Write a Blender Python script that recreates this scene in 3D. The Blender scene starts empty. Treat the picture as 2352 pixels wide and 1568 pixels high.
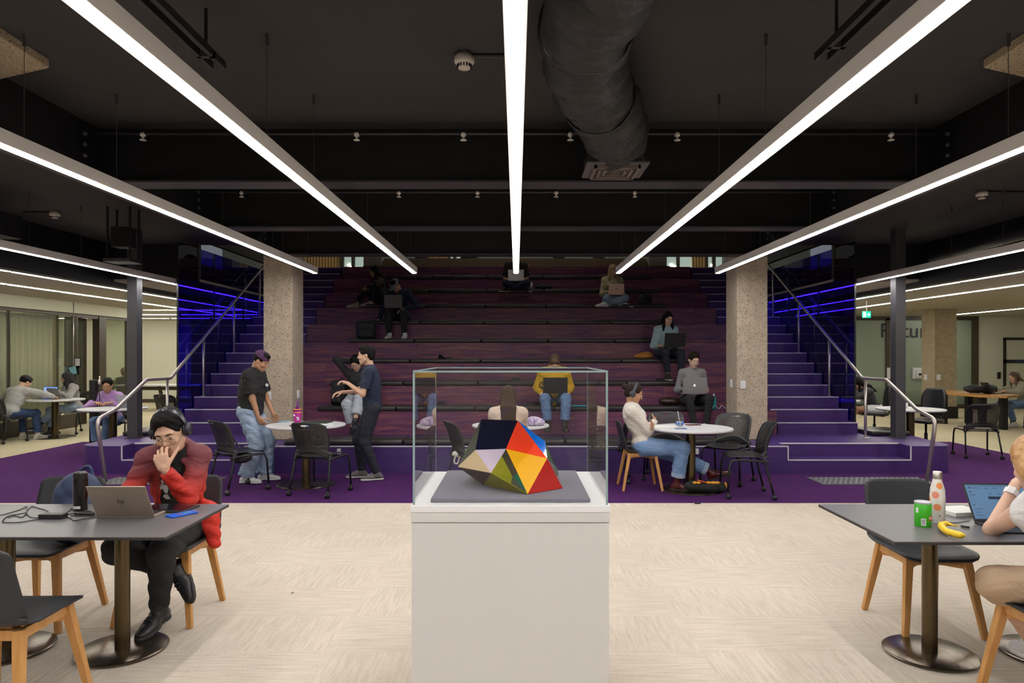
import bpy, math, random
import numpy as np
from mathutils import Vector, Matrix
random.seed(7)
scene = bpy.context.scene
COL = scene.collection
PI = math.pi

# ------------------------------------------------------------------ camera, world, exposure
FOC = 1568.0          # focal length in pixels of the 2352 px wide frame
EYE = 1.6
VX, VY = 1186.0, 815.0
cam_d = bpy.data.cameras.new('camera')
cam_d.sensor_width = 36.0
cam_d.lens = FOC / 2352.0 * 36.0
cam_d.shift_x = -(VX - 1176.0) / 2352.0
cam_d.shift_y = (VY - 784.0) / 2352.0
cam_d.clip_start = 0.05
cam = bpy.data.objects.new('camera', cam_d)
COL.objects.link(cam)
cam.location = (0, 0, EYE)
cam.rotation_euler = (PI / 2, 0, 0)
scene.camera = cam
world = bpy.data.worlds.new('world')
scene.world = world
world.use_nodes = True
world.node_tree.nodes['Background'].inputs[0].default_value = (0.75, 0.8, 0.9, 1)
world.node_tree.nodes['Background'].inputs[1].default_value = 0.10
vs = scene.view_settings
vs.view_transform = 'Standard'
vs.look = 'None'
vs.gamma = 1.0
vs.use_curve_mapping = False
vs.exposure = 0.8
scene.cycles.max_bounces = 8
scene.cycles.transparent_max_bounces = 16
scene.cycles.sample_clamp_indirect = 6.0
scene.cycles.caustics_reflective = False
scene.cycles.caustics_refractive = False

LAMP_E = 26.0        # suspended linear lamps
OFFICE_E = 24.0      # recessed office strips

def P(px, py, d):
    """point seen at pixel (px, py) at depth d metres"""
    return Vector(((px - VX) / FOC * d, d, EYE - (py - VY) / FOC * d))

def G(px, py, z=0.0):
    """point seen at pixel (px, py) on the horizontal plane of height z"""
    d = (EYE - z) * FOC / (py - VY)
    return Vector(((px - VX) / FOC * d, d, z))

# ------------------------------------------------------------------ materials
MATS = {}
def mat(name, color=(.5, .5, .5), rough=.6, metal=0.0, emit=None, estr=1.0, spec=.5, coat=0.0, bump=None, var=None, sheen=0.0):
    """principled material; bump=(scale,strength), var=(scale,(color2),contrast)"""
    if name in MATS: return MATS[name]
    m = bpy.data.materials.new(name)
    m.use_nodes = True
    nt = m.node_tree
    b = nt.nodes['Principled BSDF']
    b.inputs['Base Color'].default_value = (*color, 1)
    b.inputs['Roughness'].default_value = rough
    b.inputs['Metallic'].default_value = metal
    b.inputs['Specular IOR Level'].default_value = spec
    if coat:
        b.inputs['Coat Weight'].default_value = coat
        b.inputs['Coat Roughness'].default_value = .1
    if sheen:
        b.inputs['Sheen Weight'].default_value = sheen
    if emit:
        b.inputs['Emission Color'].default_value = (*emit, 1)
        b.inputs['Emission Strength'].default_value = estr
    if bump or var:
        tc = nt.nodes.new('ShaderNodeTexCoord')
    if bump:
        n = nt.nodes.new('ShaderNodeTexNoise')
        n.inputs['Scale'].default_value = bump[0]
        n.inputs['Detail'].default_value = 4
        nt.links.new(tc.outputs['Object'], n.inputs['Vector'])
        bp = nt.nodes.new('ShaderNodeBump')
        bp.inputs['Strength'].default_value = bump[1]
        bp.inputs['Distance'].default_value = .01
        nt.links.new(n.outputs['Fac'], bp.inputs['Height'])
        nt.links.new(bp.outputs['Normal'], b.inputs['Normal'])
    if var:
        n = nt.nodes.new('ShaderNodeTexNoise')
        n.inputs['Scale'].default_value = var[0]
        n.inputs['Detail'].default_value = 5
        nt.links.new(tc.outputs['Object'], n.inputs['Vector'])
        r = nt.nodes.new('ShaderNodeValToRGB')
        c = var[2] if len(var) > 2 else .15
        r.color_ramp.elements[0].position = .5 - c
        r.color_ramp.elements[1].position = .5 + c
        r.color_ramp.elements[0].color = (*color, 1)
        r.color_ramp.elements[1].color = (*var[1], 1)
        nt.links.new(n.outputs['Fac'], r.inputs['Fac'])
        nt.links.new(r.outputs['Color'], b.inputs['Base Color'])
    MATS[name] = m
    return m

class NT:
    """tiny node helper"""
    def __init__(s, name, keep=True):
        s.m = bpy.data.materials.new(name); s.m.use_nodes = True
        s.nt = s.m.node_tree
        s.b = s.nt.nodes['Principled BSDF']
        s.out = s.nt.nodes['Material Output']
        MATS[name] = s.m
    def n(s, typ, **kw):
        x = s.nt.nodes.new(typ)
        for k, v in kw.items():
            if k.startswith('_'):
                x.inputs[int(k[1:])].default_value = v
            elif k in ('operation', 'blend_type', 'data_type', 'wave_type', 'bands_direction', 'feature', 'interpolation_type', 'noise_dimensions', 'distance'):
                setattr(x, k, v)
            else:
                x.inputs[k.replace('__', ' ')].default_value = v
        return x
    def l(s, a, b): s.nt.links.new(a, b)
    def math(s, op, a, b=None, c=None):
        x = s.nt.nodes.new('ShaderNodeMath'); x.operation = op
        for i, v in enumerate((a, b, c)):
            if v is None: continue
            if isinstance(v, (int, float)): x.inputs[i].default_value = v
            else: s.l(v, x.inputs[i])
        return x.outputs[0]
    def ramp(s, fac, stops):
        r = s.nt.nodes.new('ShaderNodeValToRGB')
        els = r.color_ramp.elements
        while len(els) < len(stops): els.new(.5)
        for e, (p, c) in zip(els, stops):
            e.position = p; e.color = (*c, 1)
        s.l(fac, r.inputs['Fac'])
        return r.outputs['Color']
    def mix(s, fac, a, b, blend='MIX'):
        x = s.nt.nodes.new('ShaderNodeMix'); x.data_type = 'RGBA'; x.blend_type = blend
        for i, v in ((0, fac), (6, a), (7, b)):
            if isinstance(v, (int, float)): x.inputs[i].default_value = v
            elif isinstance(v, tuple): x.inputs[i].default_value = (*v, 1)
            else: s.l(v, x.inputs[i])
        return x.outputs[2]
    def coords(s, kind='Object', scale=(1, 1, 1), rot=(0, 0, 0)):
        tc = s.nt.nodes.new('ShaderNodeTexCoord')
        mp = s.nt.nodes.new('ShaderNodeMapping')
        mp.inputs['Scale'].default_value = scale
        mp.inputs['Rotation'].default_value = rot
        s.l(tc.outputs[kind], mp.inputs['Vector'])
        return mp.outputs[0]
    def noise(s, vec, scale, detail=4, rough=.5):
        x = s.nt.nodes.new('ShaderNodeTexNoise')
        x.inputs['Scale'].default_value = scale
        x.inputs['Detail'].default_value = detail
        x.inputs['Roughness'].default_value = rough
        s.l(vec, x.inputs['Vector'])
        return x.outputs['Fac']
    def bump(s, h, strength=.3, dist=.01):
        x = s.nt.nodes.new('ShaderNodeBump')
        x.inputs['Strength'].default_value = strength
        x.inputs['Distance'].default_value = dist
        s.l(h, x.inputs['Height'])
        s.l(x.outputs[0], s.b.inputs['Normal'])

# carpet tiles with streaks that change direction from tile to tile
def carpet(name, c_lo, c_hi, c_dark, tile=1.0, dark_amt=.45):
    k = NT(name)
    v = k.coords('Object')
    sx = k.n('ShaderNodeSeparateXYZ'); k.l(v, sx.inputs[0])
    X, Y = sx.outputs[0], sx.outputs[1]
    ix = k.math('FLOOR', k.math('DIVIDE', X, tile)); iy = k.math('FLOOR', k.math('DIVIDE', Y, tile * .5))
    par = k.math('MODULO', k.math('ABSOLUTE', k.math('ADD', ix, iy)), 2.0)
    def streak(a, b, sa, sb):
        cb = k.n('ShaderNodeCombineXYZ')
        k.l(k.math('MULTIPLY', a, sa), cb.inputs[0]); k.l(k.math('MULTIPLY', b, sb), cb.inputs[1])
        return cb.outputs[0]
    va, vb = streak(X, Y, 4, 46), streak(X, Y, 46, 4)
    mv = k.nt.nodes.new('ShaderNodeMix'); mv.data_type = 'VECTOR'
    k.l(par, mv.inputs[0]); k.l(va, mv.inputs[4]); k.l(vb, mv.inputs[5])
    vec = mv.outputs[1]
    n1 = k.noise(vec, 1.0, 2, .6)
    fine = streak(X, Y, 90, 210); fineb = streak(X, Y, 210, 90)
    mf = k.nt.nodes.new('ShaderNodeMix'); mf.data_type = 'VECTOR'
    k.l(par, mf.inputs[0]); k.l(fine, mf.inputs[4]); k.l(fineb, mf.inputs[5])
    n2 = k.noise(mf.outputs[1], 1.0, 1, .5)
    base = k.ramp(n1, [(.3, c_lo), (.68, c_hi)])
    d = k.math('MULTIPLY', k.math('SMOOTH_MIN', k.math('MULTIPLY', k.math('SUBTRACT', n2, .60), 7.0), 1.0, .2), dark_amt)
    d = k.math('MAXIMUM', d, 0.0)
    n3 = k.ramp(n1, [(.35, (1, 1, 1)), (.6, (.25, .25, .25))])
    d2 = k.math('MULTIPLY', d, n3)
    big = k.noise(v, .9, 3)
    bigc = k.ramp(big, [(.3, (.90, .90, .90)), (.7, (1.04, 1.04, 1.04))])
    c = k.mix(d2, base, c_dark)
    c = k.mix(1.0, c, bigc, 'MULTIPLY')
    k.l(c, k.b.inputs['Base Color'])
    k.b.inputs['Roughness'].default_value = .95
    k.b.inputs['Specular IOR Level'].default_value = .1
    k.bump(n2, .35, .004)
    return k.m

M_CARPET = carpet('beige_carpet', (.535, .465, .380), (.635, .56, .47), (.14, .12, .10), 1.0, .85)
M_CARPET2 = carpet('office_carpet', (.46, .41, .28), (.51, .46, .33), (.3, .27, .2), 1.0, .4)
M_PURPLE = carpet('purple_carpet', (.058, .014, .088), (.074, .020, .108), (.02, .006, .035), .5, .8)

def speckled(name, base, base2, dark, scale=60):
    k = NT(name)
    v = k.coords('Object')
    vo = k.n('ShaderNodeTexVoronoi', Scale=scale); k.l(v, vo.inputs['Vector'])
    wn = k.noise(v, scale * .5, 2)
    dist = k.math('ADD', vo.outputs['Distance'], k.math('MULTIPLY', wn, .3))
    rnd = k.n('ShaderNodeSeparateColor'); k.l(vo.outputs['Color'], rnd.inputs[0])
    pick = k.math('GREATER_THAN', rnd.outputs[0], .58)
    spot = k.math('MULTIPLY', pick, k.math('LESS_THAN', dist, .45))
    b = k.ramp(k.noise(v, 9, 5), [(.35, base), (.65, base2)])
    fine = k.ramp(k.noise(v, 160, 2), [(.35, (.72, .70, .68)), (.6, (1.06, 1.06, 1.06))])
    c = k.mix(1.0, b, fine, 'MULTIPLY')
    lightc = k.math('MULTIPLY', k.math('GREATER_THAN', rnd.outputs[1], .8), k.math('LESS_THAN', dist, .5))
    c = k.mix(k.math('MULTIPLY', lightc, .5), c, (.62, .52, .42))
    c = k.mix(k.math('MULTIPLY', spot, .92), c, dark)
    k.l(c, k.b.inputs['Base Color'])
    k.b.inputs['Roughness'].default_value = .8
    k.bump(dist, .25, .004)
    return k.m
M_CONC = speckled('exposed_aggregate_concrete', (.47, .39, .30), (.56, .465, .36), (.11, .07, .05), 48)
M_CONC2 = speckled('brown_aggregate_concrete', (.36, .29, .19), (.42, .34, .23), (.10, .06, .03), 48)

def purple_wood(name):
    k = NT(name)
    tc = k.nt.nodes.new('ShaderNodeTexCoord')
    v = tc.outputs['Object']
    mp = k.n('ShaderNodeMapping'); mp.inputs['Scale'].default_value = (.9, 9, 14); k.l(v, mp.inputs[0])
    wob = k.noise(v, 2.2, 3)
    sx = k.n('ShaderNodeSeparateXYZ'); k.l(v, sx.inputs[0])
    # planks: 2.4 m long boards offset from tier to tier
    tier = k.math('FLOOR', k.math('DIVIDE', k.math('SUBTRACT', sx.outputs[2], .371), .3628))
    off = k.math('MULTIPLY', k.math('FRACT', k.math('MULTIPLY', tier, .377)), 2.4)
    pos = k.math('DIVIDE', k.math('ADD', sx.outputs[0], off), 2.4)
    idx = k.math('FLOOR', pos)
    fr = k.math('FRACT', pos)
    seam = k.math('LESS_THAN', fr, .0018)
    seed = k.math('ADD', k.math('MULTIPLY', tier, 3.7), k.math('MULTIPLY', idx, 5.3))
    mp2 = k.n('ShaderNodeCombineXYZ'); k.l(seed, mp2.inputs[0]); k.l(k.math('MULTIPLY', wob, 1.6), mp2.inputs[2])
    ad = k.n('ShaderNodeVectorMath', operation='ADD'); k.l(mp.outputs[0], ad.inputs[0]); k.l(mp2.outputs[0], ad.inputs[1])
    g = k.noise(ad.outputs[0], 1.6, 7, .62)
    mp3 = k.n('ShaderNodeMapping'); mp3.inputs['Scale'].default_value = (1.2, 40, 55); k.l(v, mp3.inputs[0])
    g2 = k.noise(mp3.outputs[0], 1.5, 3)
    c = k.ramp(g, [(.28, (.062, .022, .085)), (.44, (.130, .042, .108)), (.56, (.195, .066, .100)), (.72, (.29, .125, .120))])
    fine = k.ramp(g2, [(.3, (.72, .70, .74)), (.65, (1.12, 1.08, 1.06))])
    c = k.mix(1.0, c, fine, 'MULTIPLY')
    c = k.mix(k.math('MULTIPLY', seam, .8), c, (.015, .006, .015))
    k.l(c, k.b.inputs['Base Color'])
    k.b.inputs['Roughness'].default_value = .42
    k.b.inputs['Specular IOR Level'].default_value = .35
    return k.m
M_PWOOD = purple_wood('purple_stained_wood')

def grain(name, c1, c2, axis=2, rough=.5):
    k = NT(name)
    s = [18, 18, 18]; s[axis] = 1.5
    v = k.coords('Object', tuple(s))
    g = k.noise(v, 2.0, 5)
    k.l(k.ramp(g, [(.3, c1), (.7, c2)]), k.b.inputs['Base Color'])
    k.b.inputs['Roughness'].default_value = rough
    return k.m
M_OAK = grain('oak_leg_wood', (.50, .235, .065), (.60, .31, .10), 2, .45)
M_OAK2 = grain('table_oak', (.40, .19, .05), (.50, .25, .08), 0, .35)

# dark matte and painted things
M_CEIL = mat('black_ceiling_paint', (.024, .021, .022), .75, bump=(3, .3), var=(1.2, (.034, .030, .031)))
M_BEAM = mat('black_steel_paint', (.007, .007, .008), .5)
M_FLANGE = mat('beam_flange_paint', (.036, .032, .040), .5)
M_BLACK = mat('black_paint', (.010, .010, .011), .45)
M_BLACKPL = mat('black_plastic', (.014, .014, .015), .42)
M_VINYL = mat('purple_vinyl', (.056, .021, .140), .48, var=(6, (.065, .026, .158)))
M_NOSE = mat('white_nosing_strip', (.62, .60, .66), .5)
M_STEEL = mat('brushed_stainless_steel', (.60, .55, .53), .36, .85, bump=(60, .06))
M_BRONZE = mat('bronze_tube_metal', (.115, .085, .045), .30, .9, bump=(30, .03))
M_BRONZEB = mat('scuffed_bronze_plate', (.16, .13, .10), .26, .95, bump=(14, .12))
M_LAMPB = mat('lamp_housing_aluminium', (.78, .74, .70), .5, 0)
M_LED = mat('white_light_diffuser', (1, 1, 1), .5, emit=(1.0, .965, .93), estr=LAMP_E)
M_OLED = mat('office_light_diffuser', (1, 1, 1), .5, emit=(1.0, .95, .82), estr=OFFICE_E)
M_WHITE = mat('white_laminate', (.62, .62, .64), .35)
M_PLINTH = mat('white_plinth_paint', (.64, .63, .61), .5)
M_PLINTHIN = mat('white_plinth_inside', (.8, .8, .8), .5)
M_CREAM = mat('cream_wall_paint', (.58, .58, .47), .8)
M_OCEIL = mat('office_ceiling_tiles', (.47, .43, .36), .85)
M_DBROWN = mat('dark_bronze_frame', (.055, .042, .028), .45)
M_CUSH = mat('black_vinyl_cushion', (.026, .021, .022), .36, bump=(25, .05))
M_POST = mat('charcoal_steel_post', (.050, .048, .056), .5)
M_FELT = mat('grey_display_felt', (.20, .19, .235), .95, bump=(200, .1))
M_OUTLET = mat('white_socket_plastic', (.72, .73, .76), .4)
M_TABLEG = mat('grey_laminate_table', (.125, .118, .122), .38, bump=(300, .03))
M_TABLEE = mat('black_table_edge', (.03, .025, .024), .5)
M_SHELL = mat('black_chair_shell', (.022, .023, .027), .5, bump=(260, .05))
M_WIRE = mat('steel_suspension_wire', (.10, .09, .085), .45, .6)

def glass(name, tint=(1, 1, 1), refl=1.0, rough=0.0, mixin=0.0, mcol=(.5, .6, .55), ior=1.5, base_r=.045):
    """thin glass: tinted see-through pane with mirror reflection at glancing angles"""
    k = NT(name)
    k.nt.nodes.remove(k.b)
    tr = k.n('ShaderNodeBsdfTransparent'); tr.inputs[0].default_value = (*tint, 1)
    gl = k.n('ShaderNodeBsdfGlossy'); gl.inputs['Roughness'].default_value = rough
    gl.inputs[0].default_value = (1, 1, 1, 1)
    fr = k.n('ShaderNodeFresnel'); fr.inputs[0].default_value = ior
    geo = k.n('ShaderNodeNewGeometry')
    # same reflectance whichever side of the pane is seen
    fr2 = k.n('ShaderNodeFresnel'); fr2.inputs[0].default_value = ior
    lw = k.n('ShaderNodeLayerWeight'); lw.inputs[0].default_value = .5
    f = k.math('POWER', lw.outputs['Facing'], 4.0)
    f = k.math('ADD', k.math('MULTIPLY', f, .92 * refl), base_r * refl)
    f = k.math('MINIMUM', f, 1.0)
    mx = k.n('ShaderNodeMixShader')
    base = tr.outputs[0]
    if mixin > 0:
        df = k.n('ShaderNodeBsdfDiffuse'); df.inputs[0].default_value = (*mcol, 1)
        m0 = k.n('ShaderNodeMixShader'); m0.inputs[0].default_value = mixin
        k.l(tr.outputs[0], m0.inputs[1]); k.l(df.outputs[0], m0.inputs[2])
        base = m0.outputs[0]
    k.l(f, mx.inputs[0]); k.l(base, mx.inputs[1]); k.l(gl.outputs[0], mx.inputs[2])
    k.l(mx.outputs[0], k.out.inputs[0])
    return k.m
M_CASE = glass('clear_case_glass', (.985, .99, .988), .75, base_r=.022)
M_CASEEDGE = mat('green_grey_glass_edge', (.26, .36, .37), .3)
M_BLUEG = glass('deep_blue_glass', (.072, .036, .62), 1.3)
M_OFFG = glass('office_glass', (.92, .94, .88), 1.3, 0, .05, (.5, .55, .42))
M_PLAIN = glass('plain_clear_plastic', (.93, .95, .96), .8)

def frosted():
    k = NT('frosted_glass')
    v = k.coords('Object')
    sx = k.n('ShaderNodeSeparateXYZ'); k.l(v, sx.inputs[0])
    n = k.noise(v, .7, 3)
    c = k.ramp(k.math('ADD', sx.outputs[2], k.math('MULTIPLY', n, .9)), [(.0, (.05, .09, .06)), (.9, (.22, .27, .21)), (1.0, (.30, .36, .29))])
    k.l(c, k.b.inputs['Base Color'])
    k.b.inputs['Roughness'].default_value = .3
    return k.m

# ------------------------------------------------------------------ mesh builder
WL = {}      # world location of each root while building
def wloc(o):
    v = Vector((0, 0, 0))
    while o is not None:
        v = v + Vector(o.location); o = o.parent
    return v

def link_mesh(name, verts, faces, material, parent=None, smooth=False, mats=None, midx=None, uvs=None, recenter=True, bevel=0, seg=2, auto=None):
    me = bpy.data.meshes.new(name)
    V = np.asarray(verts, dtype=float).reshape(-1, 3)
    o = bpy.data.objects.new(name, me)
    if parent is not None:
        V = V - np.array(wloc(parent))
    elif recenter and len(V):
        c = np.array([(V[:, 0].min() + V[:, 0].max()) / 2, (V[:, 1].min() + V[:, 1].max()) / 2, V[:, 2].min()])
        V = V - c
        o.location = c
    me.from_pydata(V.tolist(), [], faces)
    for m in (mats or [material]):
        me.materials.append(m)
    if midx is not None:
        me.polygons.foreach_set('material_index', midx)
    if smooth:
        me.polygons.foreach_set('use_smooth', [True] * len(me.polygons))
    if uvs is not None:
        ul = me.uv_layers.new(name='uv')
        for i, p in enumerate(me.polygons):
            for li, u in zip(p.loop_indices, uvs[i]):
                ul.data[li].uv = u
    me.update()
    COL.objects.link(o)
    if parent is not None: o.parent = parent
    if bevel:
        b = o.modifiers.new('bevel', 'BEVEL'); b.width = bevel; b.segments = seg; b.limit_method = 'ANGLE'
        b.harden_normals = False
    if auto is not None:
        me.polygons.foreach_set('use_smooth', [True] * len(me.polygons))
        try:
            me.set_sharp_from_angle(angle=math.radians(auto))
        except Exception:
            pass
    return o

class MB:
    def __init__(s): s.v = []; s.f = []; s.mi = []; s.uv = []
    def add(s, vs, fs, mi=0, T=None):
        b = len(s.v)
        if T is not None: vs = [T @ Vector(v) for v in vs]
        s.v += [tuple(v) for v in vs]
        s.f += [tuple(b + i for i in f) for f in fs]
        s.mi += [mi] * len(fs)
        return s
    def box(s, x0, y0, z0, x1, y1, z1, mi=0, T=None):
        vs = [(x0, y0, z0), (x1, y0, z0), (x1, y1, z0), (x0, y1, z0), (x0, y0, z1), (x1, y0, z1), (x1, y1, z1), (x0, y1, z1)]
        fs = [(0, 3, 2, 1), (4, 5, 6, 7), (0, 1, 5, 4), (1, 2, 6, 5), (2, 3, 7, 6), (3, 0, 4, 7)]
        return s.add(vs, fs, mi, T)
    def cbox(s, c, size, T=None, mi=0):
        x, y, z = c; a, b, h = size
        return s.box(x - a / 2, y - b / 2, z - h / 2, x + a / 2, y + b / 2, z + h / 2, mi, T)
    def bar(s, a, b, w, h, up=(0, 0, 1), w2=None, h2=None, mi=0):
        """rectangular bar from a to b, tapering to w2 x h2"""
        a, b = Vector(a), Vector(b); d = (b - a).normalized()
        u = Vector(up); r = d.cross(u)
        if r.length < 1e-4: r = d.cross(Vector((1, 0, 0)))
        r.normalize(); u = r.cross(d).normalized()
        w2 = w if w2 is None else w2; h2 = h if h2 is None else h2
        vs = []
        for p, ww, hh in ((a, w, h), (b, w2, h2)):
            for i, j in ((-1, -1), (1, -1), (1, 1), (-1, 1)):
                vs.append(p + r * (i * ww / 2) + u * (j * hh / 2))
        fs = [(0, 1, 2, 3), (7, 6, 5, 4), (0, 4, 5, 1), (1, 5, 6, 2), (2, 6, 7, 3), (3, 7, 4, 0)]
        return s.add(vs, fs, mi)
    def tube(s, pts, r, n=10, mi=0, caps=True, closed=False):
        pts = [Vector(p) for p in pts]
        R = r if isinstance(r, (list, tuple)) else [r] * len(pts)
        base = len(s.v)
        prev = None
        m = len(pts)
        for i, p in enumerate(pts):
            if closed: t = pts[(i + 1) % m] - pts[i - 1]
            elif i == 0: t = pts[1] - pts[0]
            elif i == m - 1: t = pts[-1] - pts[-2]
            else: t = (pts[i + 1] - p).normalized() + (p - pts[i - 1]).normalized()
            t.normalize()
            if prev is None:
                a = Vector((0, 0, 1)) if abs(t.z) < .9 else Vector((1, 0, 0))
                u = (a - t * a.dot(t)).normalized()
            else:
                u = (prev - t * prev.dot(t))
                u = u.normalized() if u.length > 1e-6 else Vector((1, 0, 0))
            prev = u
            w = t.cross(u)
            for k in range(n):
                an = 2 * PI * k / n
                s.v.append(tuple(p + (u * math.cos(an) + w * math.sin(an)) * R[i]))
        seg = m if closed else m - 1
        for i in range(seg):
            j = (i + 1) % m
            for k in range(n):
                k2 = (k + 1) % n
                s.f.append((base + i * n + k, base + i * n + k2, base + j * n + k2, base + j * n + k)); s.mi.append(mi)
        if caps and not closed:
            s.f.append(tuple(base + k for k in range(n))[::-1]); s.mi.append(mi)
            s.f.append(tuple(base + (m - 1) * n + k for k in range(n))); s.mi.append(mi)
        return s
    def lathe(s, prof, c=(0, 0, 0), n=24, mi=0, T=None):
        """prof: list of (radius, z)"""
        base = len(s.v)
        M = T or Matrix.Translation(Vector(c))
        for r, z in prof:
            for k in range(n):
                a = 2 * PI * k / n
                s.v.append(tuple(M @ Vector((r * math.cos(a), r * math.sin(a), z))))
        for i in range(len(prof) - 1):
            for k in range(n):
                k2 = (k + 1) % n
                s.f.append((base + i * n + k, base + i * n + k2, base + (i + 1) * n + k2, base + (i + 1) * n + k)); s.mi.append(mi)
        if prof[0][0] > 1e-5: s.f.append(tuple(base + k for k in range(n))[::-1]); s.mi.append(mi)
        if prof[-1][0] > 1e-5:
            b2 = base + (len(prof) - 1) * n
            s.f.append(tuple(b2 + k for k in range(n))); s.mi.append(mi)
        return s
    def ell(s, c, r, nu=14, nv=9, R=None, mi=0):
        base = len(s.v); c = Vector(c)
        if isinstance(r, (int, float)): r = (r, r, r)
        for j in range(nv + 1):
            th = PI * j / nv
            for i in range(nu):
                a = 2 * PI * i / nu
                p = Vector((r[0] * math.sin(th) * math.cos(a), r[1] * math.sin(th) * math.sin(a), r[2] * math.cos(th)))
                if R is not None: p = R @ p
                s.v.append(tuple(c + p))
        for j in range(nv):
            for i in range(nu):
                i2 = (i + 1) % nu
                s.f.append((base + j * nu + i, base + (j + 1) * nu + i, base + (j + 1) * nu + i2, base + j * nu + i2)); s.mi.append(mi)
        return s
    def prism(s, poly, z0, z1, mi=0, T=None):
        n = len(poly)
        vs = [(x, y, z0) for x, y in poly] + [(x, y, z1) for x, y in poly]
        fs = [tuple(range(n))[::-1], tuple(range(n, 2 * n))] + [(i, (i + 1) % n, n + (i + 1) % n, n + i) for i in range(n)]
        return s.add(vs, fs, mi, T)
    def build(s, name, material, parent=None, smooth=False, **kw):
        mats = material if isinstance(material, (list, tuple)) else None
        return link_mesh(name, s.v, s.f, material, parent, smooth, mats=mats, midx=(s.mi if mats else None), **kw)

def tag(o, label=None, cat=None, group=None, kind=None):
    if label: o['label'] = label
    if cat: o['category'] = cat
    if group: o['group'] = group
    if kind: o['kind'] = kind
    return o
def root(name, loc=(0, 0, 0), label=None, cat=None, group=None, rz=0):
    o = bpy.data.objects.new(name, None)
    o.empty_display_size = .1
    o.location = loc
    o.rotation_euler = (0, 0, rz)
    COL.objects.link(o)
    return tag(o, label, cat, group)
def structure(o): o['kind'] = 'structure'; return o
def kids(o): return [c for c in bpy.data.objects if c.parent == o]
def copy_tree(o, parent=None, chmap=None):
    c = o.copy(); COL.objects.link(c)
    if parent is not None: c.parent = parent
    for ch in CH[o.name] if o.name in CH else []:
        copy_tree(ch, c)
    return c
CH = {}
def freeze(o):
    """remember the children of a prototype so that copies stay cheap"""
    def rec(x):
        CH[x.name] = [c for c in bpy.data.objects if c.parent == x]
        for c in CH[x.name]: rec(c)
    rec(o)
    return o

def text_mesh(name, s, size, T, material, parent=None, depth=.002, align='CENTER', shear=0.0):
    cu = bpy.data.curves.new(name, 'FONT')
    cu.body = s; cu.size = size; cu.extrude = depth; cu.align_x = align; cu.align_y = 'CENTER'; cu.shear = shear
    o = bpy.data.objects.new(name, cu); COL.objects.link(o)
    dg = bpy.context.evaluated_depsgraph_get()
    me = bpy.data.meshes.new_from_object(o.evaluated_get(dg))
    bpy.data.objects.remove(o)
    vs = [T @ v.co for v in me.vertices]
    fs = [tuple(p.vertices) for p in me.polygons]
    bpy.data.meshes.remove(me)
    return link_mesh(name, vs, fs, material, parent)

def frame_T(origin, xdir, updir):
    """matrix whose local X is xdir, local Y is updir (text plane), local Z the normal"""
    x = Vector(xdir).normalized(); y = Vector(updir).normalized(); z = x.cross(y).normalized(); y = z.cross(x)
    return Matrix(((x.x, y.x, z.x, origin[0]), (x.y, y.y, z.y, origin[1]), (x.z, y.z, z.z, origin[2]), (0, 0, 0, 1)))
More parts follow.
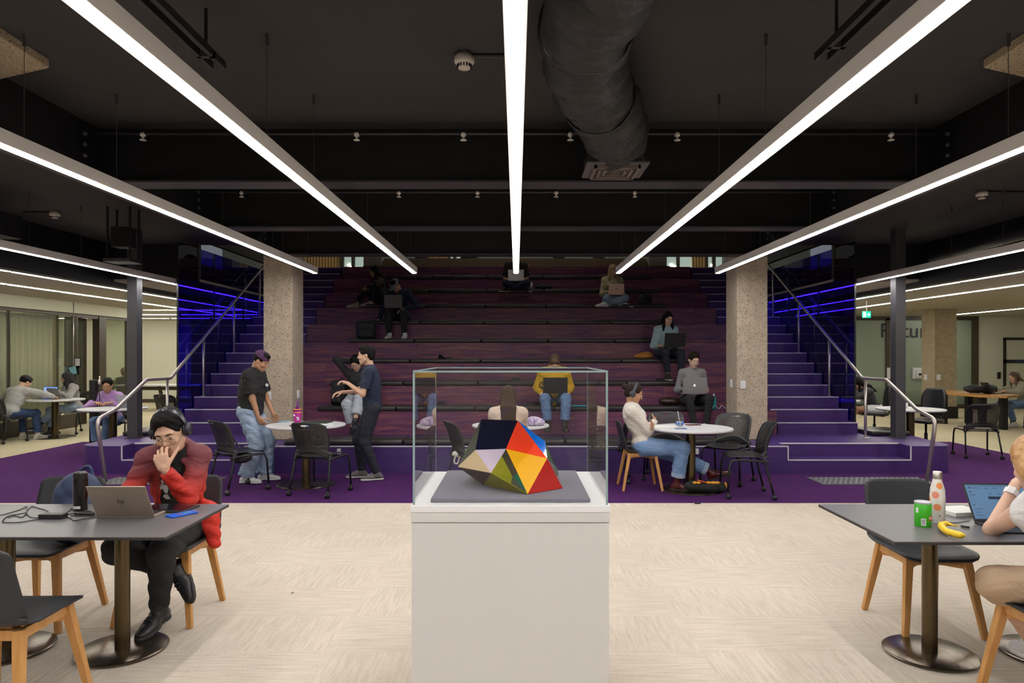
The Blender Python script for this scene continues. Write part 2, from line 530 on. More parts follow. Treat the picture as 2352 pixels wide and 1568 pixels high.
# ================================================================== implicit surfaces (bodies, clothes, bags)
class Field:
    """distance field on a regular grid; shapes are blended one after another"""
    def __init__(s, lo, hi, h):
        s.h = h
        s.lo = np.array(lo, float) - 3 * h
        n = np.ceil((np.array(hi, float) + 3 * h - s.lo) / h).astype(int) + 1
        s.n = n
        s.F = np.full(tuple(n), 1.0, np.float32)
        s.ax = [(s.lo[i] + h * np.arange(n[i])).astype(np.float32) for i in range(3)]
    def _block(s, lo, hi):
        i0 = np.clip(np.floor((lo - s.lo) / s.h).astype(int), 0, s.n - 1)
        i1 = np.clip(np.ceil((hi - s.lo) / s.h).astype(int) + 1, 1, s.n)
        if np.any(i1 - i0 < 1): return None
        sl = tuple(slice(a, b) for a, b in zip(i0, i1))
        X = s.ax[0][sl[0]][:, None, None]; Y = s.ax[1][sl[1]][None, :, None]; Z = s.ax[2][sl[2]][None, None, :]
        return sl, X, Y, Z
    def _put(s, sl, d, k, sub=False):
        a = s.F[sl]
        if sub:
            d = -d
            if k > 0:
                hh = np.clip(.5 - .5 * (a - d) / k, 0, 1); s.F[sl] = a * (1 - hh) + d * hh + k * hh * (1 - hh)
            else: s.F[sl] = np.maximum(a, d)
            return
        if k > 0:
            hh = np.clip(.5 + .5 * (a - d) / k, 0, 1)
            s.F[sl] = a * (1 - hh) + d * hh - k * hh * (1 - hh)
        else: s.F[sl] = np.minimum(a, d)
    def cone(s, a, b, ra, rb, k=.02, capa=False, capb=False, sub=False):
        a = np.array(a, float); b = np.array(b, float); m = max(ra, rb) + k + 3 * s.h
        B = s._block(np.minimum(a, b) - m, np.maximum(a, b) + m)
        if B is None: return
        sl, X, Y, Z = B
        ba = b - a; L2 = max(float(ba @ ba), 1e-9); L = math.sqrt(L2)
        px, py, pz = X - a[0], Y - a[1], Z - a[2]
        dt = px * ba[0] + py * ba[1] + pz * ba[2]
        t = np.clip(dt / L2, 0, 1)
        d = np.sqrt((px - ba[0] * t) ** 2 + (py - ba[1] * t) ** 2 + (pz - ba[2] * t) ** 2) - (ra + (rb - ra) * t)
        if capa: d = np.maximum(d, -dt / L)
        if capb: d = np.maximum(d, dt / L - L)
        s._put(sl, d, k, sub)
    def ell(s, c, r, R=None, k=.02, sub=False):
        c = np.array(c, float); r = np.array(r if hasattr(r, '__len__') else (r, r, r), float)
        m = r.max() + k + 3 * s.h
        B = s._block(c - m, c + m)
        if B is None: return
        sl, X, Y, Z = B
        px, py, pz = X - c[0], Y - c[1], Z - c[2]
        if R is not None:
            A = np.array(R)   # columns are the local axes
            qx = px * A[0, 0] + py * A[1, 0] + pz * A[2, 0]
            qy = px * A[0, 1] + py * A[1, 1] + pz * A[2, 1]
            qz = px * A[0, 2] + py * A[1, 2] + pz * A[2, 2]
        else: qx, qy, qz = px, py, pz
        k0 = np.sqrt((qx / r[0]) ** 2 + (qy / r[1]) ** 2 + (qz / r[2]) ** 2)
        k1 = np.sqrt((qx / r[0] ** 2) ** 2 + (qy / r[1] ** 2) ** 2 + (qz / r[2] ** 2) ** 2)
        d = k0 * (k0 - 1) / np.maximum(k1, 1e-6)
        d = np.where(k0 < .05, -r.min(), d)
        s._put(sl, d.astype(np.float32), k, sub)
    def rbox(s, c, half, r, R=None, k=.02):
        c = np.array(c, float); hf = np.array(half, float)
        m = np.linalg.norm(hf) + k + 3 * s.h
        B = s._block(c - m, c + m)
        if B is None: return
        sl, X, Y, Z = B
        px, py, pz = X - c[0], Y - c[1], Z - c[2]
        if R is not None:
            A = np.array(R)
            px, py, pz = px * A[0, 0] + py * A[1, 0] + pz * A[2, 0], px * A[0, 1] + py * A[1, 1] + pz * A[2, 1], px * A[0, 2] + py * A[1, 2] + pz * A[2, 2]
        qx, qy, qz = np.abs(px) - hf[0] + r, np.abs(py) - hf[1] + r, np.abs(pz) - hf[2] + r
        d = np.sqrt(np.maximum(qx, 0) ** 2 + np.maximum(qy, 0) ** 2 + np.maximum(qz, 0) ** 2) + np.minimum(np.maximum(np.maximum(qx, qy), qz), 0) - r
        s._put(sl, d.astype(np.float32), k)
    def halfspace(s, p, n, k=0.0):
        """cut away the side the normal points to"""
        p = np.array(p, float); n = np.array(n, float); n /= np.linalg.norm(n)
        d = (s.ax[0][:, None, None] - p[0]) * n[0] + (s.ax[1][None, :, None] - p[1]) * n[1] + (s.ax[2][None, None, :] - p[2]) * n[2]
        s.F = np.maximum(s.F, d.astype(np.float32))
    def cut(s, fn):
        d = fn(s.ax[0][:, None, None], s.ax[1][None, :, None], s.ax[2][None, None, :])
        s.F = np.maximum(s.F, -d.astype(np.float32))
    def wrinkle(s, amp, freq=20, ph=0.0):
        X, Y, Z = s.ax[0][:, None, None], s.ax[1][None, :, None], s.ax[2][None, None, :]
        f = freq
        w = .8 * np.sin(X * f * .45 + 1.3 + ph) + .8 * np.sin(Y * f * .5 + ph) 
        n = (1 - 2 * np.abs(np.sin(Z * f * 1.15 + w * 1.6 + X * f * .5 + .9 * np.sin(Y * f * .6)))) * .55 + np.sin(X * f * 1.1 - Z * f * .6 + 1.7 * np.sin(Y * f * .6 + ph)) * .3 + np.sin(Z * f * 2.6 + Y * f * 1.3 + 2 * np.sin(X * f * .7)) * .22
        s.F = s.F + (amp * n).astype(np.float32)
    def mesh(s):
        F = s.F; h = s.h; ins = F < 0
        c = ins[:-1, :-1, :-1].astype(np.int8)
        tot = np.zeros(tuple(s.n - 1), np.int8)
        for dx in (0, 1):
            for dy in (0, 1):
                for dz in (0, 1):
                    tot += ins[dx:s.n[0] - 1 + dx, dy:s.n[1] - 1 + dy, dz:s.n[2] - 1 + dz]
        I = np.argwhere((tot > 0) & (tot < 8))
        if len(I) == 0: return [], []
        idm = np.full(tuple(s.n - 1), -1, np.int64); idm[I[:, 0], I[:, 1], I[:, 2]] = np.arange(len(I))
        acc = np.zeros((len(I), 3)); cnt = np.zeros(len(I))
        for axis in range(3):
            o1, o2 = [q for q in range(3) if q != axis]
            for a in (0, 1):
                for b in (0, 1):
                    off = np.zeros(3, int); off[o1] = a; off[o2] = b
                    p0 = I + off; p1 = p0.copy(); p1[:, axis] += 1
                    v0 = F[p0[:, 0], p0[:, 1], p0[:, 2]].astype(float); v1 = F[p1[:, 0], p1[:, 1], p1[:, 2]].astype(float)
                    m = (v0 < 0) != (v1 < 0)
                    t = np.where(m, v0 / np.where(m, v0 - v1, 1), 0)
                    pos = off + np.zeros((len(I), 3)); pos[:, axis] += t
                    acc += pos * m[:, None]; cnt += m
        V = s.lo + h * (I + acc / cnt[:, None])
        faces = []
        for axis in range(3):
            o1, o2 = (axis + 1) % 3, (axis + 2) % 3
            n = s.n
            sa = [slice(0, n[0]), slice(0, n[1]), slice(0, n[2])]; sb = list(sa)
            sa[axis] = slice(0, n[axis] - 1); sb[axis] = slice(1, n[axis])
            A = ins[tuple(sa)]; Bq = ins[tuple(sb)]
            E = np.argwhere(A != Bq)
            E = E[(E[:, o1] > 0) & (E[:, o2] > 0) & (E[:, o1] < n[o1] - 1) & (E[:, o2] < n[o2] - 1)]
            if not len(E): continue
            st = A[E[:, 0], E[:, 1], E[:, 2]]
            def cid(d1, d2):
                q = E.copy(); q[:, o1] += d1; q[:, o2] += d2
                return idm[q[:, 0], q[:, 1], q[:, 2]]
            q = np.stack([cid(-1, -1), cid(0, -1), cid(0, 0), cid(-1, 0)], 1)
            q[~st] = q[~st][:, ::-1]
            faces.append(q)
        Fq = np.concatenate(faces)
        Fq = Fq[(Fq >= 0).all(1)]
        return V, Fq.tolist()
def join(*ms):
    vs = []; fs = []
    for v, f in ms:
        if len(v) == 0: continue
        b = sum(len(x) for x in vs)
        vs.append(np.asarray(v)); fs += [[i + b for i in q] for q in f]
    return (np.concatenate(vs), fs) if vs else ([], [])
# ================================================================== the room
PLAT = .37; RISE = .3628; SR = .1814
TF = [10.54 + .64 * i for i in range(9)]; TF[8] = 15.80
TOPZ = 3.64
GX = 5.33                       # blue glass balustrade walls

# floors
b = MB().box(-16, -5, -.1, 16, 7.38, 0)
structure(b.build('floor', M_CARPET))
b = MB().box(-8, 7.38, -.1, 8, 12.6, 0)
structure(b.build('floor_purple', M_PURPLE))
b = MB().box(-16, 7.38, -.1, -8, 26, 0).box(8, 7.38, -.1, 16, 26, 0).box(-8, 12.6, -.1, 8, 26, 0)
structure(b.build('floor_office', M_CARPET2))

# black ceiling and bulkheads
structure(MB().box(-6.75, -5, 3.45, 6.75, 9.4, 3.55).build('ceiling', M_CEIL))
structure(MB().box(-6.75, 9.4, 3.45, -3.45, 11.5, 3.55).build('ceiling_left', M_CEIL))
structure(MB().box(3.45, 9.4, 3.45, 6.75, 11.5, 3.55).build('ceiling_right', M_CEIL))
for sx, nm in ((-1, 'left'), (1, 'right')):
    x0, x1 = sorted((sx * 6.75, sx * 6.95))
    structure(MB().box(x0, -5, 2.75, x1, 26, 3.55).build('wall_bulkhead_' + nm, M_BLACK))
    x0, x1 = sorted((sx * 16, sx * 6.75))
    x0, x1 = sorted((sx * 6.76, sx * 16))
    structure(MB().box(x0, -5, 2.76, x1, 26, 2.9).build('ceiling_office_' + nm, M_OCEIL))
    x0, x1 = sorted((sx * (GX - .02), sx * 6.75))
    structure(MB().box(x0, 11.45, 2.83, x1, 26, 2.87).build('ceiling_under_stair_' + nm, M_OCEIL))
    structure(MB().box(x0, 11.4, 2.87, x1, 11.5, 3.55).build('wall_over_stair_' + nm, M_BLACK))
structure(MB().box(-16.1, -5, 0, -16, 26, 2.9).build('wall_left', M_CREAM))
structure(MB().box(16, -5, 0, 16.1, 26, 2.9).build('wall_right', M_CREAM))
structure(MB().box(-16, -5.1, 0, 16, -5, 3.55).build('wall_front', mat('grey_wall', (.25, .24, .23), .8)))
structure(MB().box(-16, 23, 0, -10.9, 23.1, 2.9).build('wall_back_left', M_CREAM))
structure(MB().box(-10.9, 22.9, 0, -4.1, 23.1, 2.9).build('wall_back_left_dark', M_BLACK))
structure(MB().box(4.1, 21.0, 0, 16, 21.1, 2.9).build('wall_back_right', M_CREAM))
structure(MB().box(-16, 22.96, 0, -10.9, 23, .12).build('baseboard_back_left', M_DBROWN))
# longitudinal black girders on both sides of the middle bay, with bolts
for sx, nm in ((-1, 'left'), (1, 'right')):
    g = root('ceiling_girder', (sx * 3.42, 2, 3.0), 'long black girder between the middle bay and the %s' % {'left': 'glass room side', 'right': 'exit sign side'}[nm], 'beam')
    MB().box(sx * 3.42 - .01, -5, 3.0, sx * 3.42 + .01, 9.62, 3.45).build('web', M_BEAM, g)
    MB().box(sx * 3.42 - .09, -5, 2.985, sx * 3.42 + .09, 9.62, 3.0).build('flange', M_FLANGE, g)
    for d in (5.36, 7.28, 9.2):
        for k in range(4):
            MB().ell((sx * 3.39, d, 3.34 - k * .085), .022, 8, 6).build('bolt', M_FLANGE, g, True)
def cross_beam(y, label, yn):
    g = root('ceiling_beam', (0, y, 3.0), label, 'beam')
    MB().box(-3.40, y - .01, 3.0, 3.40, y + .01, 3.45).build('web', M_BEAM, g)
    MB().box(-3.40, y - .13, 2.985, 3.40, y + .10, 3.0).build('flange', M_FLANGE, g)
cross_beam(5.60, 'black steel cross beam nearest the camera, behind the ceiling vent', 0)
cross_beam(7.55, 'black steel cross beam, second from the camera', 0)
cross_beam(9.55, 'black steel cross beam in front of the seating steps', 0)
# sprinkler pipes under the ceiling
for y, z, n, ln in ((5.43, 3.36, 8, 'first'), (7.38, 3.36, 7, 'second')):
    g = root('sprinkler_pipe', (0, y, z), 'thin sprinkler pipe along the %s cross beam from the camera' % ln, 'pipe')
    MB().tube([(-3.35, y, z), (3.35, y, z)], .012, 8).build('pipe', M_FLANGE, g, True)
    for k in range(n):
        x = -2.97 + k * .85
        MB().lathe([(.012, .0), (.022, -.01), (.022, -.03), (.01, -.035), (.01, -.055), (.026, -.06), (.026, -.064), (0, -.064)], (x, y, z + .01), 10).build('sprinkler_head', M_LAMPB, g, True)
# void over the seating: dark upper walls and high ceiling
structure(MB().box(-GX - .1, 9.64, 3.55, -GX, 16.35, 6.2).build('wall_void_left', M_BLACK))
structure(MB().box(GX, 9.64, 3.55, GX + .1, 16.35, 6.2).build('wall_void_right', M_BLACK))
structure(MB().box(-9, 9.5, 6.2, 9, 27, 6.3).build('ceiling_void', M_BLACK))
structure(MB().box(-9, 9.4, 3.55, 9, 9.5, 6.3).build('wall_void_front', M_BLACK))

# ---------------- platform of purple vinyl with cut-in steps
def arc(cx, cy, r, a0, a1, n=8):
    return [(cx + r * math.cos(a0 + (a1 - a0) * i / n), cy + r * math.sin(a0 + (a1 - a0) * i / n)) for i in range(n + 1)]
YF = 9.22; YB = 11.1; PX = 5.95
poly = [(-3.67, YF), (3.67, YF), (3.67, YF + .31), (5.33, YF + .31), (5.33, YF)]
poly += arc(PX - .25, YF + .25, .25, -PI / 2, 0)
poly += [(6.05, 10.6), (6.05, YB), (-6.05, YB), (-6.05, 10.6)]
poly += arc(-PX + .25, YF + .25, .25, PI, 1.5 * PI)
poly += [(-5.33, YF), (-5.33, YF + .31), (-3.67, YF + .31)]
pl = root('purple_platform', (0, YF, 0), 'low purple vinyl platform under the seating steps and both stairs', 'platform')
MB().prism(poly, 0, PLAT).build('platform_body', M_VINYL, pl)
for s in (-1, 1):
    x0, x1 = sorted((s * 3.67, s * 5.33))
    MB().box(x0, YF + .002, 0, x1, YF + .31, PLAT / 2).build('lower_step', M_VINYL, pl)
    m = MB().box(x0, YF - .004, PLAT / 2 - .012, x1, YF + .02, PLAT / 2 + .002).box(s * 5.33 - .008, YF - .004, PLAT / 2, s * 5.33 + .008, YF + .01, PLAT).box(s * 3.67 - .008, YF - .004, PLAT / 2, s * 3.67 + .008, YF + .01, PLAT)
    m.box(x0 - .0, YF + .30, PLAT - .012, x1, YF + .335, PLAT + .003)
    m.build('nosing_strip', M_NOSE, pl)
MB().box(-3.67, YF - .004, PLAT - .012, 3.67, YF + .014, PLAT + .003).build('nosing_strip', M_NOSE, pl)

# ---------------- stairs
for s, nm in ((-1, 'left'), (1, 'right')):
    st = root('staircase', (s * 4.67, 10.6, PLAT), 'purple staircase with white edges beside the %s' % {'left': 'person in the black t-shirt', 'right': 'exit sign'}[nm], 'stairs')
    for k in range(18):
        y = 10.6 + .31 * k; z1 = PLAT + SR * (k + 1)
        xo = 5.30 if k else 5.36
        x0, x1 = sorted((s * 4.06 if k < 2 else s * 4.03, s * 5.30))
        MB().box(x0, y, z1 - SR, x1, y + (.33 if k < 17 else .6), z1).build('step', M_VINYL, st)
        MB().box(x0, y - .005, z1 - .012, x1, y + .022, z1 + .003).build('nosing_strip', M_NOSE, st)
    # landing between upper floor and stair

# ---------------- tiered wooden seating
ts = root('tiered_seating', (0, TF[0], PLAT), 'wide bank of purple stained wooden seating steps between the two stairs', 'seating steps')
for i in range(9):
    z0 = PLAT + RISE * i; z1 = z0 + RISE if i < 8 else TOPZ
    y1 = TF[i + 1] + .02 if i < 8 else 16.4
    MB().box(-4.02, TF[i], z0, 4.02, y1, z1).build('seating_step', M_PWOOD, ts)
# cushions
n_c = 0
ordn = ['lowest', 'second', 'third', 'fourth', 'fifth', 'sixth', 'seventh', 'eighth']
where = ['fifth', 'fourth', 'third', 'second', 'first']
def rounded_slab(x0, y0, z0, x1, y1, z1, name, material, parent=None, bev=.02, seg=3):
    o = MB().box(x0, y0, z0, x1, y1, z1).build(name, material, parent, bevel=bev, seg=seg)
    o.data.polygons.foreach_set('use_smooth', [True] * len(o.data.polygons))
    return o
for i in range(8):
    z = PLAT + RISE * (i + 1)
    for k in range(5):
        x0 = -3.08 + 1.22 * k + .01 * (i % 3)
        o = rounded_slab(x0 + .004, TF[i] - .03, z + .001, x0 + 1.216, TF[i] + .46, z + .078, 'seat_cushion', M_CUSH, bev=.026)
        tag(o, 'black cushion on the %s seating step, %s from the teal bottle end' % (ordn[i], where[k]), 'cushion', 'black cushions on the seating steps')
for k, (xa, xb) in enumerate(((-3.17, -1.55), (-1.54, -.10), (-.09, .66), (.67, 1.9), (1.91, 3.2))):
    o = rounded_slab(xa, YF + .06, PLAT + .001, xb, YF + .58, PLAT + .075, 'bench_cushion', M_CUSH, bev=.028)
    tag(o, 'thick black cushion on the purple platform, ' + where[k] + ' from the banana side', 'cushion', 'black cushions on the platform')
for s, nm in ((-1, 'left'), (1, 'right')):
    x0, x1 = sorted((s * 5.40, s * 5.98))
    o = rounded_slab(x0, 10.35, PLAT + .001, x1, 11.05, PLAT + .075, 'bench_cushion', M_CUSH, bev=.028)
    tag(o, 'black cushion behind the steel post on the %s side' % {'left': 'glass room', 'right': 'exit sign'}[nm], 'cushion')
# cable outlets on the seating risers
for (px, py, i) in ((1514, 871, 2), (1334, 822, 3), (1482, 778, 4), (1032, 822, 3), (1183, 778, 4), (1016, 924, 1), (1184, 870, 2)):
    p = P(px, py, TF[i])
    m = MB().prism([(math.cos(a) * .022 + (.045 if math.cos(a) > 0 else -.045), math.sin(a) * .022) for a in [2 * PI * (j + .5) / 16 for j in range(16)]], -.006, .006, T=Matrix.Translation((p.x, TF[i] - .004, p.z)) @ Matrix.Rotation(PI / 2, 4, 'X'))
    tag(m.build('cable_outlet', M_BLACKPL), {1514: 'oval black cable outlet above the person in grey, third seating step', 1334: 'oval black cable outlet above the person in yellow, fourth seating step', 1482: 'oval black cable outlet on the fifth step beside the person in pale blue', 1032: 'oval black cable outlet on the fourth step near the pointed black bag', 1183: 'oval black cable outlet on the fifth step in line with the middle lamp', 1016: 'oval black cable outlet on the second step behind the glass case', 1184: 'oval black cable outlet on the third step in line with the middle lamp'}[px], 'outlet')

# ---------------- columns
def column(x0, x1, y0, y1, z0, z1, label, material, name='concrete_column'):
    o = MB().box(x0, y0, z0, x1, y1, z1).build(name, material, bevel=.012, seg=2)
    return tag(o, label, 'column')
column(-3.67, -3.25, 9.9, 10.42, PLAT, 3.45, 'speckled concrete column behind the round table with the magenta tumbler', M_CONC)
column(3.2, 3.645, 9.9, 10.42, PLAT, 3.45, 'speckled concrete column behind the round table with the iced coffee', M_CONC)
c0 = MB().box(10.25, 17.2, 0, 10.95, 17.95, 2.76)
# a turned column in the office on the right
T = Matrix.Translation((10.82, 17.48, 0))
o = MB().box(-.28, -.28, 0, .28, .28, 2.76, T=T).build('concrete_column', M_CONC2, bevel=.01)
tag(o, 'brown speckled concrete column before the Returns wall', 'column')
o = MB().box(-.30, -.30, 0, .30, .30, .3, T=T).build('column_skirting', M_BLACK)
tag(o, 'black skirting around the foot of the brown office column', 'skirting')
# concrete drop panels in the black ceiling
for s, nm in ((-1, 'left'), (1, 'right')):
    pl4 = [(s * 2.93, 4.28), (s * 2.9, 3.1), (s * 4.6, 3.1), (s * 4.6, 4.95)]
    if s < 0: pl4 = pl4[::-1]
    o = MB().prism(pl4, 3.40, 3.46).build('concrete_ceiling_patch', M_CONC2)
    tag(o, 'bare concrete patch in the black ceiling above the %s' % {'left': 'red jacket person', 'right': 'banana table'}[nm], 'concrete panel')

# white switch plates and sockets on the columns
def plate(p, w, h, side, label, name='switch_plate'):
    x, y, z = p
    if side == 'front': m = MB().box(x - w / 2, y - .02, z - h / 2, x + w / 2, y, z + h / 2).box(x - w * .2, y - .024, z - h * .22, x + w * .2, y - .02, z + h * .22)
    elif side == 'left': m = MB().box(x - .02, y - w / 2, z - h / 2, x, y + w / 2, z + h / 2).box(x - .024, y - w * .2, z - h * .22, x - .02, y + w * .2, z + h * .22)
    else: m = MB().box(x, y - w / 2, z - h / 2, x + .02, y + w / 2, z + h / 2).box(x + .02, y - w * .2, z - h * .22, x + .024, y + w * .2, z + h * .22)
    return tag(m.build(name, M_OUTLET, bevel=.003), label, 'switch plate')
plate(P(1706, 883, 9.9), .072, .115, 'front', 'white switch plate on the front of the column by the teal bottle')
plate((3.2, 10.15, 1.18), .075, .115, 'left', 'white switch plate on the inner side of the column by the teal bottle')
plate(P(618, 909, 9.9), .072, .115, 'front', 'white switch plate on the column front behind the person in black t-shirt')
plate((-3.25, 10.15, 1.02), .075, .115, 'right', 'white switch plate on the column side above the magenta tumbler')
plate(P(779, 1036, YF), .05, .075, 'front', 'white power socket on the platform face behind the magenta tumbler table', 'power_socket')
plate(P(1600, 1036, YF), .05, .075, 'front', 'white power socket on the platform face behind the iced coffee table', 'power_socket')
plate((-4.62, 8.0, 1.1), .01, .01, 'front', 'x') if False else None

# ---------------- blue glass walls, posts and handrails
for s, nm in ((-1, 'left'), (1, 'right')):
    o = MB().box(s * GX - .012, 10.74, .0, s * GX + .012, 16.6, 3.38).build('glass_wall_' + nm, M_BLUEG)
    o.name = 'wall_glass_' + nm; structure(o)
    m = MB()
    for k in range(0, 5):
        m.box(s * GX - .013, 10.735 + k * 1.3, .37, s * GX + .013, 10.745 + k * 1.3, 3.38)
    for zz in (1.2, 2.1, 3.0):
        m.box(s * GX - .0125, 10.74, zz, s * GX + .0125, 16.6, zz + .006)
    structure(m.build('trim_glass_' + nm, M_BLACK))
    post = root('steel_post', (s * 5.655, 10.12, PLAT), 'square charcoal steel post on the platform near the %s' % {'left': 'person in lilac', 'right': 'exit sign'}[nm], 'post')
    MB().box(s * 5.655 - .075, 10.04, PLAT + .01, s * 5.655 + .075, 10.19, 3.45).build('shaft', M_POST, post, bevel=.006)
    MB().box(s * 5.655 - .1, 10.01, PLAT, s * 5.655 + .1, 10.22, PLAT + .012).build('base_plate', M_POST, post)
    # handrail
    X = s * 5.18
    pts = [(X, 8.61, 0.0), (X, 8.43, .80), (X, 8.84, .90), (X, 9.56, 1.254), (X, 10.22, 1.25), (X, 14.0, 3.42), (X, 16.0, 4.6)]
    path = []
    for i, p in enumerate(pts):
        p = Vector(p)
        if 0 < i < len(pts) - 1:
            a = (Vector(pts[i - 1]) - p).normalized(); c = (Vector(pts[i + 1]) - p).normalized()
            r = .10 if i == 1 else .035
            for t in (0, .25, .5, .75, 1):
                path.append(p + a * r * (1 - t) ** 2 + c * r * t ** 2)
        else: path.append(p)
    rail = root('handrail', (X, 8.6, 0), 'brushed steel handrail climbing the stair on the %s side' % {'left': 'glass room', 'right': 'exit sign'}[nm], 'handrail')
    MB().tube(path, .0245, 14).build('rail', M_STEEL, rail, True)
    for (d, zb, zt) in ((10.13, PLAT, 1.235), (11.30, PLAT + 3 * SR, 1.86), (12.52, PLAT + 7 * SR, 2.56), (13.78, PLAT + 11 * SR, 3.28), (15.0, PLAT + 15 * SR, 3.99)):
        MB().tube([(X, d, zb), (X, d, zt)], .02, 12).lathe([(.045, 0), (.045, .008), (.02, .01)], (X, d, zb), 12).build('baluster', M_STEEL, rail, True)
    # tactile stud mats before the steps
    k0 = MB()
    xa = s * 4.5
    k0.box(xa - .72, 8.42, .001, xa + .72, 8.92, .006)
    mt = root('tactile_mat', (xa, 8.67, 0), 'grey studded strip on the purple carpet near the %s' % {'left': 'red jacket person', 'right': 'floral bottle'}[nm], 'floor mat')
    k0.build('mat_base', mat('grey_tactile', (.085, .085, .095), .6), mt)
    k1 = MB()
    for i in range(22):
        for j in range(8):
            cx, cy = xa - .69 + i * .0655 + (.03 if j % 2 else 0), 8.45 + j * .062
            k1.lathe([(.019, .006), (.014, .011), (0, .011)], (cx, cy, 0), 6)
    st_ = k1.build('studs', mat('light_grey_stud', (.20, .20, .21), .5), mt); st_['kind'] = 'stuff'

# ---------------- suspended linear lamps
M_LEDS = M_LED
def lamp(x, y0, y1, label, z=2.75, wires=(), material=M_LED):
    g = root('linear_lamp', (x, (y0 + y1) / 2, z), label, 'ceiling light', 'suspended linear lamps')
    w, h = .042, .085
    MB().box(x - w, y0, z + .004, x + w, y1, z + h).build('housing', M_LAMPB, g, bevel=.002)
    MB().box(x - .026, y0 + .01, z - .001, x + .026, y1 - .004, z + .006).build('diffuser', material, g)
    for yw in wires:
        MB().tube([(x, yw, z + h), (x, yw, 3.45)], .0022, 5).lathe([(.010, 3.38), (.010, 3.45)], (x, yw, 0), 8).build('suspension_wire', M_WIRE, g)
WY = (2.1, 3.94, 4.85, 6.6, 8.3, 9.3)
lamp(-.004, -4.5, 9.64, 'long thin suspended white lamp straight over the glass case', wires=(1.2, 9.3))
lamp(-1.44, -4.5, 9.64, 'long suspended lamp beside the middle one, on the smoke detector side', wires=WY)
lamp(1.44, -4.5, 9.64, 'long suspended lamp beside the middle one, on the flexible duct side', wires=WY)
lamp(-2.84, -4.5, 9.64, 'long suspended lamp ending at the column by the magenta tumbler', wires=WY)
lamp(2.84, -4.5, 9.64, 'long suspended lamp ending at the column by the iced coffee', wires=WY)
for s, nm in ((-1, 'left'), (1, 'right')):
    lamp(s * 5.42, -2, 14.6, 'long suspended lamp passing the steel post on the %s side' % {'left': 'glass room', 'right': 'exit sign'}[nm], z=2.72, wires=(3.9, 5.9, 7.6, 8.5, 9.8))
# recessed office strips; left outer row is added to brighten the glass room
for s, nm in ((-1, 'left'), (1, 'right')):
    for r, x in enumerate((7.02, 8.35, 12.6 if s > 0 else 11.4)):
        for k in range(12):
            y0 = 5.6 + 1.31 * k + (.4 if r % 2 else 0) + (.0 if r < 2 else .25)
            if y0 > 20 or (r == 2 and ((s < 0 and y0 > 14.5) or (s > 0 and y0 < 13))): continue
            o = MB().box(s * x - .03, y0, 2.752, s * x + .03, y0 + 1.22, 2.762).build('office_strip_light', M_OLED)
            tag(o, 'strip light over the %s, %s row, %s from the camera' % ({'left': 'glass room side', 'right': 'exit sign side'}[nm], ['inner', 'second', 'outer'][r], ['first', 'second', 'third', 'fourth', 'fifth', 'sixth', 'seventh', 'eighth', 'ninth', 'tenth', 'eleventh', 'twelfth'][k]), 'ceiling light', 'office strip lights')

# ---------------- ceiling clutter
def smoke(x, y, label, run):
    g = root('smoke_detector', (x, y, 3.42), label, 'smoke detector')
    MB().lathe([(.05, 3.45), (.052, 3.435), (.062, 3.43), (.062, 3.40), (.05, 3.385), (.04, 3.383), (.036, 3.36), (.0, 3.356)][::-1], (x, y, 0), 24).build('case', mat('detector_white', (.6, .55, .48), .5), g, True)
    m = MB()
    for k in range(14):
        a = 2 * PI * k / 14
        m.box(-.0035, .039, 3.366, .0035, .047, 3.384, T=Matrix.Translation((x, y, 0)) @ Matrix.Rotation(a, 4, 'Z'))
    m.build('vent_slots', M_BLACK, g)
    MB().tube([(x, y, 3.44), (x + run, y, 3.44)], .012, 8).build('conduit', M_BEAM, g)
smoke(-.32, 4.2, 'round white smoke detector beside the middle lamp', .28)
smoke(-5.95, 8.8, 'round white smoke detector on the glass room side of the ceiling', -.4)
smoke(5.25, 7.7, 'round white smoke detector on the exit sign side of the ceiling', .5)
for s, nm, ye in ((-1, 'left', 3.8), (1, 'right', 3.69)):
    g = root('ceiling_track', (s * 1.7, 2.5, 3.2), 'pair of thin black hanging tracks on the %s side' % {'left': 'smoke detector', 'right': 'flexible duct'}[nm], 'track')
    x = s * 1.66
    MB().box(x - .05, 0, 3.19, x - .025, ye, 3.23).build('track_bar', M_BLACK, g)
    MB().box(x + .02, 0, 3.19, x + .045, ye, 3.23).build('track_bar', M_BLACK, g)
    MB().tube([(x, ye - .15, 3.45), (x, ye - .15, 3.2)], .009, 8).build('hanger_rod', M_BLACK, g)
    MB().cbox((x, ye - .15, 3.205), (.09, .025, .03)).build('clamp', M_FLANGE, g)

